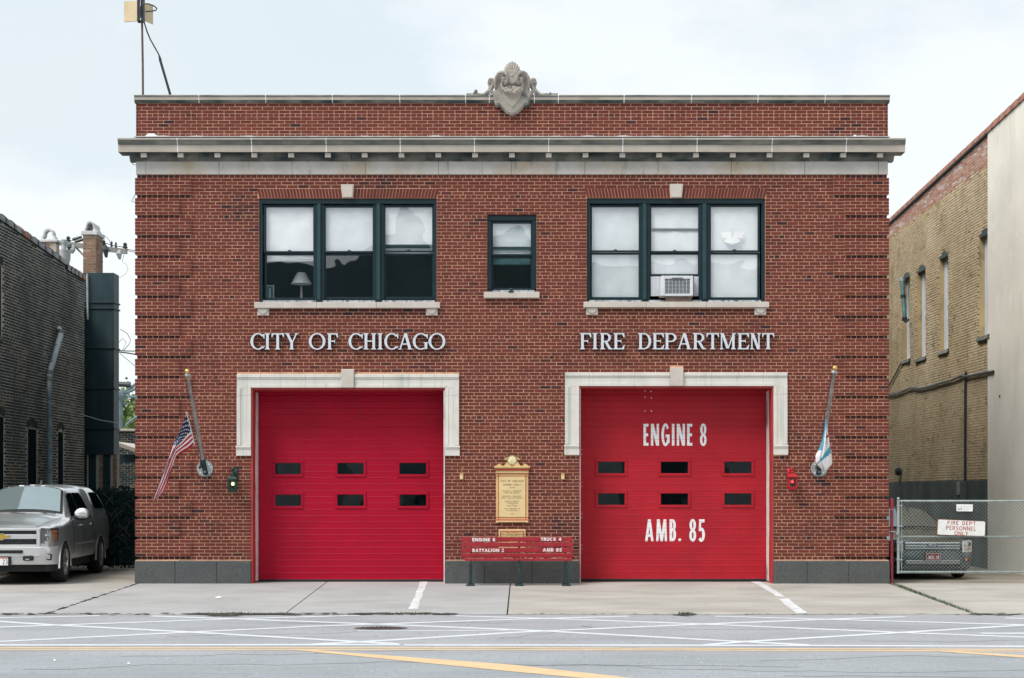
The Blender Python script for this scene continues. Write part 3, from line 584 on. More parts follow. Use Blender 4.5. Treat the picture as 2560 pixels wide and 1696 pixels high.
# the most prominent full bricks become objects of their own, the rest one part
full = sorted([k for k, bk_ in enumerate(bricks) if abs((bk_[1]-bk_[0])-(SL-.0125)) < .004], key=lambda k: (bricks[k][0]+.1)**2+(bricks[k][2]-H)**2)
single = set(full[:300])
def brickbox(mb, x0, x1, z0, z1, y, d):
    c = .004
    mb.add([(x0, y+d, z0), (x1, y+d, z0), (x1, y+d, z1), (x0, y+d, z1), (x0, y+c, z0), (x1, y+c, z0), (x1, y+c, z1), (x0, y+c, z1), (x0+c, y, z0+c), (x1-c, y, z0+c), (x1-c, y, z1-c), (x0+c, y, z1-c)],
           [(0,1,5,4),(1,2,6,5),(2,3,7,6),(3,0,4,7),(4,5,9,8),(5,6,10,9),(6,7,11,10),(7,4,8,11),(8,9,10,11)])
mb = MB()
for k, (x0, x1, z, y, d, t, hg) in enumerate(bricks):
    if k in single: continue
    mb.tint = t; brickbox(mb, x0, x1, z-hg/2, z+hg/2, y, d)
# flat arches of bricks on end over the two wide windows
for (bx0, bx1, ka, kb, kta, ktb, yt, yb) in ((647.8, 1091.5, 856.4, 882.4, 852.8, 884.8, 472.2, 495.6), (1467.2, 1912.8, 1676.4, 1703.6, 1673.8, 1707.2, 471, 495)):
    for side in (0, 1):
        nb_ = 26
        for q in range(nb_):
            mb.tint = tintv(bx0+q, 7); e0, e1 = q/nb_, (q+1)/nb_
            if side == 0: b0, b1 = lerp(bx0, ka-.8, e0), lerp(bx0, ka-.8, e1); t0, t1 = lerp(bx0-6, kta-.8, e0), lerp(bx0-6, kta-.8, e1)
            else: b0, b1 = lerp(kb+.8, bx1, e0), lerp(kb+.8, bx1, e1); t0, t1 = lerp(ktb+.8, bx1+6, e0), lerp(ktb+.8, bx1+6, e1)
            g_ = .75; pl = [(fx(b0+g_), fz(yb)), (fx(b1-g_), fz(yb)), (fx(t1-g_), fz(yt)), (fx(t0+g_), fz(yt))]; y = rb.uniform(-.002, .002)
            mb.prism(pl, y, y+.13)
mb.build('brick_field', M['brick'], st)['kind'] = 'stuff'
VAR = []
for q in range(10):
    b_ = MB(); b_.tint = [.06, .25, .38, .46, .52, .58, .64, .7, .8, .92][q]; brickbox(b_, -(SL-.0125)/2, (SL-.0125)/2, -.02675, .02675, 0, .028); VAR.append((b_.tint, b_.mesh('brick', M['brick'])))
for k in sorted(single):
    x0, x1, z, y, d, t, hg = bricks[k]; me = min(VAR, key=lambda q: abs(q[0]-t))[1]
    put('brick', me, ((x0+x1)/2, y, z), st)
# --- granite base
for (a, b, js) in ((337.5, 628, (438.5, 542)), (1114, 1447.5, (1212, 1330)), (1933.5, 2223.5, (2017.5, 2121))):
    e = [a]+list(js)+[b]
    for p, q in zip(e, e[1:]):
        mb = MB(); mb.box(fx(p)+.002, fx(q)-.002, -.04, .12, -.05, fz(1402.6), .008); mb.build('granite_block', M['granite'], st)
# --- stone: swept profiles cut into blocks
def sweep(x0, x1, prof, dirty=()):
    """profile of (y, z) from back top round the front to back bottom, swept along x"""
    mb = MB(); n_ = len(prof)
    mb.add([(x0, y, z) for y, z in prof]+[(x1, y, z) for y, z in prof], [tuple(range(n_-1, -1, -1)), tuple(range(n_, 2*n_))]+[(i, i+1, n_+i+1, n_+i) for i in range(n_-1)]+[(n_-1, 0, n_, 2*n_-1)]); mb.mi = [0, 0]+[dirty[i] if i in dirty else 0 for i in range(n_)]; return mb
def run(x0, x1, joints, prof, name, m, jm=True, dirty={}):
    e = [x0]+[fx(j) for j in joints]+[x1]
    for a, b in zip(e, e[1:]):
        o = sweep(a+.004, b-.004, prof, dirty).build(name, [m, M['limestone_cove'], M['limestone_dirty']], st)
    mb = MB()
    for j in joints:
        p = [(y-.002 if y < .05 else y, z) for y, z in prof]; s_ = sweep(fx(j)-.007-rnd.uniform(0, .004), fx(j)+.007, p); mb.add(s_.v, s_.f)
    if jm and joints: mb.build('caulked_joint', M['caulk'], st)
zt = 9.535
cop = [(.36, zt), (-.04, zt), (-.075, zt-.012), (-.075, zt-.035), (-.062, zt-.042), (-.058, zt-.105), (-.04, zt-.115), (-.03, zt-.14), (-.012, zt-.155), (.36, zt-.155)]
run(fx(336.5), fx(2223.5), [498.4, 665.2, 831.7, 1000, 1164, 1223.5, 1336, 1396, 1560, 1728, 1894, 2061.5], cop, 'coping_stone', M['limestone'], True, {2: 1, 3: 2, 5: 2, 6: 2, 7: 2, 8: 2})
co = [(.10, 8.685), (-.29, 8.634), (-.29, 8.603), (-.275, 8.598), (-.262, 8.570), (-.268, 8.566), (-.255, 8.545), (-.262, 8.541), (-.240, 8.522), (-.23, 8.516), (-.23, 8.377), (-.215, 8.377), (-.10, 8.372), (.10, 8.372)]
cj = [450.6, 634.6, 819, 1003, 1187, 1371, 1555, 1739, 1925, 2109]
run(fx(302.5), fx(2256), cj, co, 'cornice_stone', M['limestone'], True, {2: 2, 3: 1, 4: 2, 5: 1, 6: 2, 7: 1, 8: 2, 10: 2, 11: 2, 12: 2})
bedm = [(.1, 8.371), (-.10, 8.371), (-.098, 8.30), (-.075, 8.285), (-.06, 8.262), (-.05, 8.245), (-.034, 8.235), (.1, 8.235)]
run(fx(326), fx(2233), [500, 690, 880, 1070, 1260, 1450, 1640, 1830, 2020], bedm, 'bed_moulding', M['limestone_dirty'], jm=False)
fr = [(.1, 8.234), (-.03, 8.234), (-.03, 7.99), (-.024, 7.984), (.1, 7.984)]
run(fx(340.5), fx(2219.5), [365.5, 548, 730.6, 913.6, 1096, 1279, 1462, 1645, 1828, 2011, 2195], fr, 'frieze_stone', M['limestone_frieze'], jm=False)
for i in range(21):
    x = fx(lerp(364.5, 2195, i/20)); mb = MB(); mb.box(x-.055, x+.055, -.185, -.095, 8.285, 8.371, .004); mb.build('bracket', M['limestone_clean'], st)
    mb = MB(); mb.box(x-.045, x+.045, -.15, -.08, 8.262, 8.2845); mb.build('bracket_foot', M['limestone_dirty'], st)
# white flashing where the parapet meets the cornice, smeared unevenly
mb = MB(); x = XL; rows = [[], []]
while x < XR:
    h = .035+.018*noise.noise(Vector((x*3, 1, 2)))+(.085 if 3.95 < x-XL-(-3.6) < 0 else 0); h += .055*(.20 < (x-XL) < .42)*(1 if .22 < (x-XL) < .38 else .5)*(1 if noise.noise(Vector((x*20, 5, 1))) > -.6 else .6)
    if 14.02 < x-XL < 14.06: h += .03
    rows[0].append((x, -.006, 8.688)); rows[1].append((x, -.006, 8.70+h)); x += .035
mb.grid(rows); mb.box(XL, XR, -.2, .02, 8.684, 8.690); mb.build('roof_flashing', M['caulk'], st)
# keystones
def keystone(t0, t1, b0, b1, yt, yb, m=M['limestone_clean'], d=.05):
    mb = MB(); pl = [(fx(b0), fz(yb)), (fx(b1), fz(yb)), (fx(t1), fz(yt)), (fx(t0), fz(yt))]; mb.prism(pl, -d, .1)
    i_ = [(fx(lerp(b0, b1, .08)), fz(yb)+.01), (fx(lerp(b0, b1, .92)), fz(yb)+.01), (fx(lerp(t0, t1, .92)), fz(yt)-.01), (fx(lerp(t0, t1, .08)), fz(yt)-.01)]
    mb.prism(i_, -d-.008, -d+.001); mb.build('keystone', m, st)
keystone(852.8, 884.8, 856.8, 882, 462.3, 495.3); keystone(1673.8, 1707.2, 1676.4, 1703.6, 461.3, 495.3)
# sills and their brackets
def sill(x0, x1, yt, yb, js, prof_d=.085):
    e = [fx(x0)]+[fx(j) for j in js]+[fx(x1)]
    for a, b in zip(e, e[1:]):
        mb = MB(); mb.box(a+.002, b-.002, -prof_d, .2, fz(yb), fz(yt), .006); mb.build('window_sill', M['limestone_clean'], st)
sill(636.8, 1100.5, 757, 771.6, (793, 942)); sill(1458.8, 1921.7, 756, 770, (1615, 1765)); sill(1209.5, 1348.8, 731.2, 746.4, ())
def sbracket(x0, x1, yt, yb):
    mb = MB(); X0, X1, zt_, zb = fx(x0), fx(x1), fz(yt), fz(yb); mb.box(X0, X1, -.035, .1, zb, zt_-.001, .005)
    pl = [( (X0+X1)/2+p, zt_-.004+q) for p, q in ellarc(0, 0, (X1-X0)*.40, (zt_-zb)*.72, 180, 360, 14)]; mb.prism(pl, -.055, -.034)
    mb.build('sill_bracket', M['limestone_clean'], st)
for a in ((643.6, 672.7, 771.6, 789.5), (1064.9, 1093.9, 771.6, 789.5), (1465.3, 1494.6, 770, 788), (1885.8, 1914.9, 770, 788)): sbracket(*a)
# stone surround of each garage door
def surround(ox0, ox1, ix0, ix1, yt, yi, yb, ybase, kx0, kx1, ky):
    m = M['limestone_door']; T = .05
    X0, X1, I0, I1, ZT, ZI, ZB, ZS = fx(ox0), fx(ox1), fx(ix0), fx(ix1), fz(yt), fz(yi), fz(yb), fz(ybase)
    w = I0-X0; mould = lambda a, b: None
    # lintel blocks, each with three steps
    e = [X0, X0+w*1.7, lerp(X0, X1, .31), fx(kx0)]; e2 = [fx(kx1), lerp(X0, X1, .66), X1-w*1.7, X1]; hz = ZT-ZI
    for seg in (e, e2):
        for a, b in zip(seg, seg[1:]):
            L_ = max(a, X0); R_ = min(b, X1); mb = MB(); mb.box(L_+.0015, R_-.0015, -.032, .12, ZI, ZT)
            mb.box(L_+.0015, R_-.0015, -.055, -.0315, ZT-hz*.26, ZT-.002, .006); mb.box(L_+.0015, R_-.0015, -.043, -.0312, ZT-hz*.36, ZT-hz*.262, .004)
            a2, b2 = max(L_, I0-w*.12), min(R_, I1+w*.12); mb.box(a2+.0015, b2-.0015, -.041, -.0310, ZI-.0, ZI+hz*.24, .004)
            mb.build('lintel_stone', m, st)
    for s_, (a, b) in ((0, (X0, I0)), (1, (I1, X1))):
        zc = [ZI-.001, lerp(ZI, ZB, .14), ZB]
        for p, q in zip(zc, zc[1:]):
            mb = MB(); mb.box(a, b, -.032, .12, q+.0015, p-.0015)
            if s_ == 0: mb.box(a+.001, a+w*.26, -.055, -.0315, q+.0015, p-.0015, .006); mb.box(a+w*.262, a+w*.36, -.043, -.0312, q+.0015, p-.0015, .004); mb.box(b-w*.24, b-.001, -.041, -.0310, q+.0015, p-.0015, .004)
            else: mb.box(b-w*.26, b-.001, -.055, -.0315, q+.0015, p-.0015, .006); mb.box(b-w*.36, b-w*.262, -.043, -.0312, q+.0015, p-.0015, .004); mb.box(a+.001, a+w*.24, -.041, -.0310, q+.0015, p-.0015, .004)
            mb.build('jamb_stone', m, st)
        mb = MB(); hb = ZB-ZS; x0, x1 = (a-.02, b) if s_ == 0 else (a, b+.02)
        mb.box(x0, x1, -.062, .1, ZB-hb*.22, ZB-.002, .008); mb.box(x0+(.01 if s_ == 0 else 0), x1-(0 if s_ == 0 else .01), -.05, .1, ZB-hb*.36, ZB-hb*.222, .005); mb.box(x0+(.008 if s_ == 0 else 0), x1-(0 if s_ == 0 else .008), -.042, .12, ZS, ZB-hb*.362); mb.build('jamb_base', m, st)
    mb = MB(); mb.box(fx(kx0)+.002, fx(kx1)-.002, -.085, .12, ZI-.002, fz(ky), .008); mb.build('keystone', M['limestone_clean'], st)
surround(592.7, 1147.8, 628, 1112.8, 936.4, 970, 1115, 1139.7, 853.8, 886, 924.2)
surround(1412.5, 1968, 1448, 1933.5, 932, 966, 1112.5, 1137.5, 1675, 1708, 920.5)
# --- garage doors
def garage_door(key, x0, x1, ytop, ybot, m, mrib, wins, windows_round, jl, jr, label_extra):
    a, b, c, d = OPEN[key]; YD = .56
    g = MB(); g.box(a+.002, a+.035, -.008, YD+.06, -.02, d-.002); g.box(b-.035, b-.002, -.008, YD+.06, -.02, d-.002); g.box(a+.035, b-.035, -.008, YD+.06, d-.03, d-.002)
    gd = g.build('garage_door', M['red_jamb'], st)
    k = (D+YD)/D; X0, X1 = (x0-1280)/S*k, (x1-1280)/S*k; z = lambda py: H-(py-1230)/S*k
    bounds = [1448.8, 1385.6, 1306.4, 1227.2, 1148.2, 1069.0, 989.8, ytop]; off = ybot-1448.8
    bounds = [v+off for v in bounds[:-1]]+[ytop]
    RB = 15.84
    for i in range(7):
        zb, ztp = z(bounds[i])+.001, z(bounds[i+1])-.001; mb = MB()
        wr = [w for w in wins if bounds[i+1] < w[2] < bounds[i]]
        # ribs: strips with a small v groove between
        nz = max(1, round((bounds[i]-bounds[i+1])/RB)); e = [lerp(zb, ztp, q/nz) for q in range(nz+1)]
        cuts = sorted({X0, X1}|{v for w in wr for v in ((w[0]-1280)/S*k, (w[1]-1280)/S*k)})
        for q in range(nz):
            p0, p1 = e[q], e[q+1]
            for s0, s1 in zip(cuts, cuts[1:]):
                mid = (s0+s1)/2; segs = [(p0, p1)]
                for w in wr:
                    wx0, wx1, wz1, wz0 = (w[0]-1280)/S*k, (w[1]-1280)/S*k, z(w[2]), z(w[3])
                    if wx0 < mid < wx1:
                        ns = []
                        for u, v in segs:
                            if wz1 <= u or wz0 >= v: ns.append((u, v)); continue
                            if wz0 > u: ns.append((u, wz0))
                            if wz1 < v: ns.append((wz1, v))
                        segs = ns
                for u, v in segs:
                    gl = .010 if abs(u-p0) < 1e-6 else 0; gu = .003 if abs(v-p1) < 1e-6 else 0
                    prof = [(YD, u), (YD-(.0045 if gl else 0), u+gl*.02), (YD-(.0045 if gl else 0), u+gl*.25), (YD, u+gl*1.2), (YD, v)]
                    mb.grid([[(s0, y, zz) for y, zz in prof], [(s1, y, zz) for y, zz in prof]])
        mb.box(X0, X1, YD+.03, YD+.045, zb, zb+.002)
        mb.build('door_panel', [m], gd)
    for w in wins:
        wx0, wx1, wz1, wz0 = (w[0]-1280)/S*k, (w[1]-1280)/S*k, z(w[2]), z(w[3]); fw = .055
        mb = MB()
        for q in ((wx0, wx1, wz0, wz0+fw), (wx0, wx1, wz1-fw, wz1), (wx0, wx0+fw, wz0+fw, wz1-fw), (wx1-fw, wx1, wz0+fw, wz1-fw)): mb.box(q[0], q[1], YD-.018, YD+.05, q[2], q[3], .008)
        if windows_round:
            for cx_, cz_, sx_, sz_ in ((wx0+fw, wz0+fw, 1, 1), (wx1-fw, wz0+fw, -1, 1), (wx0+fw, wz1-fw, 1, -1), (wx1-fw, wz1-fw, -1, -1)):
                pl = [(cx_, cz_)]+[(cx_+sx_*.03*(1-math.sin(t)), cz_+sz_*.03*(1-math.cos(t))) for t in (0, .4, .8, 1.2, 1.57)]; mb.prism(pl, YD-.008, YD+.04)
        mb.build('window_frame', mrib, gd)
        p = MB(); p.quad((wx0+fw, YD+.012, wz0+fw), (wx1-fw, YD+.012, wz0+fw), (wx1-fw, YD+.012, wz1-fw), (wx0+fw, YD+.012, wz1-fw)); p.build('window_pane', M['glass_small'], gd)
    # weather strips: on the visible reveal, and on the front edge of the other jamb
    sx_, fr_, fm = jl; xi = a+.037 if sx_ < 0 else b-.037; n_ = 40
    mb = MB(); rows = [[], []]
    for q in range(n_+1):
        t = q/n_; zz = lerp(.03, d-.06, t); w_ = .02*math.sin(t*7+1)+.012*math.sin(t*17)
        rows[0].append((xi-.0006*sx_*(1 if sx_ < 0 else 1), .27+w_, zz)); rows[1].append((xi-.012*sx_, YD-.02, zz))
    mb.grid(rows); mb.build('weather_strip', M['weather'], gd)
    mb = MB(); mb.box(fx(fr_[0]), fx(fr_[1]), -.013, -.0085, .0, d-.05); mb.build('edge_strip', M[fm], gd)
    s_ = MB(); s_.box(X0-.02, X1+.02, YD-.01, YD+.05, z(ybot)-.05, z(ybot)-.004, .01); s_.build('bottom_seal', M['black'], gd)
    bl = MB(); bl.box(a-.1, b+.1, YD+.065, YD+.09, z(ytop)-.05, d+.2); bl.box(a-.1, X0, YD+.062, YD+.08, -.05, d+.2); bl.box(X1, b+.1, YD+.062, YD+.08, -.05, d+.2); bl.build('header_panel', m, gd)
    return gd
M['weather'] = mat('weather_strip', (.62, .62, .62), .7, .12, 5, stains=[((.05, .06, .07), 2.5, .55, .7, (1, 1, .6), .7)])
M['red_left_dark'] = M['red_left']
zl = zm(600, 1100, 4.237)
WLd = [(*[zl(x, 0)[0] for x in (340, 678)], *[zl(0, y)[1] for y in (215, 396)]) for _ in range(1)]
def wset(z_, xs_, ys_): return [(z_(a, 0)[0], z_(b, 0)[0], z_(0, c)[1], z_(0, d)[1]) for (c, d) in ys_ for (a, b) in xs_]
gdl = garage_door('door_l', 642, 1110, 978, 1448.8, M['red_left'], M['red_left'], wset(zl, [(343, 677), (1003, 1340), (1662, 2002)], [(216, 395), (552, 731)]), True, (-1, (1109.2, 1112.2), 'weather'), None, '')
zr = zm(1440, 1100, 4.227)
gdr = garage_door('door_r', 1450, 1923, 976, 1447.2, M['red_right'], M['red_right'], wset(zr, [(203, 543), (868, 1213), (1540, 1884)], [(203, 383), (538, 717)]), False, (1, (1449.2, 1451.4), 'steel'), None, '')
# bolts on the right door
def dp(px, py, y=.56): return at(px, py, y)
zb_ = zm(1380, 800, 3.818); mb = MB()
for p in [(889, 679), (944, 682), (888, 740), (948, 746), (889, 871), (949, 871)]: mb.ball(dp(*zb_(*p), .557), .012, 8, 6, (1, .6, 1))
for ys_ in ((104, 156), (450, 494), (780, 822), (1113, 1152)):
    for yy in ys_:
        mb.ball(dp(*zr(62, yy), .557), .008, 6, 5, (1, .6, 1)); mb.ball(dp(*zr(2024, yy-6), .557), .008, 6, 5, (1, .6, 1))
mb.build('bolts', M['caulk'], gdr)
# lettering on the right door
def doortext(rows):
    f = lambda x, z, lf: (x, .5575-lf, z)
    for chars, y0, y1, t in rows:
        mb = MB()
        for ch, xa, xb in chars:
            p, q = dp(*zb_(xa, y1)), dp(*zb_(xb, y0)); bold(mb, ch, p.x, q.x, p.z, q.z, t*.88, t*1.02, f, .001)
        mb.build('lettering', M['white_vinyl'], gdr)
    pass
q_ = lambda x: (x/4.227+1440-1380)*3.818
r_ = lambda y: (y/4.227+1100-800)*3.818
doortext([([('E', 873, 921), ('N', 944, 1021), ('G', 1044, 1123), ('I', 1142, 1171), ('N', 1191, 1269), ('E', 1289, 1339), ('8', 1412, 1475)], 993, 1203, .058),
          ([('A', q_(730), q_(820)), ('M', q_(846), q_(963)), ('B', q_(988), q_(1057)), ('.', q_(1080), q_(1112)), ('8', q_(1197), q_(1270)), ('5', q_(1292), q_(1362))], r_(840), r_(1072), .062)])
# --- crest on the parapet
M['limestone_crest'] = mat('limestone_crest', (.36, .335, .295), .85, .12, 4, fine=60, bump=.12, bs=90, grain=.2, spec=.2, stains=[((.07, .09, .09), 5.0, .54, .70, None, .75)])
crest = MB(); zc_ = zm(1100, 120, 5.918)
def cp(x, y, Y=-.1): return at(*zc_(x, y), Y)
def cprism(mb, pts, y0, y1, c=.02, sym=True):
    """relief slab from a half outline (enlarged photo coordinates) with a sloped rim"""
    pl = [tuple(cp(*p)) for p in pts]; pl = [(p[0], p[2]) for p in pl]; xc = cp(1067, 0).x
    if sym: pl = pl+[(2*xc-p, q) for p, q in reversed(pl) if abs(p-xc) > 1e-3]
    ar = sum(pl[k][0]*pl[(k+1) % len(pl)][1]-pl[(k+1) % len(pl)][0]*pl[k][1] for k in range(len(pl)))
    if ar < 0: pl = pl[::-1]
    n_ = len(pl); cx_, cz_ = sum(p for p, q in pl)/n_, sum(q for p, q in pl)/n_
    ins = []
    for k in range(n_):
        a, b, d = Vector(pl[k-1]), Vector(pl[k]), Vector(pl[(k+1) % n_]); e = (d-a); e = Vector((-e.y, e.x)); e.normalize(); ins.append((b.x+e.x*c, b.y+e.y*c))
    mb.add([(p, y1, q) for p, q in pl]+[(p, y0+c, q) for p, q in pl]+[(p, y0, q) for p, q in ins], [tuple(range(2*n_, 3*n_))]+[(k, (k+1) % n_, n_+(k+1) % n_, n_+k) for k in range(n_)]+[(n_+k, n_+(k+1) % n_, 2*n_+(k+1) % n_, 2*n_+k) for k in range(n_)])
    return mb
cart = put('crest', None, cp(1067, 900), st)
shell_o = [(1067, 370)]
out1 = [(1067, 992), (985, 960), (905, 885), (870, 835), (812, 850), (806, 800), (790, 720), (745, 625), (805, 640), (818, 470), (845, 400), (900, 350), (960, 355), (1067, 420)]
m = cprism(MB(), out1, -.12, .06, .03); m.build('shield_frame', M['limestone_crest'], cart)
inner = [(1067, 895), (1000, 830), (945, 740), (915, 640), (905, 560), (930, 520), (1067, 520)]
m = cprism(MB(), inner, -.135, -.10, .02); m.build('shield', M['limestone'], cart)
# rolled side lobes and volutes
def spiral(cx_, cy_, r0, r1, a0, turns, Y, rad, side=1, n_=26):
    pts = []; 
    for k in range(n_+1):
        t = k/n_; a = R(a0)+turns*2*math.pi*t; r_ = lerp(r0, r1, t); x = cx_+r_*math.cos(a); y = cy_-r_*math.sin(a)
        if side < 0: x = 2*1067-x
        pts.append(cp(x, y, Y))
    return pts
for s_ in (1, -1):
    m = MB(); X = lambda x: x if s_ > 0 else 2*1067-x
    m.tube([cp(X(818), 600, -.12), cp(X(818), 520, -.15), cp(X(828), 440, -.17), cp(X(860), 385, -.18), cp(X(905), 360, -.19), cp(X(950), 368, -.2), cp(X(985), 400, -.2), cp(X(1002), 450, -.2), cp(X(995), 505, -.19), cp(X(965), 535, -.17), cp(X(930), 530, -.16)], [.022, .026, .03, .032, .034, .034, .036, .036, .034, .03, .022], 8)
    m.tube(spiral(940, 475, 46, 6, -60, 1.6, -.19, .02, s_), [.020]*14+[.016]*13, 6)
    m.tube([cp(X(905), 560, -.15), cp(X(925), 500, -.19), cp(X(935), 440, -.19)], [.018, .03, .02], 7)
    m.build('volute', M['limestone_crest'], cart, smooth=50)
    m = MB(); m.tube([cp(X(735), 655, -.06), cp(X(760), 600, -.06), cp(X(780), 550, -.06), cp(X(792), 500, -.06), cp(X(775), 465, -.06), cp(X(745), 458, -.06)], [.04, .042, .045, .04, .03, .02], 8)
    m.tube(spiral(748, 492, 36, 4, 60, 1.7, -.085, .02, s_), .018, 6); m.tube([cp(X(722), 500, -.05), cp(X(728), 545, -.05), cp(X(745), 590, -.05), cp(X(715), 640, -.05), cp(X(650), 690, -.05), cp(X(560), 700, -.05), cp(X(520), 690, -.05), cp(X(500), 660, -.05)], [.03, .032, .035, .035, .03, .026, .024, .02], 7)
    m.tube(spiral(528, 645, 26, 4, 200, 1.6, -.07, .02, -s_ if s_ < 0 else s_), .015, 6); m.tube([cp(X(500), 670, -.04), cp(X(480), 700, -.04), cp(X(455), 715, -.04), cp(X(410), 712, -.04)], [.02, .022, .018, .014], 6); m.tube(spiral(408, 690, 18, 3, 220, 1.5, -.05, .02, s_), .012, 6)
    for q in range(4): m.ball(cp(X(480-10*q), 705-q*3, -.06), .014, 6, 5)
    m.box(*sorted((cp(X(390), 0).x, cp(X(745), 0).x)), -.045, .1, zt-.002, zt+.03); m.build('side_scroll', M['limestone_crest'], cart, smooth=50)
    m = MB(); m.tube(spiral(845, 848, 30, 6, 150, 1.3, -.12, .02, s_), .020, 7); m.ball(cp(X(845), 850, -.12), .03, 10, 8); m.build('lower_volute', M['limestone_dirty'], cart, smooth=50)
m = MB(); NR = 11
for k in range(NR):
    a = R(lerp(174, 6, k/(NR-1))); rx_, rz_ = 132*(1-.04*abs(math.cos(a))), 198
    tip = (1067+rx_*math.cos(a), 408-rz_*math.sin(a)*(1-.10*abs(math.cos(a)))); b_ = (1067+30*math.cos(a), 410-18*math.sin(a)); q = lambda t, Y: cp(lerp(b_[0], tip[0], t), lerp(b_[1], tip[1], t), Y)
    m.tube([q(0, -.16), q(.35, -.175), q(.7, -.165), q(.92, -.13), q(1.0, -.09)], [.008, .017, .027, .031, .020], 7)
pl = [cp(1067+118*math.cos(R(a)), 410-178*math.sin(R(a))) for a in range(0, 181, 12)]; pl = [(p.x, p.z) for p in pl]; m.prism(pl[::-1], -.075, .04)
m.build('shell', M['limestone_crest'], cart, smooth=30)
m = cprism(MB(), [(1067, 560), (1010, 545), (985, 520), (1005, 470), (1000, 410), (970, 370), (985, 340), (1067, 330)], -.20, -.10, .03); m.ball(cp(1067, 405, -.2), .035, 10, 8, (1, .4, 1)); m.build('scroll_top', M['limestone_crest'], cart)
m = MB(); rs = random.Random(5)
for k in range(90):
    t = rs.random(); x = lerp(920, 1215, t); sag = 1-(2*t-1)**2; y = 575+rs.uniform(0, 45)+sag*rs.uniform(0, 62)
    m.ball(cp(x, y, -.17-.03*sag-rs.uniform(0, .02)), rs.uniform(.014, .024), 6, 5, (1.3, .8, .8))
for s_ in (1, -1):
    X = lambda x: x if s_ > 0 else 2*1067-x
    m.tube([cp(X(930), 560, -.16), cp(X(910), 580, -.16), cp(X(893), 585, -.15)], [.02, .018, .006], 6); m.tube([cp(X(915), 500, -.16), cp(X(905), 540, -.17), cp(X(912), 600, -.16)], [.012, .02, .008], 6)
m.build('garland', M['limestone'], cart, smooth=60)
# ------------------------------------------------------------------ windows of the fire station
def bars(mb, rects, y0, y1, c=.004):
    for a, b, yt, yb in rects: mb.box(fx(a), fx(b), y0, y1, fz(yb), fz(yt), c)
def sash(parent, px0, px1, py0, py1, y, fw=5.0, shade=None, bottom=None):
    """a sash: four rails round the glass box px0..px1, py0..py1 (photo pixels, glass edges), at depth y"""
    fb = bottom or fw; mb = MB()
    bars(mb, [(px0-fw, px1+fw, py0-fw, py0), (px0-fw, px1+fw, py1, py1+fb), (px0-fw, px0, py0, py1), (px1, px1+fw, py0, py1)], y, y+.035)
    o = mb.build('sash', M['frame'], parent)
    g = MB(); g.quad((fx(px0), y+.015, fz(py1)), (fx(px1), y+.015, fz(py1)), (fx(px1), y+.015, fz(py0)), (fx(px0), y+.015, fz(py0))); g.build('pane', M['glass'], parent)
def shade(parent, px0, px1, py0, py1, y, m='blind', wave=.012):
    mb = MB(); rows = []
    for i in range(9):
        rows.append([(fx(lerp(px0, px1, j/10)), y+wave*noise.noise(Vector((px0+i*.7, j*.5, py0)))*2, fz(lerp(py0, py1, i/8))) for j in range(11)])
    mb.grid(rows); mb.build('roller_shade', M[m], parent, smooth=60)
def triple(key, panes, outer, mull, lbl):
    a, b, c, d = OPEN[key]; x0, x1, yt, yb = outer
    root = put('triple_window', None, ((a+b)/2, .1, c), st)
    mb = MB(); bars(mb, [(x0, x1, yt, yt+12), (x0, x0+8, yt+12, yb-7), (x1-8, x1, yt+12, yb-7), (x0, x1, yb-7, yb)], .03, .20)
    mb.build('window_frame', M['frame'], root)
    for m0, m1 in mull:
        mb = MB(); mb.box(fx(m0-9), fx(m1+9), .06, .20, fz(yb-7)+.001, fz(yt+12)-.001, .004); mb.build('mullion', M['frame'], root)
        mb = MB(); mb.box(fx(m0), fx(m1), .020, .059, fz(yb-7)+.001, fz(yt+12)-.001, .006); mb.build('mullion_cover', M['frame_mull'], root)
    for i, (gx0, gx1, ut, ub, lt, lb) in enumerate(panes):
        sash(root, gx0, gx1, ut, ub, .07, 5, bottom=4.5); sash(root, gx0, gx1, lt, lb, .108, 5, bottom=6)
        mb = MB(); mb.box(fx(gx0-7), fx(gx1+7), .012, .06, fz(yb)+.002, fz(yb-5), .004); mb.build('sill_strip', M['strip'], root)
        lk = MB(); cx = (gx0+gx1)/2; lk.box(fx(cx-4), fx(cx+4), .055, .075, fz(ub)+.002, fz(ub-2.2), .003); lk.build('sash_lock', M['frame'], root)
    return root
M['strip'] = mat('sill_strip_metal', (.42, .46, .50), .5, .25, 9, metal=.2, stains=[((.05, .07, .08), 6, .5, .62, (2, 1, 1), .8)])
wL = triple('win_l', [(664, 781.8, 517, 626.6, 636.8, 743), (813.3, 930.8, 517.5, 626.5, 637, 741.5), (962.8, 1079.9, 517, 625.5, 636.5, 741)], (647.3, 1092, 496.8, 756.3), [(792.5, 801), (941, 950)], '')
wR = triple('win_r', [(1480.6, 1597.7, 516.5, 624.7, 634.6, 741.3), (1629.2, 1746.7, 517, 626.3, 634.8, 683.6), (1778.7, 1895.8, 516, 624.7, 634.4, 741.8)], (1466.8, 1913.2, 496.2, 755.6), [(1607, 1616.5), (1757, 1766.5)], '')
wC = put('single_window', None, (0, .1, fz(731)), st)
mb = MB(); bars(mb, [(1218, 1341.5, 537.3, 551), (1218, 1228, 551, 724), (1331, 1341.5, 551, 724), (1218, 1341.5, 724, 730.6)], .03, .20, .012); mb.build('window_frame', M['frame'], wC)
sash(wC, 1232.3, 1327, 557.7, 634, .07, 5, bottom=4); sash(wC, 1232.3, 1327, 642.5, 719, .108, 5, bottom=5)
mb = MB(); mb.box(fx(1232), fx(1336), .012, .06, fz(730.5), fz(725.5), .004); mb.build('sill_strip', M['strip'], wC)
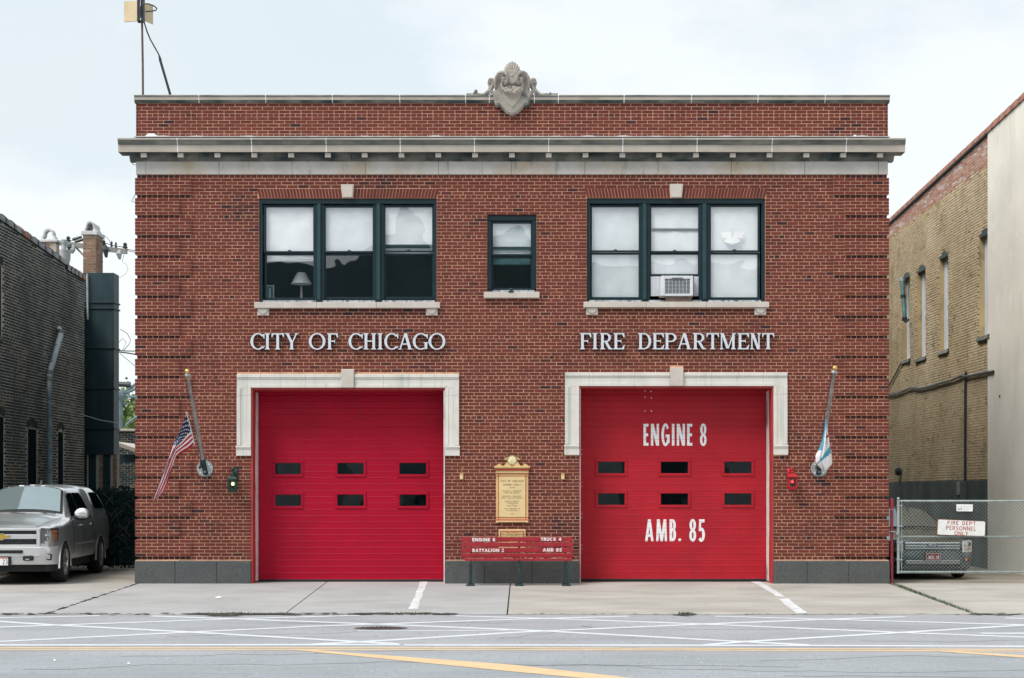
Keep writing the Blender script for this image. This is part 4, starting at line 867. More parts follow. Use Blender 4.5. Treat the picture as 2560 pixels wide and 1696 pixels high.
# shades, seen through the glass
YS = .150
shade(wL, 657, 788, 512, 628, YS); shade(wL, 806, 937, 512, 628, YS, 'blind2'); shade(wL, 956, 1087, 512, 609, YS)
for a, b, c_ in ((664, 783, 646), (955, 1087, 628)): shade(wL, a, b, c_-12, c_+(2 if a == 955 else 4), YS+.05, 'blind2')
for i, (a, b) in enumerate(((1474, 1603), (1623, 1752), (1773, 1902))): shade(wR, a, b, 511, 748 if i != 1 else 690, YS, 'blind2' if i == 0 else 'blind')
mb = MB(); mb.box(fx(1625), fx(1750), YS-.018, YS-.006, fz(575.5), fz(568.5)); mb.build('shade_rail', M['frame_mull'], wR)
shade(wC, 1226, 1334, 552, 614, YS, 'blind2'); shade(wC, 1226, 1334, 619, 634, YS+.03, 'blind2'); mb = MB(); mb.box(fx(1226), fx(1334), YS-.012, YS+.01, fz(621.5), fz(614.5)); mb.build('shade_rail', M['frame_mull'], wC)
mb = MB(); mb.box(fx(1233), fx(1326), YS+.05, YS+.07, fz(658), fz(643)); mb.build('valance', mat('teal_valance', (.06, .16, .17), .8, .2, 8), wC)
mb = MB(); mb.box(fx(956), fx(1086), YS-.012, YS+.01, fz(615), fz(609)); mb.build('shade_rail', M['frame_mull'], wL)
# things in and at the windows
lamp = thing('table_lamp', at(753.5, 745, .62), 'table lamp with white tapered shade behind the lower left window', 'lamp')
zwl = zm(600, 440, 4.126); k = (D+.62)/D
P = lambda x, y: at(*zwl(x, y), .62)
cx = P(633, 0).x; hz = lambda y: P(0, y).z
mb = MB(); mb.lathe([((P(737, 0).x-P(527, 0).x)/2, hz(1116)), ((P(678, 0).x-P(588, 0).x)/2, hz(1000))], (cx, .62, 0), 'Z', 24); mb.build('lamp_shade', M['blind'], lamp, smooth=40)
mb = MB(); mb.lathe([(.03, hz(1250)-.05), (.028, hz(1250)), (.016, hz(1150)), (.008, hz(1110)), (.004, hz(1090))], (cx, .62, 0), 'Z', 14); mb.build('lamp_stem', M['limestone_clean'], lamp, smooth=40)
mb = MB(); mb.lathe([(0, hz(1250)-.08), (.07, hz(1250)-.08), (.07, hz(1250)-.055), (.03, hz(1250)-.05)], (cx, .62, 0), 'Z', 18); mb.build('lamp_foot', M['limestone_clean'], lamp)
tb = thing('desk', (fx(720), .8, 4.75), 'dark desk behind the lower left window carrying the lamp', 'desk'); zt_ = hz(1250)-.082
mb = MB(); mb.box(fx(655), fx(790), .42, 1.0, zt_-.04, zt_, .005); mb.build('desk_top', M['room'], tb)
for a in (fx(660), fx(783)):
    for y in (.46, .94): mb = MB(); mb.box(a, a+.04, y, y+.04, 4.752, zt_-.041); mb.build('leg', M['room'], tb)
pc = thing('picture_frame', (P(312, 0).x, .55, zt_), 'small pale framed box at the corner of the lower left window', 'picture frame')
mb = MB(); x0, x1, z0, z1 = P(272, 0).x, P(355, 0).x, zt_, hz(1132); y = .56
for q in ((x0, x1, z0, z0+.02), (x0, x1, z1-.02, z1), (x0, x0+.02, z0+.02, z1-.02), (x1-.02, x1, z0+.02, z1-.02)): mb.box(q[0], q[1], y, y+.04, q[2], q[3])
mb.build('frame', M['blind2'], pc); mb = MB(); mb.box(x0+.021, x1-.021, y+.02, y+.03, z0+.021, z1-.021); mb.build('picture', M['room'], pc)
mb = MB(); mb.box((x0+x1)/2-.02, (x0+x1)/2+.012, y+.005, y+.019, z0+.03, z1-.06); mb.build('mount', M['blind2'], pc)
# air conditioner
zwr = zm(1420, 440, 4.126); ac = thing('air_conditioner', at(1693, 741, 0), 'pale window air conditioner with grille under the middle right shade', 'air conditioner')
Q = lambda x, y, Y=-.12: at(*zwr(x, y), Y)
acm = mat('ac_beige', (.62, .64, .68), .5, .06, 6); acd = mat('ac_core', (.10, .12, .13), .7, .3, 20)
x0, x1, z0, z1 = Q(962, 0).x, Q(1293, 0).x, Q(0, 1240).z, Q(0, 1030).z
gx0, gx1, gz0, gz1 = Q(1003, 0).x, Q(1260, 0).x, Q(0, 1215).z, Q(0, 1062).z
mb = MB(); mb.box(x0, gx0, -.12, .42, z0, z1, .012); mb.box(gx1, x1, -.12, .42, z0, z1, .012); mb.box(gx0, gx1, -.118, .42, z0+.001, gz0, .006); mb.box(gx0, gx1, -.118, .42, gz1, z1-.001, .006); mb.build('casing', acm, ac)
mb = MB(); mb.box(gx0, gx1, -.05, -.03, gz0, gz1); mb.build('condenser', acd, ac)
mb = MB()
for i in range(1, 7): mb.box(lerp(gx0, gx1, i/7)-.003, lerp(gx0, gx1, i/7)+.003, -.114, -.108, gz0, gz1)
for i in range(1, 11): mb.box(gx0, gx1, -.108, -.100, lerp(gz0, gz1, i/11)-.0028, lerp(gz0, gz1, i/11)+.0028)
mb.build('grille', acm, ac)
mb = MB(); mb.box(Q(1070, 0).x, Q(1185, 0).x, -.126, -.117, Q(0, 1068).z, Q(0, 1050).z); mb.build('badge_recess', acd, ac)
for a, b in ((853, 955), (1298, 1362)):
    X0, X1 = Q(a, 0, .10).x, Q(b, 0, .10).x; mb = MB(); nf = 14; rows = [[], []]
    for i in range(nf+1): x = lerp(X0, X1, i/nf); y = .085+(.014 if i % 2 else 0); rows[0].append((x, y, Q(0, 1245, .15).z)); rows[1].append((x, y, Q(0, 1042, .15).z))
    mb.grid(rows); mb.build('accordion_panel', acm, ac)
mb = MB(); mb.box(Q(945, 0).x, Q(1290, 0).x, -.10, .0, z0-.025, z0-.002, .004); mb.build('support_tray', mat('rusty_tray', (.20, .15, .12), .8, .4, 12), ac)
mb = MB(); mb.box(Q(1010, 0).x, Q(1280, 0).x, -.06, .06, fz(756)+.002, z0-.026, .004); mb.build('support_block', mat('wood_block', (.22, .16, .13), .9, .3, 8), ac)
# sticker in the right window: two crossed flags over an oval
dec = MB(); yv = .082
w_ = lambda x, y: (fx(zwr(x, y)[0]), fz(zwr(x, y)[1]))
for pl in ([(1580, 572), (1610, 578), (1650, 566), (1688, 572), (1700, 628), (1640, 632), (1605, 642), (1592, 610)], [(1825, 572), (1795, 578), (1755, 563), (1718, 572), (1706, 628), (1765, 632), (1800, 642), (1812, 610)], [(1617+83+p, 660+q) for p, q in ellarc(0, 0, 84, 33, 0, 360, 24)[:-1]], [(1690, 690), (1700, 692), (1688, 711), (1680, 711)], [(1716, 690), (1706, 692), (1712, 711), (1720, 711)]):
    p3 = [(w_(*p)[0], yv, w_(*p)[1]) for p in pl]; dec.add(p3, [tuple(range(len(p3)))]); yv -= .0004
tag(dec.build('window_sticker', M['white_vinyl']), 'white sticker of two crossed flags over an oval on glass', 'sticker')
# iron fitting on the centre sill
hk = thing('sill_fitting', at(1277.5, 731, -.05), 'small dark green iron fitting standing on the centre window sill', 'fitting')
mb = MB(); hp = at(1277.5, 731, -.05); mb.box(hp.x-.055, hp.x+.055, -.09, -.01, hp.z-.02, hp.z+.025, .01); mb.build('base', M['frame_mull'], hk); mb = MB(); mb.ball((hp.x, -.05, hp.z+.055), .03, 10, 8); mb.build('knob', M['frame_mull'], hk)
# ------------------------------------------------------------------ raised lettering
s1 = thing('wall_lettering', at(870, 876, -.05), 'raised white metal capitals CITY OF CHICAGO over the left door', 'lettering', 'raised lettering on the brick front')
zA = zm(580, 800, 3.945); 
for ch, a, b in (('C',188,322),('I',330,381),('T',396,517),('Y',522,666),('O',762,926),('F',942,1050),('C',1153,1288),('H',1300,1426),('I',1437,1492),('C',1505,1638),('A',1640,1786),('G',1785,1928),('O',1940,2106)):
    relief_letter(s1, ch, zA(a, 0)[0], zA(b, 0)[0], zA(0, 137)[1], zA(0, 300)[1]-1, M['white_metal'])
s2 = thing('wall_lettering', at(1690, 875, -.05), 'raised white metal capitals FIRE DEPARTMENT over the right door', 'lettering', 'raised lettering on the brick front')
for ch, a, b in (('F',265,374),('I',386,431),('R',455,572),('E',583,690),('D',818,944),('E',955,1066),('P',1070,1190),('A',1188,1330),('R',1340,1462),('T',1470,1588),('M',1595,1750),('E',1765,1875),('N',1884,1988),('T',2000,2114)):
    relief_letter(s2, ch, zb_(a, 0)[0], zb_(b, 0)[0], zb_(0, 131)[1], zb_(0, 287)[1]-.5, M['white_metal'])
# ------------------------------------------------------------------ plaques
M['tan'] = mat('tan_plaque', (.62, .44, .20), .55, .06, 4); M['tan_light'] = mat('tan_plaque_light', (.70, .54, .28), .55, .05, 4); M['plaque_red'] = mat('plaque_red', (.50, .04, .03), .5, .1, 8); M['ink'] = mat('dark_letter_paint', (.09, .055, .03), .6, .1, 8); M['olive'] = mat('olive_trim', (.16, .15, .06), .6, .2, 8)
zp = zm(1200, 1120, 6.531); pq = thing('plaque', at(1280, 1307, -.03), 'tall tan dedication plaque with a round medallion on top', 'plaque', 'tan plaques above the bench')
U = lambda x, y, Y=-.04: at(*zp(x, y), Y)
def ubox(mb, x0, x1, y0, y1, ya, yb, c=.003): a, b = U(x0, y1), U(x1, y0); mb.box(a.x, b.x, ya, yb, a.z, b.z, c)
mb = MB(); ubox(mb, 262, 788, 425, 1190, -.035, .004); mb.build('panel', M['tan'], pq)
mb = MB(); ubox(mb, 310, 742, 470, 1132, -.040, -.034, .002); mb.build('text_field', M['tan_light'], pq)
mb = MB()
for q in ((297, 306, 425, 1190), (744, 752, 425, 1190), (262, 788, 460, 467), (262, 788, 1133, 1139), (262, 788, 418, 426)): ubox(mb, *q, -.041, -.0345, 0)
ubox(mb, 258, 792, 1170, 1190, -.05, -.034); mb.build('red_lines', M['plaque_red'], pq)
mb = MB(); ubox(mb, 262, 788, 1190, 1215, -.055, .004, .006); ubox(mb, 262, 300, 1215, 1224, -.05, .004, .002); ubox(mb, 745, 788, 1215, 1224, -.05, .004, .002); mb.build('foot_moulding', M['tan_light'], pq)
mb = MB(); ubox(mb, 232, 820, 298, 330, -.10, .004, .008); ubox(mb, 245, 805, 330, 340, -.085, .004); ubox(mb, 258, 795, 368, 418, -.06, .004, .006)
for i in range(24): ubox(mb, 266+i*22, 276+i*22, 372, 382, -.068, -.0595, 0)
mb.build('cornice', M['tan'], pq); mb = MB(); ubox(mb, 250, 802, 341, 367, -.075, .004); mb.build('red_band', M['plaque_red'], pq)
mb = MB()
for s_ in (1, -1):
    X = lambda x: x if s_ > 0 else 1051-x
    pts = [U(X(x), y) for x, y in ((265, 297), (268, 285), (300, 268), (325, 255), (338, 268), (330, 280), (345, 284), (385, 296))]
    pl = [(p.x, p.z) for p in pts]; pl = pl if s_ > 0 else pl[::-1]; mb.prism(pl[::-1], -.055, .0)
    pts = [U(X(x), y) for x, y in ((386, 297), (410, 270), (425, 235), (460, 250), (500, 297))]; pl = [(p.x, p.z) for p in pts]; pl = pl if s_ > 0 else pl[::-1]; mb.prism(pl[::-1], -.05, .0)
    pts = [U(X(x), y) for x, y in ((400, 190), (435, 150), (450, 165), (425, 200), (405, 200))]; pl = [(p.x, p.z) for p in pts]; pl = pl if s_ > 0 else pl[::-1]; mb.prism(pl, -.05, .0)
mb.build('pediment', M['tan'], pq)
c_ = U(525, 205); mb = MB(); mb.lathe([(0, -.045), (.105, -.045), (.108, -.03), (.108, .0)], (c_.x, 0, c_.z), 'Y', 32); mb.build('medallion_ring', M['olive'], pq)
mb = MB()
for i in range(20): a = 2*math.pi*i/20; mb.ball((c_.x+.094*math.cos(a), -.046, c_.z+.094*math.sin(a)), .008, 6, 4)
mb.build('ring_beads', M['tan_light'], pq)
mb = MB(); mb.lathe([(0, -.056), (.05, -.054), (.078, -.048), (.083, -.04)], (c_.x, 0, c_.z), 'Y', 28); rs = random.Random(4)
for i in range(26): a = rs.uniform(0, 6.28); q = rs.uniform(.01, .06); mb.ball((c_.x+q*math.cos(a), -.054, c_.z+q*math.sin(a)), rs.uniform(.006, .012), 6, 4)
mb.build('medallion', mat('pale_medallion', (.75, .66, .42), .5, .1, 20), pq, smooth=40)
tf = lambda x, z, lf: (x, -.0405-lf, z)
for s_, x0, x1, y0, y1, t in (('CITY OF CHICAGO', 335, 715, 528, 560, .0075), ('EDWARD J KELLY', 380, 665, 588, 616, .006), ('MAYOR', 484, 565, 643, 660, .004), ('MICHAEL J CORRIGAN', 370, 680, 697, 715, .0045), ('CHIEF FIRE MARSHAL', 398, 648, 727, 743, .004), ('ANTHONY J MULLANEY', 370, 680, 782, 799, .0045), ('DEPUTY CHIEF FIRE MARSHAL', 345, 703, 812, 828, .004), ('OSCAR E HEWITT', 405, 640, 867, 885, .0045), ('COMMISSIONER', 437, 613, 896, 911, .004), ('OF', 512, 540, 917, 931, .004), ('PUBLIC WORKS', 437, 613, 939, 955, .004), ('PAUL GERHARDT JR', 393, 657, 987, 1004, .0045), ('CITY ARCHITECT', 425, 625, 1017, 1032, .004), ('1936', 500, 550, 1072, 1089, .0045)):
    a, b = U(x0, y1), U(x1, y0); tx = MB(); textrow(tx, s_, a.x, b.x, a.z, b.z-a.z, t, tf, 0); tx.build('lettering', M['ink'], pq)
p2 = thing('plaque', at(1280, 1362, -.02), 'small tan plaque with red border, half hidden behind the bench', 'plaque', 'tan plaques above the bench')
mb = MB(); ubox(mb, 305, 745, 1330, 1640, -.025, .004, .006); mb.build('panel', M['tan_light'], p2)
mb = MB()
for q in ((328, 722, 1358, 1372), (328, 344, 1372, 1600), (706, 722, 1372, 1600)): ubox(mb, *q, -.030, -.0245, 0)
mb.build('red_border', M['plaque_red'], p2); mb = MB(); ubox(mb, 345, 705, 1373, 1600, -.029, -.0246, 0); mb.build('text_field', M['tan'], p2)
tf2 = lambda x, z, lf: (x, -.0295-lf, z)
for s_, x0, x1, y0, y1, t in (('FIRE STATION', 432, 618, 1380, 1397, .0045), ('PUBLIC BUILDING COMMISSION', 350, 702, 1408, 1421, .0045), ('OF CHICAGO', 430, 610, 1428, 1440, .004)): a, b = U(x0, y1), U(x1, y0); tx = MB(); textrow(tx, s_, a.x, b.x, a.z, b.z-a.z, t, tf2, 0); tx.build('lettering', M['ink'], p2)
for px, lb in ((1154, 'small tan box on the brick wall left of the plaque'), (1407, 'small tan box on the brick wall right of the plaque')):
    t_ = thing('wall_box', at(px, 1199, -.02), lb, 'wall box', 'small tan boxes beside the plaque'); x = fx(px); z0, z1 = fz(1199), fz(1184.5)
    mb = MB(); mb.box(x-.033, x+.033, -.05, .004, z0, z1-.02, .006); mb.build('box_body', M['tan_light'], t_); mb = MB(); mb.box(x-.037, x+.037, -.056, .004, z1-.0195, z1, .005); mb.build('lid', M['tan'], t_)
    if px < 1200: mb = MB(); mb.tube([(x+.01, -.006, z1), (x+.008, -.008, z1+.06), (x+.003, -.004, z1+.12)], .004, 6); mb.build('wire', M['tan'], t_)
# ------------------------------------------------------------------ bench
zB = zm(1120, 1120, 4.355); bn = thing('bench', (.06, -.5, 0), 'red slatted bench with white unit names on its back', 'bench')
M['bench_red'] = mat('bench_red', (.33, .018, .030), .45, .12, 5, bump=.08, bs=60, stains=[((.55, .38, .30), 14, .70, .78, (.3, 1, 1.2), .7), ((.16, .01, .02), 3, .58, .8, None, .5)])
M['bench_edge'] = mat('bench_worn_wood', (.55, .36, .26), .8, .3, 14)
M['bench_iron'] = mat('bench_iron', (.012, .035, .042), .5, .25, 9, stains=[((.45, .50, .50), 16, .66, .74, (1, 1, .4), .8)])
def Bp(x, y, Y): return at(*zB(x, y), Y)
slats = []
for i, (y0, y1) in enumerate(((971, 1023), (1031, 1079), (1089, 1139), (1147, 1194))):
    Y = -.30-.045*i; a, b = Bp(148+(i % 2)*2, y1, Y), Bp(1358+i*2, y0, Y); mb = MB(); mb.box(a.x, b.x, Y, Y+.028, a.z, b.z, .006)
    o = mb.build('back_slat', M['bench_red'], bn); slats.append((o, Y))
    mb = MB(); rs = random.Random(i+40)
    for _ in range(16):
        x = rs.uniform(a.x, b.x-.1); w = rs.uniform(.01, .09)*(1 if rs.random() < .8 else 2); zz = (b.z if rs.random() < .6 else a.z+.003)-.0015; mb.box(x, min(x+w, b.x), Y-.0012, Y+.012, zz-rs.uniform(.001, .004), zz+.002)
    mb.build('worn_edge', M['bench_edge'], o)['kind'] = 'stuff'
for i, (Y0, Y1) in enumerate(((-.80, -.71), (-.70, -.61), (-.60, -.51))):
    a, b = Bp(165, 1245, -.80), Bp(1370, 1200, -.80); mb = MB(); zt_ = b.z-.008*i; mb.box(a.x+(.035 if i == 0 else 0), b.x-.03, Y0, Y1, zt_-.055 if i == 0 else zt_-.03, zt_, .006)
    o = mb.build('seat_slat', M['bench_red'], bn)
    if i == 0:
        mb = MB(); rs = random.Random(77)
        for _ in range(26): x = rs.uniform(a.x+.04, b.x-.15); w = rs.uniform(.02, .12); mb.box(x, x+w, Y0-.0012, Y0+.02, zt_-rs.uniform(.004, .009), zt_+.0012)
        mb.build('worn_edge', M['bench_edge'], o)['kind'] = 'stuff'
for i, px in enumerate((243, 775, 1290)):
    c_ = Bp(px, 1485, -.78); x = c_.x; mb = MB(); w = .026
    mb.box(x-w, x+w, -.79, -.74, .03, Bp(0, 1232, -.8).z-.05, .006); mb.box(x-w, x+w, -.74, -.30, Bp(0, 1232, -.8).z-.10, Bp(0, 1232, -.8).z-.062, .006)
    zb2 = Bp(0, 1232, -.8).z-.08; mb.tube([(x, -.36, .02), (x, -.36, .25), (x, -.38, zb2), (x, -.33, .62), (x, -.262, Bp(0, 980, -.3).z)], .022, 8)
    mb.box(x-.085, x+.085, -.85, -.72, -.002, .028, .008); mb.box(x-.07, x+.07, -.42, -.30, -.002, .026, .008); mb.build('leg', M['bench_iron'], bn)
tf3 = {}
for s_, x0, x1, y0, y1, sl in (('ENGINE 8', 265, 514, 982, 1019, 0), ('TRUCK 4', 1010, 1233, 977, 1013, 0), ('BATTALION 2', 266, 609, 1099, 1134, 2), ('AMB 85', 1032, 1239, 1094, 1130, 2)):
    o, Y = slats[sl]; a, b = Bp(x0, y1, Y), Bp(x1, y0, Y); mb = MB(); boldrow(mb, s_, a.x, b.x, a.z, b.z-a.z, .0165, .0155, lambda x, z, lf: (x, Y-.0012-lf, z)); mb.build('lettering', M['white_vinyl'], o)
# ------------------------------------------------------------------ lanterns
def lantern(px, pyt, pyb, m, bulbm, name_lbl, lit):
    b_ = at(px, pyb, -.18); t_ = thing('wall_lantern', (b_.x, -.18, b_.z), name_lbl, 'lantern', 'lanterns beside the garage doors'); x, z = b_.x, b_.z; Y = -.17; h = (pyb-pyt)/S*.994
    w = .072
    mb = MB(); mb.box(x-w, x+w, Y-w, Y+w, z, z+.03, .006); mb.box(x-w*.8, x+w*.8, Y-w*.8, Y+w*.8, z-.012, z-.001); mb.build('base', m, t_)
    mb = MB()
    for sx_ in (-1, 1):
        for sy_ in (-1, 1): mb.box(x+sx_*w-.011, x+sx_*w+.011, Y+sy_*w-.011, Y+sy_*w+.011, z+.031, z+.235, .003)
    for zz in (.034, .215):
        for s_ in (-1, 1): mb.box(x-w+.012, x+w-.012, Y+s_*w-.008, Y+s_*w+.008, z+zz, z+zz+.018); mb.box(x+s_*w-.008, x+s_*w+.008, Y-w+.012, Y+w-.012, z+zz, z+zz+.018)
    mb.build('cage', m, t_)
    mb = MB(); rows = []
    for r__, zz in ((.10, .236), (.102, .246), (.06, .29), (.03, .305), (.028, .325), (.036, .335), (.02, .35), (.0, .352)): rows.append([(x+r__*a, Y+r__*b, z+zz) for a, b in ((-1, -1), (1, -1), (1, 1), (-1, 1))])
    mb.grid(rows, True); mb.build('roof', m, t_)
    mb = MB()
    for s_ in (-1, 1): mb.quad((x-w+.012, Y+s_*w, z+.05), (x+w-.012, Y+s_*w, z+.05), (x+w-.012, Y+s_*w, z+.215), (x-w+.012, Y+s_*w, z+.215)); mb.quad((x+s_*w, Y-w+.012, z+.05), (x+s_*w, Y+w-.012, z+.05), (x+s_*w, Y+w-.012, z+.215), (x+s_*w, Y-w+.012, z+.215))
    mb.build('glass', M['glass_small'], t_)
    mb = MB(); mb.ball((x, Y, z+.15), .026, 12, 8, (1, 1, 1.35)); mb.build('bulb', bulbm, t_, smooth=60); mb = MB(); mb.lathe([(.015, .03), (.015, .118), (.0, .12)], (x, Y, z), 'Z', 10); mb.build('bulb_socket', M['black'], t_)
    mb = MB(); s_ = 1 if px < 1000 else -1; mb.box(x-.05+s_*.02, x+.05+s_*.02, -.03, .004, z+.20, z+h-.02, .008); mb.tube([(x+s_*.02, -.02, z+.30), (x+s_*.02, -.06, z+.36), (x, -.11, z+.39), (x, Y, z+.375), (x, Y, z+.345)], .014, 8); mb.ball((x, -.11, z+h-.03), .034, 10, 8); mb.build('wall_bracket', m, t_, smooth=50)
M['lant_green'] = mat('lantern_green', (.004, .040, .030), .5, .2, 10); M['lant_red'] = mat('lantern_red', (.42, .012, .020), .45, .1, 10)
lantern(581.5, 1169, 1229.5, M['lant_green'], mat('lit_bulb', (1, .9, .4), .5, 0, 5, emit=((1.0, .95, .35), 1.6)), 'dark green wall lantern with a lit yellow bulb', 1)
lantern(1981, 1168.7, 1223.8, M['lant_red'], mat('lit_red_bulb', (1, .1, .1), .5, 0, 5, emit=((1.0, .05, .06), 1.2)), 'bright red wall lantern with a lit red bulb', 1)
# ------------------------------------------------------------------ flagpoles and flags
def flagpole(bx, by, tx_, ty_, tipY, lbl):
    b_, t_ = at(bx, by, -.08), at(tx_, ty_, tipY); root = thing('flagpole', (b_.x, 0, b_.z), lbl, 'flagpole', 'flagpoles on the brick front'); d = (t_-b_)
    mb = MB(); mb.tube([b_+d*.0, b_+d*.5, b_+d*.965], [.038, .034, .026], 14); mb.build('pole', M['pole'], root, smooth=50)
    mb = MB(); mb.tube([b_-d*.02+Vector((0, .02, 0)), b_+d*.13], [.05, .048], 14); mb.build('socket', M['frame_mull'], root, smooth=50)
    pz = fz(by-8); px = fx(bx); mb = MB(); mb.lathe([(0, -.02), (.155, -.02), (.16, -.014), (.16, .004)], (px, 0, pz), 'Y', 36); mb.build('wall_plate', M['steel'], root)
    mb = MB()
    for a in (45, 135, 225, 315): mb.ball((px+.115*math.cos(R(a)), -.022, pz+.115*math.sin(R(a))), .014, 8, 6, (1, .8, 1))
    mb.build('plate_bolts', M['caulk'], root)
    mb = MB(); mb.lathe([(.0, .03), (.045, .03), (.055, .015), (.055, -.015), (.03, -.03)], b_+d*.955, 'Z', 14); mb.build('truck_pulley', M['steel'], root)
    mb = MB(); mb.ball(b_+d*.99+Vector((0, 0, .01)), .045, 16, 12); mb.build('ball', M['gold'], root, smooth=60)
    mb = MB(); o_ = Vector((-.05, -.04, 0)); mb.tube([b_+d*.95+o_, b_+d*.6+o_+Vector((-.02, 0, 0)), b_+d*.3+o_*.8, b_+d*.09+o_*.7], .005, 5); mb.build('halyard', M['dark_metal'], root)
    mb = MB(); e = b_+d*.07+Vector((-.055, -.03, 0)); mb.box(e.x-.02, e.x+.02, e.y-.02, e.y+.02, e.z-.06, e.z+.06, .006); mb.ball(e+Vector((-.02, 0, -.05)), .03, 8, 6); mb.build('cleat', M['dark_metal'], root)
    return b_, d
fb, fd = flagpole(512.8, 1180, 467.5, 927, -1.30, 'weathered flagpole left of the left door carrying a striped flag')
gb, gd_ = flagpole(2047.5, 1180, 2087.5, 919, -1.42, 'weathered flagpole right of the right door carrying a blue and white flag')
cl = lambda n, c: mat(n, c, .85, .08, 12, bump=.1, bs=300, spec=.2)
FR, FW, FB = cl('flag_red', (.50, .010, .030)), cl('flag_white', (.82, .82, .84)), cl('flag_blue', (.008, .024, .085))
zf = zm(360, 900, 4.127); F = lambda x, y, Y: at(*zf(x, y), Y)
NU, NV = 52, 90
# edges of the cloth, along its fly: top edge, canton foot, lower edge (enlarged photo coordinates, depth)
e0 = [(0, (436, 542, -.92)), (.12, (400, 665, -.93)), (.25, (356, 760, -.95)), (.40, (300, 885, -.96)), (.5, (268, 985, -.96)), (.65, (205, 1130, -.95)), (.8, (150, 1280, -.93)), (.9, (128, 1350, -.92)), (1.0, (96, 1462, -.90))]
e1 = [(0, (489, 735, -.62)), (.12, (440, 780, -.70)), (.25, (390, 840, -.80)), (.40, (335, 888, -.90)), (.5, (280, 985, -.93)), (.65, (215, 1128, -.94)), (.8, (158, 1280, -.93)), (.9, (133, 1350, -.92)), (1.0, (99, 1460, -.90))]
e2 = [(0, (517, 868, -.44)), (.12, (455, 925, -.52)), (.25, (380, 965, -.62)), (.40, (328, 1008, -.74)), (.5, (312, 1055, -.80)), (.65, (282, 1160, -.86)), (.8, (245, 1285, -.90)), (.9, (205, 1352, -.91)), (1.0, (122, 1450, -.90))]
def cloth(u, v, A, B, Cc, um):
    p0, p1, p2 = plerp(A, v), plerp(B, v), plerp(Cc, v)
    p = tuple(lerp(a, b, u/um) for a, b in zip(p0, p1)) if u < um else tuple(lerp(a, b, (u-um)/(1-um)) for a, b in zip(p1, p2))
    return p
vv = []; 
for i in range(NU+1):
    for j in range(NV+1):
        u, v = i/NU, j/NV; x, y, Y = cloth(u, v, e0, e1, e2, 7/13)
        f_ = min(1, v*3); Y += f_*(.045*math.sin(u*13+v*4)+.025*math.sin(u*24-v*9)); x += f_*5*math.sin(u*9+v*12)*.6; vv.append(F(x, y, Y))
mb = MB(); mb.v = [tuple(p) for p in vv]
for i in range(NU):
    for j in range(NV):
        s_ = int(i/NU*13); m_ = 0 if s_ % 2 == 0 else 1
        if s_ < 7 and j/NV < .40:
            m_ = 2; ci, cj = i % 4, j % 6
            if (ci in (1, 2) and cj in (1, 2) and (i//4) % 2 == 0 and i < 27) or (ci in (1, 2) and cj in (4, 5) and (i//4) % 2 == 1 and i < 27): m_ = 1
        mb.f.append((i*(NV+1)+j, (i+1)*(NV+1)+j, (i+1)*(NV+1)+j+1, i*(NV+1)+j+1)); mb.t.append(.5); mb.mi.append(m_)
fl = thing('flag', F(436, 542, -.9), 'ragged red and white striped flag with starred blue corner', 'flag')
mb.build('cloth', [FR, FW, FB], fl, smooth=60)
mb = MB(); mb.tube([F(436, 540, -.925), F(489, 735, -.625), F(519, 872, -.44)], .010, 6); mb.build('heading', FW, fl)
zg = zm(1920, 900, 4.355); G = lambda x, y, Y: at(*zg(x, y), Y)
l_ = [(0, (629, 642, -.92)), (.2, (610, 745, -.90)), (.4, (583, 880, -.86)), (.55, (552, 975, -.82)), (.7, (517, 1045, -.80)), (.8, (520, 1110, -.78)), (.9, (540, 1150, -.76)), (1, (590, 1197, -.74))]
c2 = [(0, (634, 648, -.92)), (.2, (632, 750, -.98)), (.4, (625, 870, -1.0)), (.55, (615, 960, -1.0)), (.7, (595, 1060, -1.0)), (.8, (600, 1110, -.98)), (.9, (610, 1160, -.94)), (1, (618, 1203, -.88))]
r2 = [(0, (640, 655, -.92)), (.2, (652, 790, -.84)), (.4, (662, 850, -.78)), (.55, (675, 930, -.74)), (.7, (690, 1020, -.70)), (.8, (698, 1090, -.68)), (.9, (695, 1140, -.68)), (1, (650, 1190, -.70))]
LB = cl('flag_light_blue', (.10, .36, .50))
mb = MB(); NU, NV = 30, 60
for i in range(NU+1):
    for j in range(NV+1):
        u, v = i/NU, j/NV; x, y, Y = cloth(u, v, l_, c2, r2, .5); Y += min(1, v*3)*(.05*math.sin(u*11+v*3)+.02*math.sin(u*21)); mb.v.append(tuple(G(x, y, Y)))
for i in range(NU):
    for j in range(NV):
        u, v = (i+.5)/NU, (j+.5)/NV; x, y, Y = cloth(u, v, l_, c2, r2, .5); m_ = 1
        if x < lerp(650, 592, (y-640)/340) and y < 990: m_ = 0
        d_ = (y-lerp(1145, 945, (x-525)/(668-525)))
        if 0 < d_ < lerp(4, 92, min(1, max(0, (x-530)/150))): m_ = 0
        if 820 < y < 845 and x > 632+(838-y)*.6: m_ = 2
        mb.f.append((i*(NV+1)+j, (i+1)*(NV+1)+j, (i+1)*(NV+1)+j+1, i*(NV+1)+j+1)); mb.t.append(.5); mb.mi.append(m_)
f2 = thing('flag', G(640, 650, -.9), 'furled white flag with light blue stripes and a red star tip', 'flag')
mb.build('cloth', [LB, FW, FR], f2, smooth=60)
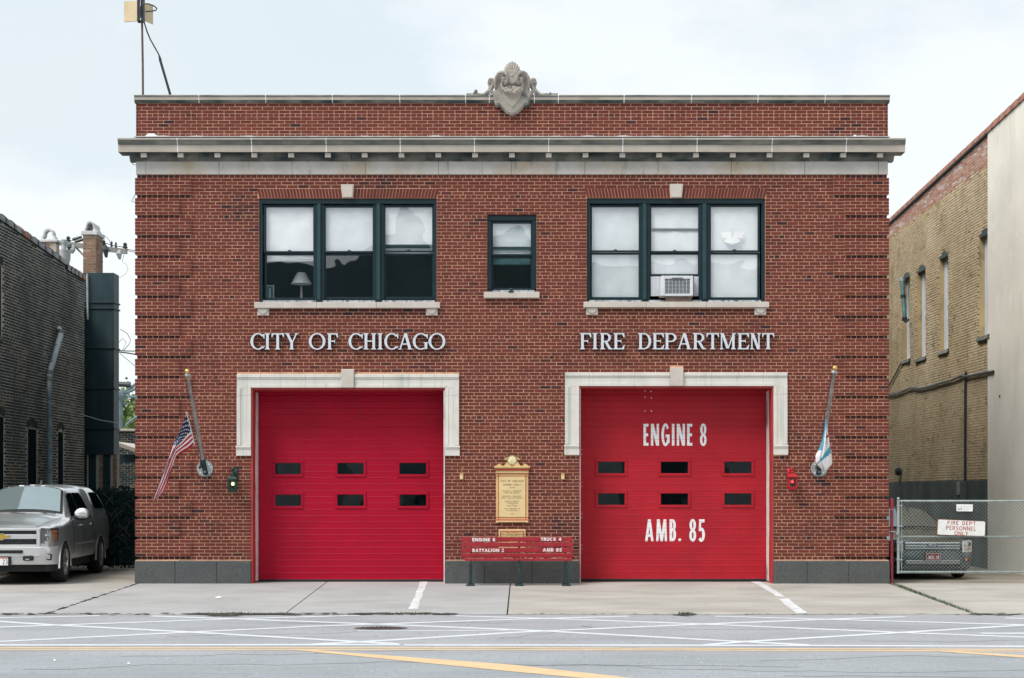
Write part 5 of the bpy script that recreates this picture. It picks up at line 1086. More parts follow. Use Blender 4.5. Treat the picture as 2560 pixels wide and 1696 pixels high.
# ------------------------------------------------------------------ antenna on the roof
za = zm(280, 0, 3.136); A_ = lambda x, y, Y=.9: at(*za(x, y), Y)
an = thing('roof_antenna', A_(244, 900), 'two pale panel antennas on a thin brown mast on the roof', 'antenna')
mb = MB(); mb.tube([A_(244, 900), A_(241, 500), A_(235, 150), A_(232, -60)], .022, 10); mb.build('mast', mat('rusty_mast', (.12, .075, .07), .7, .3, 8), an)
M['panel'] = mat('antenna_panel', (.62, .50, .32), .6, .08, 3)
mb = MB(); a, b = A_(203, 178), A_(218, -40); mb.box(a.x, b.x, .82, .95, a.z, b.z, .005); a, b = A_(240, 178), A_(255, -40); mb.box(a.x, b.x, .82, .95, a.z, b.z, .005); a = A_(203, 165); b = A_(255, 178); mb.box(a.x+.002, b.x-.002, .86, .93, b.z, a.z); mb.build('bracket_frame', M['dark_metal'], an)
for pl in ([(93, 12), (203, 6), (203, 165), (95, 172)], [(256, 28), (320, 45), (320, 192), (258, 165)]):
    mb = MB(); q = [A_(x, y, .9 if k in ((1, 2) if x < 230 else (0, 3)) else 1.15) for k, (x, y) in enumerate(pl)]; mb.add([tuple(p) for p in q]+[tuple(p+Vector((0, .03, 0))) for p in q], [(0, 1, 2, 3), (7, 6, 5, 4), (0, 4, 5, 1), (1, 5, 6, 2), (2, 6, 7, 3), (3, 7, 4, 0)]); mb.build('panel', M['panel'], an)
mb = MB(); mb.tube([A_(222, 140, .8), A_(222, 60, .78), A_(240, 34, .76), A_(280, 30, .76), A_(330, 48, .8), A_(352, 68, .82), A_(345, 82, .82), A_(318, 88, .8), A_(262, 93, .8)], .013, 7)
mb.tube([A_(225, 120, .8), A_(240, 160, .8), A_(255, 185, .8), A_(275, 250, .85), A_(300, 310, .9), A_(345, 390, .9), A_(370, 435, .9)], .014, 7); mb.tube([A_(370, 435), A_(378, 470), A_(381, 490)], [.016, .03, .022], 8); mb.tube([A_(380, 480), A_(415, 600), A_(470, 790)], .026, 8); mb.build('cable', M['dark_metal'], an)
# ------------------------------------------------------------------ neighbours: shared brickwork helper
def brick_face(mb, org, U, N, u0, u1, z0, z1, L=.212, c=.0667, j=.012, proud=.007, skip=None, seed=1, hdr=0, tsp=(.5, .2), clus=0.0):
    """bricks laid on a plane: org + u*U + z, proud along N"""
    r_ = random.Random(seed); U, N, org = Vector(U), Vector(N), Vector(org); n_ = int((z1-z0)/c)
    for i in range(n_):
        z = z0+i*c; h = hdr and i % hdr == 0; LL = L/2 if h else L; u = u0-(LL/2 if i % 2 else 0)
        while u < u1:
            a, b = max(u, u0)+j/2, min(u+LL, u1)-j/2; u += LL
            if b-a < .03 or (skip and skip(a, b, z, z+c)): continue
            mb.tint = min(1, max(0, r_.gauss(*tsp)+clus*noise.noise(Vector(((a+seed)*.9, z*.9, 1.3)))+clus*.5*noise.noise(Vector((a*2.6, z*2.6, seed))))); p = proud+r_.uniform(-.003, .003); q = lambda uu, zz, d: tuple(org+U*uu+N*d+Vector((0, 0, zz)))
            za, zb2 = z+j/2+r_.uniform(-.002, .002), z+c-j/2+r_.uniform(-.002, .002); a += r_.uniform(-.003, .003); e = .004
            mb.add([q(a, za, 0), q(b, za, 0), q(b, zb2, 0), q(a, zb2, 0), q(a+e, za+e, p), q(b-e, za+e, p), q(b-e, zb2-e, p), q(a+e, zb2-e, p)], [(0,1,5,4),(1,2,6,5),(2,3,7,6),(3,0,4,7),(4,5,6,7)])
def holed(mb, org, U, N, u0, u1, z0, z1, holes, depth):
    """a wall face with rectangular holes and their reveals; the top may slope: z1 is a function of u"""
    U, N, org = Vector(U), Vector(N), Vector(org); q = lambda u, z, d=0: tuple(org+U*u+N*d+Vector((0, 0, z)))
    us = sorted({u0, u1}|{v for h in holes for v in h[:2]}); zs = sorted({z0}|{v for h in holes for v in h[2:]})
    for a, b in zip(us, us[1:]):
        for k in range(len(zs)):
            lo = zs[k]; hi = zs[k+1] if k+1 < len(zs) else None; m_ = (lo+(hi or lo+.01))/2
            if any(h[0] <= a and b <= h[1] and h[2] < m_ < h[3] for h in holes): continue
            mb.quad(q(a, lo), q(b, lo), q(b, hi if hi else z1(b)), q(a, hi if hi else z1(a)))
    for a, b, c, d in holes:
        for s_ in (((a, c), (a, d)), ((b, d), (b, c)), ((a, d), (b, d)), ((b, c), (a, c))): mb.quad(q(*s_[0]), q(*s_[0], -depth), q(*s_[1], -depth), q(*s_[1]))
OLD = [(0, (.010, .026, .034)), (.45, (.018, .038, .046)), (.68, (.06, .065, .055)), (.85, (.16, .12, .08)), (1, (.30, .23, .15))]
M['old_brick'] = mat('old_dark_brick', (.06, .06, .05), .9, .35, 1.1, fine=50, bump=.4, bs=70, tint=OLD, grain=.3, spec=.2, stains=[((.014, .020, .024), .5, .45, .72, (1, 1, .6), .65)])
M['old_mortar'] = mat('old_mortar', (.44, .43, .38), .95, .25, 1.5, bump=.3, bs=80, spec=.1, stains=[((.06, .085, .09), .45, .52, .78, (1, 1, .6), .7)])
M['tile_dark'] = mat('glazed_coping_dark', (.025, .034, .040), .35, .3, 5, spec=.5)
M['tile_red'] = mat('clay_coping', (.36, .17, .12), .75, .2, 5, bump=.1, bs=60)
M['void'] = mat('dark_old_window', (.004, .013, .017), .9, .2, 4, spec=.02)
# ------------------------------------------------------------------ left neighbour
lb = thing('brick_building', (-14, 6, 0), 'old dark brick building with clay coping tiles beside the silver pickup', 'building'); LX = -12.0
top1 = lambda y: lerp(8.16, 7.90, (y-6)/(10.9-6)); top2 = lambda y: lerp(7.77, 7.73, (y-11.2)/(1.9)); YE = 13.1; YS2 = 11.2
ltop = lambda y: top1(y) if y <= YS2 else top2(y)
zq = zm(0, 1000, 3.136)
def lwall(px, py):           # a photo point on the left wall: (Y, z)
    k = -LX*S/(1280-px); return D*(k-1), H-(py-1230)/S*k
WINL = []
for px0, px1, pyt in ((70, 91, 1072), (145, 158, 1080)):
    ya, z_ = lwall(px0, pyt); yb_, _ = lwall(px1, pyt); WINL.append((ya, yb_, 1.1, z_))
WINL.append((4.6, 6.08, 5.45, 7.1)); WINL.append((4.9, 6.25, .9, 3.55))
mb = MB(); holed(mb, (LX, 0, 0), (0, 1, 0), (1, 0, 0), 1.2, YS2, 0, top1, [w for w in WINL], .10); holed(mb, (LX, 0, 0), (0, 1, 0), (1, 0, 0), YS2, YE, 0, top2, [], .2)
mb.quad((LX, 1.2, 0), (LX-9, 1.2, 0), (LX-9, 1.2, top1(1.2)), (LX, 1.2, top1(1.2))); mb.quad((LX, YE, 0), (LX-9, YE, 0), (LX-9, YE, 7.73), (LX, YE, 7.73)); mb.quad((LX-.3, YS2, 7), (LX, YS2, 7), (LX, YS2, top1(YS2)), (LX-.3, YS2, top1(YS2)))
mb.quad((LX-9, 1.2, 0), (LX-9, YE, 0), (LX-9, YE, 7.73), (LX-9, 1.2, 8.2)); mb.quad((LX, 1.2, 7.5), (LX, YE, 7.3), (LX-9, YE, 7.3), (LX-9, 1.2, 7.5)); mb.quad((LX-.3, 1.2, 7), (LX-.3, YE, 7), (LX-.3, YE, 7.7), (LX-.3, 1.2, 8.4))
mb.build('wall', M['old_mortar'], lb)
mb = MB(); sk = lambda a, b, z, z2: any(w[0]-.02 < b and a < w[1]+.02 and w[2]-.02 < z2 and z < w[3]+.02 for w in WINL) or z2 > ltop((a+b)/2)-.02
brick_face(mb, (LX, 0, 0), (0, 1, 0), (1, 0, 0), 1.22, YE, .0, 8.5, L=.215, c=.072, j=.021, proud=.003, skip=sk, seed=4, hdr=7, tsp=(.42, .24), clus=.45); brick_face(mb, (LX, 1.2, 0), (-1, 0, 0), (0, -1, 0), 0, 8.9, 0, 8.3, L=.215, c=.072, j=.018, proud=.004, seed=5, hdr=7, tsp=(.55, .24), clus=.4); mb.build('brick_field', M['old_brick'], lb)['kind'] = 'stuff'
for i, (a, b, c, d) in enumerate(WINL):
    mb = MB(); mb.box(LX-.095, LX-.004, a+.002, b-.002, c+.002, d-.002); o = mb.build('window', M['void'], lb)
    mb = MB(); mb.box(LX-.0035, LX+.0, a+.05, b-.05, c+.05, d-.05); mb.build('pane', M['void'], o)
    mb = MB(); mb.box(LX-.02, LX+.05, a-.08, b+.08, c-.12, c-.004, .008); mb.build('window_sill', M['limestone_dirty'], lb)
    n_ = 9
    for q in range(n_):
        t0 = lerp(-1, 1, q/n_); t1 = lerp(-1, 1, (q+1)/n_); yc, hw = (a+b)/2, (b-a)/2+.06; bb = MB(); bb.tint = rnd.uniform(.2, .8)
        P_ = lambda t, r_: (yc+t*hw*(1+r_*.12), d-.0+ (1-t*t)*.10+r_*.16)
        pl = [P_(t0+.02, 0), P_(t1-.02, 0), P_(t1-.02, 1), P_(t0+.02, 1)]; bb.prism(pl, LX-.05, LX+.012, lambda p, q_, h: (h, p, q_)); bb.build('arch_brick', M['old_brick'], lb)
def coping(parent, x, pts, n_, m_fn, wdt=.36, over=.05, sgn=1):
    """clay coping tiles along the top of a side wall"""
    for i in range(n_):
        (y0, z0), (y1, z1) = [tuple(lerp(a, b, t) for a, b in zip(pts[0], pts[1])) for t in (i/n_, (i+1)/n_)]; mb = MB(); rows = []
        for t in (0, .70, .72, 1.0):
            r_ = 1.0 if t < .71 else 1.5; y, z = lerp(y0, y1, t)+rnd.uniform(-.004, .004), lerp(z0, z1, t)
            rows.append([(x+sgn*(over+.02*(r_-1)), y, z-.07), (x+sgn*(over+.03*(r_-1)), y, z+.03*r_)]+[(x-sgn*wdt*.5+sgn*(wdt*.5+over)*math.cos(R(a)), y, z+.03+.10*r_*math.sin(R(a))) for a in (20, 50, 80, 110, 140)]+[(x-sgn*(wdt+over), y, z+.02), (x-sgn*(wdt+over), y, z-.07)])
        mb.grid(rows); mb.add(rows[0], [tuple(range(len(rows[0])))]); mb.add(rows[-1], [tuple(range(len(rows[-1])-1, -1, -1))]); mb.build('coping_tile', m_fn(i, n_), parent, smooth=35)
coping(lb, LX, ((YS2, top1(YS2)+.06), (2.0, top1(2.0)+.06)), 15, lambda i, n: M['tile_red'] if i == 5 else M['tile_dark'])
coping(lb, LX, ((YE, 7.79), (YS2+.1, 7.83)), 5, lambda i, n: M['tile_red'] if i == 0 else M['tile_dark'])
# chimneys with clay pots
CH = [(0, (.05, .045, .045)), (.25, (.16, .11, .08)), (.6, (.30, .19, .13)), (.8, (.34, .15, .10)), (1, (.42, .33, .25))]
M['chim_brick'] = mat('chimney_brick', (.3, .2, .15), .9, .3, 2, fine=40, bump=.3, bs=60, tint=CH, grain=.25, spec=.2)
M['chim_mortar'] = mat('chimney_mortar', (.36, .31, .26), .95, .2, 3, spec=.1); M['clay_white'] = mat('pale_clay_pot', (.58, .58, .59), .8, .12, 5, stains=[((.2, .2, .2), 4, .6, .8, None, .5)]); M['render'] = mat('peeling_render', (.46, .40, .34), .9, .2, 3, bump=.3, bs=40, stains=[((.20, .11, .07), 4, .52, .62, None, .9)])
def chimney(px0, px1, px2, pyt, pyb, capt, pott, Y, m_body, bricks_, lbl):
    k = (D+Y)/D; x0, x1 = (px0-1280)/S*k, (px1-1280)/S*k; k2 = x1*S/(px2-1280); dy = max(.3, D*(k2-1)-Y); z0, z1, zc, zp_ = [H-(p-1230)/S*k for p in (pyb, pyt, capt, pott)]; z0 -= .8
    mb = MB(); mb.box(x0, x1, Y, Y+dy, z0, z1); o = mb.build('chimney', m_body, lb)
    if bricks_:
        mb = MB(); brick_face(mb, (x0, Y, 0), (1, 0, 0), (0, -1, 0), 0, x1-x0, z0, z1, seed=9, c=.075, tsp=(.62, .22)); brick_face(mb, (x1, Y, 0), (0, 1, 0), (1, 0, 0), 0, dy, z0, z1, seed=10, c=.075, tsp=(.62, .22)); mb.build('brick_field', M['chim_brick'], o)['kind'] = 'stuff'
    mb = MB(); mb.box(x0-.05, x1+.05, Y-.05, Y+dy+.05, z1+.002, zc, .01); mb.build('cap', M['clay_white'], o)
    xc, w, h = (x0+x1)/2, (x1-x0)*.40, zp_-zc; oy = [(-w*1.12, 0), (-w*1.05, .25*h), (-w*.78, .42*h), (-w*.80, .62*h), (-w*.55, .86*h), (0, h), (w*.55, .86*h), (w*.80, .62*h), (w*.78, .42*h), (w*1.05, .25*h), (w*1.12, 0)]
    iy = [(p*.74, q*.84) for p, q in oy]; mb = MB(); ya, yb_ = Y+.03, Y+dy-.03
    O = lambda y: [(xc+p, y, zc+q) for p, q in oy]; I = lambda y: [(xc+p, y, zc+q) for p, q in iy]
    mb.grid([O(ya), O(yb_)]); mb.grid([I(yb_), I(ya)]); mb.grid([I(ya), O(ya)]); mb.grid([O(yb_), I(yb_)]); mb.build('chimney_pot', M['clay_white'], o, smooth=35)
chimney(99.6, 140, 148.3, 606, 646, 599, 570, 10.76, M['render'], False, '')
chimney(207.6, 240.3, 257, 588, 690, 578, 552, 15.7, M['chim_mortar'], True, '')
# roof ventilator, drainpipe, sheet-metal duct
k = 1.4; v_ = at(160, 668, 12.0); mb = MB(); mb.lathe([(.02, .02), (.13, .06), (.17, .2), (.18, .42), (.19, .44), (.19, .46)], v_, 'Z', 18); mb.build('roof_ventilator', M['clay_white'], lb, smooth=40)
mb = MB(); mb.lathe([(.07, .44), (.07, .62), (.09, .63), (.09, .74), (0, .76)], v_, 'Z', 14); mb.build('vent_stack', M['steel'], lb, smooth=40)
zL_ = zm(0, 500, 3.136)
def lpt(x, y, off=.12):
    px, py = zL_(x, y); k = -(LX+off)*S/(1280-px); return Vector((LX+off, D*(k-1), H-(py-1230)/S*k))
dp_ = [lpt(455, 1010, .02), lpt(478, 1030), lpt(474, 1065), lpt(390, 1350), lpt(388, 1400), (lpt(388, 1400)+Vector((0, 0, -1.2)))]; dp_.append(Vector((dp_[4].x, dp_[4].y, .1)))
mb = MB(); mb.tube(dp_, .075, 12); mb.build('drainpipe', mat('painted_drainpipe', (.22, .30, .33), .55, .15, 5, stains=[((.55, .60, .63), 1.0, .48, .56, (1, 1, .5), .9), ((.12, .07, .05), 9, .60, .66, None, .8)]), lb, smooth=50)
for p in (dp_[1], dp_[3], dp_[4]): mb = MB(); mb.tube([p+Vector((0, 0, .05)), p-Vector((0, 0, .05))], .088, 12); mb.build('pipe_collar', M['pole'], lb, smooth=50)
du = thing('metal_duct', (-12.2, 15, 2.88), 'tall dark sheet metal duct hung behind the old brick building', 'duct'); M['duct'] = mat('dark_sheet_metal', (.008, .034, .046), .55, .15, 2.0, metal=.1, stains=[((.05, .075, .085), 1.5, .5, .8, (3, 3, .3), .6)])
YD0, YD1 = 15.0, 15.6; kd = 1.5; dx0, dx1 = -13.6, (284.5-1280)/S*kd; dz0, dz1 = H+93/S*kd, H+548/S*kd
cuts = [dz1]+[H-(p-1230)/S*kd for p in (756, 771, 870, 971, 1072)]+[dz0]
for a, b in zip(cuts, cuts[1:]): mb = MB(); mb.box(dx0, dx1, YD0, YD1, b+.003, a-.003, .006); mb.build('duct_section', M['duct'], du)
for z in cuts[1:-1]: mb = MB(); mb.box(dx0-.03, dx1+.035, YD0-.035, YD1+.02, z-.022, z+.022, .004); mb.build('flange', M['duct'], du)
mb = MB(); p0, p1 = at(218, 684, 14.93), at(219, 740, 14.93); mb.tube([p0, p1, at(219.5, 800, 14.93)], .03, 8); mb.build('conduit', M['steel'], du)
for px in (232, 268):
    p = at(px, 1137, 15.2); mb = MB(); mb.box(p.x-.1, p.x+.12, 15.1, 15.4, 0, dz0-.004); mb.build('support_post', M['duct'], du)
# set-back rear wing of the left building
rw = thing('rear_wing', (-14, 17, 0), 'shaded rear brick wing behind the metal duct and pickup', 'building'); mb = MB(); mb.box(-16, -12.55, YE+.3, 15.4, 0, 7.2); mb.build('wall', M['old_mortar'], rw)
mb = MB(); brick_face(mb, (-12.55, 0, 0), (0, 1, 0), (1, 0, 0), YE+.3, 15.35, 0, 7.15, seed=6, hdr=7, tsp=(.30, .2), c=.07, proud=.01); brick_face(mb, (-16, YE+.3, 0), (1, 0, 0), (0, -1, 0), 0, 3.45, 0, 7.15, seed=7, tsp=(.3, .2), c=.07); mb.build('brick_field', M['old_brick'], rw)['kind'] = 'stuff'
# brick piers and the low garage at the back of the gap
gr_ = thing('rear_garage', (-13.5, 22, 0), 'low dark brick garage with white coping seen through the left gap', 'building'); Yg = 22.0; kg = (D+Yg)/D; zt_g = H-(1078-1230)/S*kg
mb = MB(); mb.box(-24, -10.5, Yg, 28, 0, zt_g); mb.build('wall', M['old_mortar'], gr_); mb = MB(); brick_face(mb, (-18, Yg, 0), (1, 0, 0), (0, -1, 0), 0, 7.4, 0, zt_g-.02, seed=12, tsp=(.42, .2), c=.075, proud=.01); mb.build('brick_field', M['old_brick'], gr_)['kind'] = 'stuff'
mb = MB(); mb.box(-24.1, -10.4, Yg-.06, Yg+.3, zt_g+.002, zt_g+.07, .008); mb.build('coping', M['limestone_clean'], gr_)
cs = thing('lean_to_roof', at(318, 1120, 18), 'pale sloping lean-to roof edge in the left gap', 'roof'); a, b = at(290, 1104, 18), at(352, 1126, 18); mb = MB(); mb.prism([(a.x, a.z), (b.x, b.z), (b.x, b.z-.12), (a.x, a.z-.12)], 17.9, 20.5); mb.build('roof_sheet', M['limestone_clean'], cs); mb = MB(); mb.box(a.x, b.x, 18.2, 18.25, 2.7, b.z-.121); mb.build('fascia', M['duct'], cs)
for px, lbl in ((253.5, 'tan brick pier behind the pickup, left of another'), (281, 'tan brick pier behind the pickup, right of another')):
    p = at(px, 1200, 16.5); pr = thing('brick_pier', (p.x, 16.5, 0), lbl, 'brick pier', 'brick piers under the duct'); mb = MB(); mb.box(p.x-.14, p.x+.14, 16.5, 16.8, 0, 3.2); mb.build('core', M['chim_mortar'], pr); mb = MB(); brick_face(mb, (p.x-.14, 16.5, 0), (1, 0, 0), (0, -1, 0), 0, .28, 0, 3.2, seed=int(px), tsp=(.8, .2), c=.075); mb.build('brick_field', M['chim_brick'], pr)['kind'] = 'stuff'
# ivy-grown fence across the gap
fe = thing('ivy_fence', (-9.7, 6.2, 0), 'dark ivy-covered fence closing the gap behind the pickup', 'fence'); Yf = 6.2; kf = (D+Yf)/D; zf_ = H-(1221-1230)/S*kf; M['fence_dark'] = mat('fence_boards', (.008, .022, .028), .9, .3, 6)
x = -11.98; i = 0
while x < -7.45: mb = MB(); w = min(.145, -7.42-x); mb.box(x, x+w-.008, Yf, Yf+.03, .05, zf_-.05-.04*rnd.random(), .003); mb.build('fence_board', M['fence_dark'], fe); x += .145
mb = MB(); mb.box(-11.98, -7.43, Yf+.031, Yf+.09, .4, .5); mb.box(-11.98, -7.43, Yf+.031, Yf+.09, 1.5, 1.6); mb.build('fence_rail', M['fence_dark'], fe)
M['ivy'] = mat('ivy_leaf', (.005, .017, .019), .8, .5, 12, spec=.15); mb = MB(); rs = random.Random(15)
for _ in range(9000):
    x = rs.uniform(-11.9, -7.45); z = (rs.random()**.8)*(zf_+.06*noise.noise(Vector((x*2, 0, 0)))+.02); y = Yf-.02-rs.random()*.12*(.5+noise.noise(Vector((x*1.5, z*1.5, 2)))); s_ = rs.uniform(.012, .034); a = rs.uniform(0, 6.28); t = rs.uniform(-.7, .7)
    mb.add([(x+s_*math.cos(a+q)*(1 if q % 2 else .8), y+t*s_*math.sin(q), z+s_*math.sin(a+q)) for q in (0, 1.3, 2.6, 3.7, 5)], [(0, 1, 2, 3, 4)])
mb.build('ivy', M['ivy'], fe)['kind'] = 'stuff'
mb = MB()
for _ in range(60):
    x = rs.uniform(-9.6, -7.45); z = rs.uniform(.3, zf_); a = rs.uniform(-.9, .9); l_ = rs.uniform(.1, .4); mb.tube([(x, Yf-.13, z), (x+l_*.5*math.sin(a), Yf-.15, z+l_*.5), (x+l_*math.sin(a*1.4), Yf-.14, z+l_*.9)], .004, 4)
mb.build('ivy_stems', mat('ivy_stem', (.10, .11, .09), .8, .3, 9), fe)['kind'] = 'stuff'
# ground of the two side yards
sheet('side_yard', [(-12, .36), (XL+.03, .36), (XL+.03, 30), (-12, 30)], -.006, M['concrete_old']); sheet('side_yard', [(XR-.03, .36), (11.1, .36), (11.1, 30), (XR-.03, 30)], -.006, M['concrete_old'])
for cx_, cy_, n_, sp, nm in ((-9.1, 5.2, 30, .4, 'dry litter and leaves on the ground by the ivy fence'),):
    mb = MB()
    for _ in range(n_): x, y = cx_+rs.gauss(0, sp), cy_+rs.gauss(0, .12); s_ = rs.uniform(.015, .05); a = rs.uniform(0, 6); mb.add([(x+s_*math.cos(a+q), y+s_*math.sin(a+q), .005+.02*rs.random()) for q in (0, 1.5, 3, 4.5)], [(0, 1, 2, 3)])
    o = mb.build('leaf_litter', M['limestone_dirty']); o['kind'] = 'stuff'
# tree, utility poles and wires in the left gap
tr = thing('tree', (-16.2, 34, 0), 'fresh green spring tree far behind the left gap', 'tree'); mb = MB(); rs = random.Random(31)
base_t = Vector((-16.2, 34, 0)); mb.tube([base_t, base_t+Vector((.1, 0, 2)), base_t+Vector((0, 0, 4))], [.25, .2, .14], 8); limbs = []
for q in range(14): a = rs.uniform(0, 6.28); e = base_t+Vector((2.0*math.cos(a)*rs.random(), 1.6*math.sin(a), rs.uniform(4.2, 5.9))); m_ = (base_t+Vector((0, 0, 3.2))).lerp(e, .5)+Vector((rs.uniform(-.3, .3), 0, .2)); mb.tube([base_t+Vector((0, 0, 3)), m_, e], [.09, .05, .015], 5); limbs.append((m_, e))
mb.build('trunk', mat('bark', (.09, .075, .06), .9, .3, 5), tr); mb = MB()
for _ in range(2600):
    m_, e = rs.choice(limbs); p = m_.lerp(e, rs.uniform(.2, 1.15))+Vector((rs.gauss(0, .35), rs.gauss(0, .35), rs.gauss(0, .3))); s_ = rs.uniform(.04, .10); a, t = rs.uniform(0, 6.28), rs.uniform(-1, 1)
    mb.tint = rs.random(); mb.add([p+Vector((s_*math.cos(a+q)*(1.3 if q in (0, 3.1) else .6), s_*t*math.sin(q), s_*math.sin(a+q))) for q in (0, 1.5, 3.1, 4.7)], [(0, 1, 2, 3)])
mb.build('crown', mat('spring_leaf', (.12, .20, .05), .7, .3, 2, tint=[(0, (.07, .13, .03)), (1, (.20, .30, .09))]), tr)
up = thing('utility_pole', (0, 28, 0), 'timber utility pole with insulators on a crossarm behind the chimneys', 'utility pole'); Yu = 28.0; zk = zm(0, 540, 6.575); K = lambda x, y, Y=Yu: at(*zk(x, y), Y); WL[up] = Vector((K(1500, 0).x, Yu, 0)); up.location = WL[up]
ux = K(1500, 0).x; M['pole_wood'] = mat('grey_timber', (.26, .26, .25), .9, .2, 3); mb = MB(); mb.tube([(ux, Yu+.2, 0), (ux, Yu+.2, K(0, 380).z)], [.17, .13], 10); mb.build('pole', M['pole_wood'], up)
a, b = K(985, 450), K(2090, 590); mb = MB(); mb.prism([(a.x, a.z+.09), (b.x, b.z+.09), (b.x, b.z-.09), (a.x, a.z-.09)][::-1], Yu-.08, Yu+.06); mb.build('crossarm', M['pole_wood'], up)
mb = MB(); mb.tube([K(1235, 505), K(1365, 640), K(1480, 760)], .04, 5); mb.build('brace', M['pole_wood'], up)
M['ceramic'] = mat('dark_insulator', (.03, .045, .05), .4, .3, 9)
for x, y in ((1122, 440), (1700, 500), (2056, 545), (1835, 520), (1905, 535)):
    s_ = 1 if x in (1122, 1700, 2056) else .5; p = K(x, y); mb = MB(); mb.lathe([(.02, -.1), (.02, .02), (.09*s_, .03), (.10*s_, .09), (.05*s_, .11), (.08*s_, .15), (.08*s_, .19), (.03*s_, .24), (0, .25)], p, 'Z', 8); mb.build('insulator', M['ceramic'], up)
for pts in (((1155, 470), (1150, 520), (1148, 590)), ((1215, 480), (1190, 560), (1182, 620)), ((1730, 480), (1735, 560), (1748, 685)), ((1970, 560), (1955, 620), (1968, 715))):
    mb = MB(); P_ = [K(*p, Yu-.15) for p in pts]; mb.tube(P_, [.05, .12, .05], 7); mb.build('cutout_switch', M['ceramic'] if pts[0][0] in (1155, 1730) else M['steel'], up)
for pts in (((1190, 385), (1260, 370), (1340, 340)), ((1230, 425), (1300, 405), (1370, 380))): mb = MB(); mb.tube([K(*p, Yu-.5) for p in pts], [.05, .07, .05], 7); mb.build('strain_insulator', M['ceramic'], up)
def wire(lbl, pts, r=.014, m='dark_metal', grp='overhead wires left of the station'): mb = MB(); mb.tube(pts, r, 5); o = mb.build('cable', M[m]); tag(o, lbl, 'cable', grp)
M['wire_pale'] = mat('pale_wire', (.35, .37, .38), .6, .1, 5)
wire('thin wire from the crossarm end to the station edge, upper', [K(2060, 540), K(2150, 562), K(2235, 578), K(2400, 610)], .014); wire('thin wire from the crossarm end to the station edge, lower', [K(2080, 565), K(2150, 585), K(2235, 605), K(2400, 640)], .012)
wire('thin pale wire left of the first chimney', [K(560, 465), K(650, 458), K(985, 440)], .010, 'wire_pale'); wire('wire slung over the insulators of the crossarm', [K(1000, 410), K(1122, 400), K(1700, 440), K(1835, 480), K(2056, 520)], .014)
wire('thin looping wire rising over the second chimney', [K(1700, 310), K(1760, 360), K(1800, 410), K(1825, 480)], .010); wire('faint hanging wire loop under the crossarm', [K(2040, 620), K(2010, 760), K(2080, 800), K(2105, 880), K(2060, 960), K(1960, 1020)], .009, 'wire_pale')
zs6 = zm(200, 850, 2.613); V = lambda x, y, Y=26.0: at(*zs6(x, y), Y)
wire('thick dark service cable from duct to station, upper', [V(245, 70), V(300, 73), V(375, 74)], .02); wire('thick dark service cable from duct to station, lower', [V(240, 78), V(310, 86), V(375, 97)], .026)
wire('thin wire sloping down to the station below the service cables', [V(262, 90), V(310, 130), V(375, 185)], .010); wire('looping thin wire above the service cables', [V(250, 20), V(280, -10), V(300, 15), V(285, 60), V(270, 72)], .010); wire('long looping thin wire beside the duct', [V(262, -70), V(310, -40), V(330, 0), V(320, 30), V(285, 72)], .012)
tw = thing('braced_pole', (V(262, 0).x, 26, 0), 'blue-grey pole with radiating braces in the left gap above the tree', 'pole'); M['blue_steel'] = mat('blue_grey_steel', (.13, .20, .23), .6, .15, 4)
mb = MB(); mb.tube([(V(262, 0).x, 26, 0), V(262, 350)], .10, 8); mb.build('pole', M['blue_steel'], tw)
for e in ((362, 290), (362, 320), (372, 375), (300, 425)): mb = MB(); mb.tube([V(262, 362), V(*e)], .055, 6); mb.build('brace', M['blue_steel'], tw)
mb = MB(); mb.tube([V(252, 290), V(330, 293)], .10, 7); mb.build('crossarm', M['dark_metal'], tw); mb = MB(); mb.ball(V(265, 365), .22, 8, 6); mb.build('joint_collar', M['blue_steel'], tw)
mb = MB(); mb.tube([V(300, 560), V(330, 530), V(375, 500)], .05, 6); mb.build('lower_brace', M['blue_steel'], tw)
zl2 = zm(0, 1000, 3.136); wire('pale telephone wire sagging across the old brick wall to the duct', [at(*zl2(330, 0), 8.0), at(*zl2(500, 75), 8.6), at(*zl2(660, 122), 9.5), at(*zl2(780, 158), 11), at(*zl2(925, 182), 14.9)], .009, 'wire_pale')
# wires caught at the cornice's left end
wire('thin stray wire hanging from the left end of the cornice', [at(330, 395, .4), at(326, 405, .4), at(333, 411, .4), at(341, 414, .4)], .006, 'dark_metal'); wire('thin stray wires on the left side wall of the station', [at(342, 480, .5), at(334, 494, .5), at(329, 504, .5), at(338, 506, .5)], .007, 'dark_metal')
# ------------------------------------------------------------------ right neighbour
rbld = thing('brick_building', (14, 9, 0), 'tan painted brick building with pale stucco front, right of the station', 'building'); RX = 11.1; RYE = 20.0
TAN = [(0, (.30, .22, .11)), (.2, (.50, .39, .24)), (.6, (.63, .50, .33)), (1, (.70, .59, .42))]; PINK = [(0, (.42, .20, .14)), (.5, (.52, .29, .22)), (.8, (.58, .40, .34)), (1, (.68, .62, .60))]
M['tan_brick'] = mat('tan_painted_brick', (.4, .31, .18), .85, .25, .8, fine=30, bump=.5, bs=45, tint=TAN, grain=.35, spec=.25, stains=[((.09, .08, .05), 5.0, .63, .70, (1, 1, 1.8), .85), ((.16, .14, .09), 1.6, .60, .74, (1.4, 1.4, .5), .7), ((.30, .25, .15), .5, .52, .75, (1, 1, .4), .6), ((.72, .66, .52), .7, .56, .75, None, .5)])
M['tan_mortar'] = mat('tan_painted_mortar', (.44, .34, .19), .9, .2, 1.2, bump=.3, bs=60, spec=.2, stains=[((.12, .10, .06), 1.8, .55, .72, None, .7)])
M['pink_brick'] = mat('pink_new_brick', (.45, .25, .18), .9, .2, 2, fine=40, bump=.3, bs=60, tint=PINK, grain=.3, spec=.2); M['pink_mortar'] = mat('pale_mortar', (.52, .42, .36), .95, .15, 3, spec=.1)
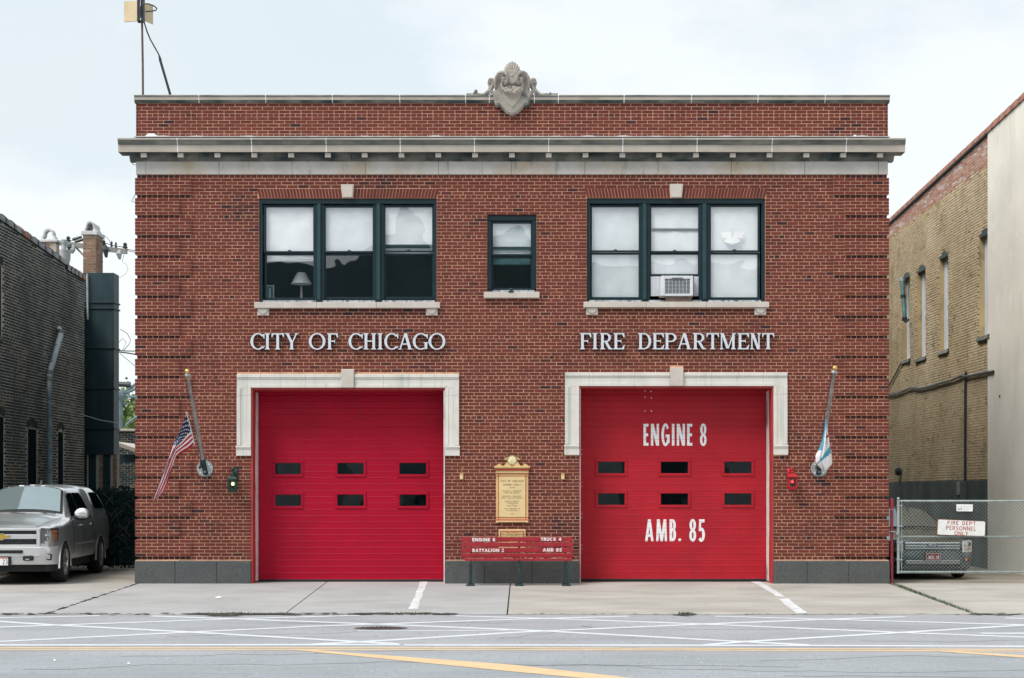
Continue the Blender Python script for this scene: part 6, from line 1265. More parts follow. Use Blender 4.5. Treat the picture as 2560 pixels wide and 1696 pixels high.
M['stucco'] = mat('pale_stucco', (.85, .81, .72), .9, .07, .6, fine=40, bump=.25, bs=25, grain=.15, spec=.2, stains=[((.60, .54, .44), 1.1, .52, .76, (1, 1, .22), .5), ((.42, .38, .32), 3.0, .64, .76, (1.5, 1.5, .2), .4), ((.92, .90, .85), 1.6, .60, .66, None, .35)])
M['cement'] = mat('cement_base', (.10, .125, .12), .9, .2, 1.2, bump=.3, bs=30, spec=.2, stains=[((.07, .075, .07), 1.0, .45, .7, (1, 1, .3), .7)])
rt = lambda y: 10.15+(5.8-y)*.051; SY = 5.75
Wn = [(12.85, 13.65, 5.45, 7.84), (11.22, 12.05, 5.37, 7.80), (9.09, 9.87, 5.37, 7.84), (5.70, 6.46, 5.40, 7.84)]
mb = MB(); o_ = (RX, 0, 0); pink = lambda y: 9.32+(14-y)*.02
holed(mb, o_, (0, 1, 0), (-1, 0, 0), 2.0, RYE, 0, pink, [(w[0], w[1], w[2], w[3]) for w in Wn], .25); mb.quad((RX, 2, 0), (RX+9, 2, 0), (RX+9, 2, 9.4), (RX, 2, 9.4)); mb.quad((RX, RYE, 0), (RX+9, RYE, 0), (RX+9, RYE, 9.3), (RX, RYE, 9.3)); mb.quad((RX+9, 2, 0), (RX+9, RYE, 0), (RX+9, RYE, 9.3), (RX+9, 2, 9.4)); mb.quad((RX, 2, 9.2), (RX, RYE, 9.2), (RX+9, RYE, 9.2), (RX+9, 2, 9.2))
mb.build('wall', M['tan_mortar'], rbld)
mb = MB(); ys_ = [2.0+i*.5 for i in range(37)]; mb.grid([[(RX, y, pink(y)+.001) for y in ys_], [(RX, y, rt(y)) for y in ys_], [(RX+.33, y, rt(y)) for y in ys_], [(RX+.33, y, pink(y)) for y in ys_]]); mb.build('parapet', M['pink_mortar'], rbld)
arch = lambda y, w: w[3]-.02+.13*max(0, 1-((y-(w[0]+w[1])/2)/((w[1]-w[0])/2+.01))**2)
pkn = lambda u: pink(u)+.10*noise.noise(Vector((u*1.3, 4, 1)))+.12*noise.noise(Vector((u*4.5, 2, 7)))-.06
skr = lambda a, b, z, z2: z2 > pkn((a+b)/2)+rnd.uniform(-.05, .05) or any(w[0]-.01 < b and a < w[1]+.01 and w[2]-.12 < z2 and z < arch((a+b)/2, w) for w in Wn)
mb = MB(); brick_face(mb, o_, (0, 1, 0), (-1, 0, 0), SY, 16.2, 2.08, 9.8, skip=skr, seed=14, c=.0667, proud=.011, j=.010, tsp=(.58, .17), hdr=7, clus=.3); mb.build('brick_field', M['tan_brick'], rbld)['kind'] = 'stuff'
skp = lambda a, b, z, z2: z < pkn((a+b)/2)-.03+rnd.uniform(-.05, .05) or z2 > rt((a+b)/2)-.02
mb = MB(); brick_face(mb, o_, (0, 1, 0), (-1, 0, 0), SY, 16.2, 9.1, 10.4, skip=skp, seed=15, proud=.006, tsp=(.5, .28)); mb.build('parapet_bricks', M['pink_brick'], rbld)['kind'] = 'stuff'
mb = MB(); mb.box(RX-.035, RX-.001, SY, 18, -.05, 2.07, .01); mb.build('cement_base', M['cement'], rbld)
mb = MB(); top = [(RX-.03, y, rt(y)) for y in (-3, 0, 3, SY)]; mb.grid([[(RX-.03, y, -.05) for y in (-3, 0, 3, SY)], top, [(RX+.35, y, rt(y)) for y in (-3, 0, 3, SY)]]); mb.quad((RX-.03, SY, -.05), (RX+.3, SY, -.05), (RX+.3, SY, rt(SY)), (RX-.03, SY, rt(SY))); mb.quad((RX-.03, -3, -.05), (RX+9, -3, -.05), (RX+9, -3, rt(-3)), (RX-.03, -3, rt(-3))); mb.build('stucco_coat', M['stucco'], rbld)
coping(rbld, RX, ((17.0, rt(17)+.05), (SY, rt(SY)+.05)), 22, lambda i, n: M['tile_red'], .36, .05, -1); coping(rbld, RX-.03, ((SY-.02, rt(SY)+.05), (1.0, rt(1)+.05)), 10, lambda i, n: M['tile_red'], .36, .03, -1)
mb = MB(); mb.grid([[(RX-.062, y, rt(y)-.05) for y in (SY+.01, 17)], [(RX-.062, y, rt(y)+.0) for y in (SY+.01, 17)]]); mb.grid([[(RX-.01, y, rt(y)-.05) for y in (SY+.01, 17)], [(RX-.062, y, rt(y)-.05) for y in (SY+.01, 17)]]); mb.build('tar_line', M['black'], rbld)
M['white_frame'] = mat('white_window_frame', (.66, .69, .74), .5, .06, 4)
for i, w in enumerate(Wn):
    a, b, c, d = w; mb = MB(); n_ = 8; X = RX+.12
    mb.box(X, X+.08, a+.002, a+.13, c+.06, d, .004); mb.box(X, X+.08, b-.26, b-.002, c+.06, d, .004); mb.box(X, X+.08, a+.13, b-.26, d-.14, d, .004); mb.box(X, X+.08, a+.13, b-.26, c+.06, c+.15, .004); mb.box(X+.01, X+.06, a+.13, b-.26, (c+d)/2-.03, (c+d)/2+.03, .004)
    o = mb.build('window_frame', M['white_frame'], rbld); mb = MB(); mb.quad((X+.05, a+.13, c+.15), (X+.05, b-.26, c+.15), (X+.05, b-.26, d-.14), (X+.05, a+.13, d-.14)); mb.build('pane', M['glass_small'], o)
    mb = MB(); mb.box(X+.3, X+.32, a-.2, b+.2, c-.1, d+.2); mb.build('dark_interior', M['frame'], o)
    bb = MB(); pl = [(b-(b-a)*q/n_, arch(b-(b-a)*q/n_, w)+.02) for q in range(n_+1)]; bb.prism([(a, d-.03)]+pl[::-1]+[(b, d-.03)], RX-.004, RX+.02, lambda p, q_, h: (h, p, q_)); bb.build('arch_shadow_board', M['frame'], o)  # dark board standing in for the shade under the arch
    mb = MB(); rows = []
    for q in range(9): y = lerp(a-.1, b+.1, q/8); j_ = rnd.uniform(-.02, .02); rows.append([(RX+.1, y, c+.055), (RX-.05+j_, y, c+.05+j_*.5), (RX-.06+j_, y, c-.035+j_*.6), (RX+.0, y, c-.05)])
    mb.grid(rows); mb.build('window_sill', M['limestone_cove'], rbld)
# broken drain beside the farthest window, wall cable, conduit with meter box
zR = zm(1900, 500, 3.136)
def rpt(x, y, off=.1):
    px, py = zR(x, y); k = (RX-off)*S/(px-1280); return Vector((RX-off, D*(k-1), H-(py-1230)/S*k))
M['verdigris'] = mat('green_pipe', (.06, .16, .16), .5, .3, 5, stains=[((.35, .42, .42), 3, .55, .7, (1, 1, .4), .7)])
dr = thing('drain_pipe', rpt(1130, 950), 'broken green drain pipe hanging beside the farthest side window', 'drain pipe'); mb = MB(); mb.tube([rpt(1113, 620), rpt(1116, 640), rpt(1122, 760), rpt(1130, 850), rpt(1134, 940)], [.088, .066, .06, .058, .052], 12); mb.build('pipe', M['verdigris'], dr, smooth=50)
for y in (625, 760, 935): mb = MB(); p = rpt({625: 1113, 760: 1122, 935: 1134}[y], y); mb.tube([p+Vector((0, 0, .05)), p-Vector((0, 0, .05))], .105 if y == 625 else .075, 12); mb.build('collar', M['steel'] if y == 625 else M['dark_metal'], dr)
mb = MB(); mb.tube([rpt(1128, 940), rpt(1140, 960), rpt(1165, 940)], .03, 6); mb.build('hook', M['dark_metal'], dr)
wire('thick dark cable swagged along the tan brick wall', [rpt(980, 1530, .06), rpt(1060, 1522, .06), rpt(1110, 1505, .06), rpt(1180, 1475, .06), rpt(1250, 1480, .06), rpt(1330, 1465, .06), rpt(1410, 1438, .06), rpt(1500, 1415, .06), rpt(1585, 1378, .06), rpt(1620, 1385, .06), rpt(1785, 1352, .06), rpt(1830, 1345, .06)], .032, 'dark_metal', 'cables on the tan brick wall')
wire('thin dark cable rising from the swagged one to the farthest window', [rpt(985, 1510, .05), rpt(1020, 1440, .05), rpt(1060, 1370, .05), rpt(1110, 1270, .05)], .02, 'dark_metal', 'cables on the tan brick wall')
zc6 = zm(1900, 1000, 2.852)
def rp2(x, y, off=.1):
    px, py = zc6(x, y); k = (RX-off)*S/(px-1280); return Vector((RX-off, D*(k-1), H-(py-1230)/S*k))
mt = thing('meter_box', rp2(1445, 690), 'small grey meter box with a tall dark conduit on the tan wall', 'meter box'); e = rp2(1445, 665, .1); mb = MB(); mb.box(RX-.20, RX-.036, e.y-.16, e.y+.16, e.z-.28, e.z+.28, .012); mb.build('box_body', M['cement'], mt); mb = MB(); mb.box(RX-.215, RX-.201, e.y-.14, e.y+.14, e.z-.05, e.z+.26, .01); mb.build('lid', M['pole'], mt)
mb = MB(); mb.tube([rp2(1462, 640, .05), rp2(1463, 200, .05), rp2(1464, -50, .05), rp2(1467, -200, .05)], .03, 8); mb.build('conduit', M['dark_metal'], mt)
mb = MB(); p = rp2(984, 510, .1); mb.ball(p, .16, 10, 8, (.6, 1, .8)); mb.tube([p, p+Vector((.12, 0, 0))], .06, 8); tag(mb.build('wall_vent', M['dark_metal']), 'round dark vent on the tan wall above the cement base', 'vent')
mb = MB(); p = at(2496, 949, 0); mb.lathe([(0, -.01), (.03, -.01), (.03, .02)], (RX-.035, 4.85, 3.96), 'X', 10); tag(mb.build('wall_plug', M['dark_metal']), 'small dark round plug in the pale stucco wall', 'wall plug')
# ------------------------------------------------------------------ vehicles
M['silver'] = mat('silver_paint', (.84, .85, .86), .31, .02, 2, metal=.87, coat=.5, spec=.5); M['silver_plain'] = mat('grey_bumper_paint', (.62, .63, .64), .35, .03, 3, metal=.4, coat=.5)
M['grey_car'] = mat('grey_green_paint', (.10, .125, .13), .26, .03, 3, metal=.9, coat=.35)
M['car_glass'] = mat('car_window_glass', (.012, .018, .020), .04, .05, 2, spec=.9, coat=1.0); M['chrome'] = mat('chrome', (.70, .72, .73), .12, .05, 6, metal=1.0); M['car_black'] = mat('car_black_plastic', (.010, .012, .013), .5, .2, 10, spec=.4)
M['amber'] = mat('amber_lens', (.55, .16, .03), .25, .1, 20, coat=.6); M['lens'] = mat('lamp_reflector', (.62, .65, .66), .15, .15, 30, metal=.9); M['lens_clear'] = glass_mat('lamp_cover', (.92, .95, .95), .05); M['rim'] = mat('wheel_alloy', (.52, .53, .54), .28, .08, 10, metal=.85); M['tyre'] = mat('tyre_rubber', (.012, .013, .014), .85, .2, 20, bump=.2, bs=120)
M['bow_gold'] = mat('gold_badge', (.62, .40, .07), .3, .05, 5, metal=.5); M['oval_blue'] = mat('blue_badge', (.02, .05, .12), .2, .05, 5, coat=.8)
M['sedan_screen'] = mat('sedan_windscreen', (.16, .22, .24), .04, .03, 2, metal=.6, spec=.9, coat=.6)
M['windscreen'] = mat('windscreen_glass', (.33, .41, .43), .04, .03, 2, metal=.6, spec=.9, coat=.6)
M['side_glass'] = mat('car_side_glass', (.004, .010, .013), .30, .05, 2, spec=0.0)
class Body:
    """half sections along the car, joined by smooth curves and mirrored"""
    def __init__(s, secs): s.ys = [q[0] for q in secs]; s.p = [q[1] for q in secs]; s.n = len(secs[0][1])
    def cr(s, a, b, c, d, t):
        return tuple(.5*((2*y)+(-x+z)*t+(2*x-5*y+4*z-w)*t*t+(-x+3*y-3*z+w)*t**3) for x, y, z, w in zip(a, b, c, d))
    def sec(s, y):
        i = max(0, min(len(s.ys)-2, next((k for k in range(len(s.ys)-1) if y <= s.ys[k+1]), len(s.ys)-2))); t = (y-s.ys[i])/(s.ys[i+1]-s.ys[i])
        return [tuple(lerp(a, b, t) for a, b in zip(s.p[i][k], s.p[i+1][k])) for k in range(s.n)]
    def at(s, y, u, sec=None):
        P = sec or s.sec(y); i = max(0, min(s.n-2, int(u))); t = u-i; g = lambda k: P[max(0, min(s.n-1, k))]
        x, z = s.cr(g(i-1), g(i), g(i+1), g(i+2) if i+2 < s.n else (-P[s.n-2][0], P[s.n-2][1]), t); return max(0, x), z
    def build(s, name, m, parent, arches, y0, y1, sub=5, ny=110, u0=0):
        ys = sorted({lerp(y0, y1, i/ny) for i in range(ny+1)}|set(s.ys)|{c+r_*math.cos(R(a)) for c, r_ in arches for a in range(0, 181, 9)}); ys = [y for y in ys if y0-1e-6 <= y <= y1+1e-6]; us = [i/sub for i in range(u0*sub, (s.n-1)*sub+1)]; rows = []
        for y in ys:
            P = s.sec(y); low = 0
            for c, r_ in arches:
                if abs(y-c) < r_: low = max(low, .30+math.sqrt(r_*r_-(y-c)**2)*1.05)
            half = []
            for u in us:
                x, z = s.at(y, u, P)
                if z < low: z = low
                half.append((x, z))
            rows.append([(x, y, z) for x, z in half]+[(-x, y, z) for x, z in reversed(half[:-1])])
        mb = MB(); mb.grid(rows); mb.add(rows[0], [tuple(range(len(rows[0])-1, -1, -1))]); mb.add(rows[-1], [tuple(range(len(rows[-1])))]); return mb.build(name, m, parent, smooth=38)
    def patch(s, fy, fu, nu=10, nv=10, off=.006, sides=(1, -1), full=False):
        """a piece of skin lifted off the body: fy(a), fu(b) or fy(a,b), fu(a,b)"""
        mb = MB()
        for sd in ((1,) if full else sides):
            rows = []
            for i in range(nu+1):
                row = []
                for j in range(nv+1):
                    y, u = fy(i/nu, j/nv), fu(i/nu, j/nv); 
                    if full and u > s.n-1: uu = 2*(s.n-1)-u; sg = -1
                    else: uu = u; sg = 1
                    x, z = s.at(y, uu); x2, z2 = s.at(y, min(s.n-1, uu+.05)); x1, z1 = s.at(y, max(0, uu-.05)); nx, nz = (z2-z1), -(x2-x1); l_ = math.hypot(nx, nz) or 1; xf, zf2 = s.at(y+.03, uu); ny = -((xf-x)*nx/l_+(zf2-z)*nz/l_)/.03; q = off/math.sqrt(1+ny*ny)
                    row.append((sg*sd*(x+nx/l_*q), y+ny*q, z+nz/l_*q))
                rows.append(row)
            mb.grid(rows)
        return mb
def wheel(parent, x, y, r_, w, side, spokes=6, m_rim=None):
    z = r_; wh = put('wheel', None, (x, y, z), parent); sg = 1 if side > 0 else -1
    mb = MB(); mb.lathe([(r_*.66, -w/2), (r_*.90, -w/2), (r_*.98, -w/2+.03), (r_, -w/2+.06), (r_, w/2-.06), (r_*.98, w/2-.03), (r_*.90, w/2), (r_*.66, w/2), (r_*.64, w/2-.03)], (x, y, z), 'X', 36); mb.build('tyre', M['tyre'], wh, smooth=40)
    mb = MB(); o = sg*w/2; mb.lathe([(r_*.66, o-sg*.005), (r_*.63, o-sg*.01), (r_*.60, o-sg*.03), (r_*.58, -o*.5)], (x, y, z), 'X', 32)
    for k in range(spokes):
        a = 2*math.pi*k/spokes+.3; c_, s_ = math.cos(a), math.sin(a); w2 = r_*.10; pts = []
        for rr_, ww in ((r_*.12, w2*1.3), (r_*.60, w2)):
            for t in (-1, 1): pts.append((c_*rr_-s_*ww*t, s_*rr_+c_*ww*t))
        P4 = [pts[0], pts[1], pts[3], pts[2]]; mb.prism(P4, o-sg*.05, o-sg*.018, lambda p, q, h: (x+h, y+p, z+q))
    mb.lathe([(0, o-sg*.008), (r_*.10, o-sg*.010), (r_*.16, o-sg*.03), (r_*.16, o-sg*.06)], (x, y, z), 'X', 18); mb.build('rim', M['rim'], wh, smooth=40)
    mb = MB(); mb.lathe([(0, o*.2), (r_*.57, o*.2), (r_*.575, o*.5)], (x, y, z), 'X', 24); mb.build('brake_disc', M['car_black'], wh)
# ---- pickup: local x across, y back from the front axle, z up
pk = thing('pickup_truck', (0, 0, 0), 'silver pickup truck with topper parked by the old brick building', 'pickup truck')
lo = lambda k, z0=.42: [(.945*k, z0), (.985*k, .62), (1.0*k, .82)]
PS = [(-.93, [(.84,.44),(.865,.60),(.88,.78),(.88,.93),(.86,1.05),(.74,1.085),(.55,1.095),(.28,1.10),(0,1.105)]),
      (-.80, [(.92,.42),(.945,.60),(.955,.78),(.95,.95),(.92,1.08),(.80,1.125),(.60,1.135),(.30,1.15),(0,1.155)]),
      (-.45, [(.955,.42),(.985,.62),(1.0,.80),(.99,.97),(.955,1.11),(.84,1.17),(.64,1.175),(.34,1.215),(0,1.22)]),
      (.0,  [(.96,.43),(.99,.62),(1.01,.82),(1.0,1.0),(.96,1.14),(.85,1.20),(.66,1.21),(.36,1.26),(0,1.265)]),
      (.50, [(.95,.43),(.985,.62),(1.0,.82),(.985,1.02),(.95,1.165),(.86,1.235),(.68,1.255),(.37,1.305),(0,1.31)]),
      (.74, [(.945,.43),(.98,.62),(.995,.84),(.98,1.04),(.945,1.20),(.875,1.262),(.78,1.315),(.42,1.345),(0,1.355)]),
      (.86, [(.945,.43),(.98,.62),(.995,.84),(.98,1.04),(.945,1.20),(.868,1.30),(.765,1.40),(.42,1.445),(0,1.455)]),
      (1.42, [(.945,.43),(.98,.62),(.995,.84),(.98,1.05),(.94,1.22),(.80,1.55),(.655,1.80),(.42,1.875),(0,1.895)]),
      (1.60, [(.945,.43),(.98,.62),(.995,.84),(.98,1.05),(.94,1.22),(.80,1.56),(.66,1.83),(.42,1.905),(0,1.925)]),
      (2.4, [(.945,.43),(.98,.62),(.995,.84),(.98,1.06),(.94,1.23),(.80,1.56),(.665,1.835),(.42,1.92),(0,1.94)]),
      (2.98, [(.945,.43),(.98,.62),(.995,.84),(.98,1.06),(.94,1.23),(.805,1.56),(.665,1.83),(.42,1.91),(0,1.93)]),
      (3.06, [(.95,.44),(.985,.62),(1.0,.84),(.99,1.07),(.965,1.25),(.875,1.57),(.73,1.84),(.44,1.93),(0,1.95)]),
      (3.9, [(.955,.44),(.99,.62),(1.01,.84),(1.0,1.07),(.965,1.26),(.875,1.57),(.73,1.84),(.44,1.925),(0,1.945)]),
      (4.55, [(.95,.46),(.98,.62),(.995,.84),(.985,1.07),(.955,1.26),(.85,1.55),(.69,1.77),(.42,1.85),(0,1.87)]),
      (4.80, [(.92,.48),(.95,.62),(.965,.84),(.955,1.07),(.925,1.24),(.80,1.45),(.63,1.60),(.40,1.65),(0,1.66)])]
B = Body(PS); PW = 3.62
B.build('body', M['silver'], pk, [(0, .50), (PW, .50)], -.93, 4.80)
for c in (0, PW):
    for s_ in (1, -1):
        mb = MB()
        rows = [[(s_*xx, c+rr_*math.cos(R(a)), .30+rr_*1.05*math.sin(R(a))) for a in range(0, 181, 9)] for xx, rr_ in ((.99, .502), (1.012, .508), (1.010, .53), (.985, .55))]; mb.grid(rows)
        rows = [[(s_*xx, c+.50*math.cos(R(a)), .30+.525*math.sin(R(a))) for a in range(0, 181, 9)] for xx in (1.0, .6)]; mb.m = 1; mb.grid(rows); mb.m = 0
        mb.m = 1; mb.box(s_*.58, s_*.60, c-.52, c+.52, .25, .85); mb.m = 0
        mb.build('wheel_arch', [M['silver'], M['car_black']], pk, smooth=40)
mb = MB(); mb.box(-.88, .88, -.55, 4.5, .26, .43); mb.build('underbody', M['car_black'], pk)
for x, s_ in ((.885, 1), (-.885, -1)):
    for y in (0, PW): wheel(pk, x, y, .405, .26, s_)
# windscreen and side glass
sl = lambda a: lerp(.80, 1.40, a)
B.patch(lambda a, b: lerp(.775, 1.43, a), lambda a, b: lerp(5.98+.06*a, 16-5.98-.06*a, b), 14, 24, .007, full=True).build('windscreen_seal', M['car_black'], pk, smooth=60)
B.patch(lambda a, b: lerp(.81, 1.395, a)+.02*math.sin(b*math.pi), lambda a, b: lerp(6.20+.06*a, 16-6.20-.06*a, b), 14, 24, .013, full=True).build('windscreen', M['windscreen'], pk, smooth=60)
for sd_ in ((1,), (-1,)): B.patch(lambda a, b: lerp(lerp(.90, 1.34, min(1, b*1.05)), lerp(1.75, 1.80, b), a), lambda a, b: lerp(4.25, 5.70, b), 14, 8, .010, sd_).build('window', M['side_glass'], pk, smooth=60)
for sd_ in ((1,), (-1,)): B.patch(lambda a, b: lerp(lerp(1.84, 1.88, b), lerp(2.80, 2.62, b*b), a), lambda a, b: lerp(4.25, 5.70, b), 12, 8, .010, sd_).build('window', M['side_glass'], pk, smooth=60)
for sd_ in ((1,), (-1,)): B.patch(lambda a, b: lerp(3.28, 4.38-.15*b, a), lambda a, b: lerp(4.55, 5.70, b), 12, 6, .012, sd_).build('topper_window', M['side_glass'], pk, smooth=60)
for sd_ in ((1,), (-1,)): B.patch(lambda a, b: lerp(.95, 2.88, a), lambda a, b: lerp(4.05, 4.16, b), 20, 1, .014, sd_).build('belt_trim', M['chrome'], pk)
mb = MB()
for y in (.88, 1.82, 2.92):
    for s_ in (1, -1):
        pts = []
        for u in [x*.25 for x in range(2, 17)]: x_, z_ = B.at(y, u); pts.append((s_*(x_+.001), y, z_))
        mb.tube(pts, .005, 4)
mb.build('door_gaps', M['car_black'], pk)
for y in (1.62, 2.72):
    for s_ in (1, -1): x_, z_ = B.at(y, 3.25); mb = MB(); mb.box(s_*(x_-.005), s_*(x_+.03), y-.10, y+.10, z_-.018, z_+.018, .008); mb.build('door_handle', M['chrome'], pk)
for s_ in (1, -1): mb = MB(); rows = [[(s_*(B.at(y, 1.35)[0]+.014), y, .70+dz) for y in [lerp(.92, 2.9, i/14) for i in range(15)]] for dz in (0, .05)]; mb.grid(rows); mb.build('side_moulding', M['silver_plain'], pk)
mb = B.patch(lambda a, b: lerp(-.88, .70, a), lambda a, b: lerp(5.62, 5.66, b), 20, 1, .004); mb.build('bonnet_gap', M['car_black'], pk)
# front: grille, lamps, bumper
FY = -.945
def fbox(mb, x0, x1, z0, z1, y0=FY-.03, y1=FY+.08, c=.006): mb.box(x0, x1, y0, y1, z0, z1, c)
mb = MB(); X1 = .73
for q in ((-X1, X1, 1.045, 1.085), (-X1, X1, .735, .775), (-X1, -.665, .776, 1.044), (.665, X1, .776, 1.044), (-.664, .664, .885, .972)): fbox(mb, *q, FY-.035)
mb.build('grille_surround', M['silver_plain'], pk); mb = MB(); fbox(mb, -.664, .664, .776, 1.044, FY-.004, FY+.05, 0); mb.build('grille_back', M['car_black'], pk)
mb = MB()
for z0, z1 in ((.978, 1.040), (.782, .880)):
    n_ = 46
    for i in range(n_):
        x = lerp(-.66, .66, i/n_); w = 1.32/n_; mb.tube([(x, FY-.012, z0), (x+w, FY-.012, z1)], .0035, 4, False); mb.tube([(x+w, FY-.012, z0), (x, FY-.012, z1)], .0035, 4, False)
    fbox(mb, -.664, .664, z0-.006, z0+.002, FY-.014, FY, 0)
mb.build('grille_mesh', mat('grille_mesh_metal', (.10, .11, .12), .4, .2, 20, metal=.6), pk)['kind'] = 'stuff'
mb = MB(); pl = [(-.155, -.02), (-.055, -.02), (-.04, -.055), (.04, -.055), (.055, -.02), (.155, -.02), (.175, .025), (.065, .025), (.05, .055), (-.05, .055), (-.065, .025), (-.175, .025)]
mb.prism([(p*1.0, .928+q) for p, q in pl], FY-.05, FY-.03); mb.build('badge', M['bow_gold'], pk); mb = MB(); mb.prism([(p*1.08, .928+q*1.2) for p, q in pl], FY-.042, FY-.030); mb.build('badge_rim', M['chrome'], pk)
for s_ in (1, -1):
    arc = lambda t: (s_*lerp(.745, 1.0, t**.8), lerp(-.965, -.60, t**2.2)); hl = put('headlight', None, (s_*.87, -.85, .95), pk)
    zz0 = lambda t: lerp(.795, .835, t); zz1 = lambda t: lerp(1.095, 1.085, t)
    rows = [[(*arc(t), lerp(zz0(t), zz1(t), q)) for t in [i/10 for i in range(11)]] for q in (0, .5, 1)]; mb = MB(); mb.grid(rows if s_ > 0 else [r_[::-1] for r_ in rows]); mb.build('housing', M['car_black'], hl)
    for zc_2 in (.885, 1.02):
        x_, y_ = arc(.28); mb = MB(); mb.lathe([(.0, .03), (.03, .025), (.062, -.005), (.068, -.02)], (x_, y_-.005, zc_2), 'Y', 18); mb.box(x_-.085, x_+.085, y_-.012, y_-.001, zc_2+.050, zc_2+.066, .003); mb.box(x_-.085, x_+.085, y_-.012, y_-.001, zc_2-.066, zc_2-.050, .003); mb.box(x_-.088, x_-.07, y_-.014, y_-.002, zc_2-.05, zc_2+.05, .003); mb.box(x_+.07, x_+.086, y_-.004, y_+.012, zc_2-.05, zc_2+.05, .003); mb.build('reflector', M['lens'], hl, smooth=40)
    for zc_2 in (.875, .945, 1.02):
        rows = [[(arc(t)[0]+s_*.004, arc(t)[1]-.008, zc_2+dz) for t in (.62, .7, .78, .86, .93)] for dz in (-.030, .030)]; mb = MB(); mb.grid(rows); mb.build('turn_lamp', M['amber'], hl)
    rows = [[(arc(t)[0]+s_*.012, arc(t)[1]-.024, lerp(zz0(t), zz1(t), q)) for t in [i/10 for i in range(11)]] for q in (0, .5, 1)]; mb = MB(); mb.grid(rows); mb.build('lens_cover', M['lens_clear'], hl, smooth=60)
nb = 40; rows = []
for zz_, dy, tt in ((.742, .0, 0), (.735, -.05, 0), (.715, -.075, 0), (.56, -.085, 0), (.54, -.07, 0), (.42, -.06, 0), (.395, -.045, 0), (.385, .02, 0)):
    row = []
    for i in range(nb+1):
        t = lerp(-1, 1, i/nb); x_ = 1.005*math.copysign(1-(1-abs(t))**1.0, t) if True else t; e = max(0, abs(t)-.78)/.22; row.append((x_ if e == 0 else math.copysign(.784+.22*math.sin(e*math.pi/2), t), -.955+dy*(1-.3*e)+.05*t*t+.36*(1-math.cos(e*math.pi/2)), zz_))
    rows.append(row)
mb = MB(); mb.grid(rows); mb.build('bumper', M['silver_plain'], pk, smooth=40)
mb = MB(); rows = [[(p[0]*.985, p[1]+.03, z_) for p in rows[-1]] for z_ in (.39, .30, .255)]; mb.grid(rows); mb.build('air_dam', M['car_black'], pk)
mb = MB(); mb.box(-.42, .42, -1.055, -1.0, .615, .675, .01); mb.build('bumper_slot', M['car_black'], pk)
for s_ in (1, -1):
    mb = MB(); mb.box(s_*.75, s_*.95, -1.028+.06, -.93, .475, .60, .02); o = mb.build('fog_lamp', M['car_black'], pk); mb = MB(); mb.box(s_*.775, s_*.925, -1.036+.06, -1.0+.06, .495, .58, .012); mb.build('fog_lens', M['lens'], o)
    mb = MB(); mb.box(s_*.42, s_*.62, -1.045, -.95, .47, .57, .02); o = mb.build('tow_hook_recess', M['car_black'], pk); mb = MB(); mb.box(s_*.47, s_*.55, -1.056, -1.0, .49, .505, .006); mb.build('tow_hook', M['steel'], o)
pl_ = put('licence_plate', None, (0, -1.06, .46), pk); mb = MB(); mb.box(-.20, .20, -1.055, -1.0, .37, .55, .006); mb.build('plate_holder', M['car_black'], pl_); mb = MB(); mb.box(-.152, .152, -1.064, -1.056, .385, .537, .003); mb.build('plate', M['white_vinyl'], pl_)
mb = MB(); mb.box(.0, .15, -1.0655, -1.0642, .515, .535); mb.build('plate_band', M['plaque_red'], pl_); mb = MB(); textrow(mb, '23', .05, .145, .402, .10, .0125, lambda x, z, lf: (x, -1.0645-lf, z), 0); mb.build('lettering', M['ink'], pl_)
for s_ in (1, -1):
    mi = put('mirror', None, (s_*1.13, .98, 1.33), pk); mb = MB(); mb.ball((s_*1.13, .98, 1.345), .16, 18, 12, (.98, .42, .72)); mb.build('mirror_shell', M['silver'], mi, smooth=60); mb = MB(); mb.ball((s_*1.12, 1.0, 1.30), .155, 16, 10, (1.05, .40, .62)); mb.box(s_*.90, s_*1.05, .95, 1.03, 1.245, 1.285, .01); mb.build('mirror_base', M['car_black'], mi, smooth=60)
mb = MB()
for xa, xb in ((-.62, .05), (.08, .66)): mb.tube([(xa, .80, 1.40-.03*abs(xa)), (lerp(xa, xb, .5), .775, 1.378), (xb, .70, 1.35)], .011, 5)
mb.build('wiper', M['car_black'], pk)
mb = MB(); mb.prism([(1.75, 1.925), (1.90, 1.925), (1.895, 1.95), (1.85, 2.03), (1.825, 2.03)], -.02, .02, lambda p, q, h: (.12+h, p, q)); mb.build('roof_antenna', M['car_black'], pk)
mb = MB()
for x_ in (-.45, -.22, 0, .22, .45): mb.box(x_-.05, x_+.05, 1.55, 2.9, 1.885+.045*(1-(x_/.45)**2)-.004, 1.893+.045*(1-(x_/.45)**2), .004)
mb.build('roof_ribs', M['silver'], pk)
mb = MB(); mb.box(-.95, .95, 4.78, 4.92, .50, .68, .02); mb.build('rear_bumper', M['chrome'], pk)
pk.location = (-9.86, .40, 0); pk.rotation_euler = (0, 0, R(4.2)); WL[pk] = Vector((0, 0, 0))
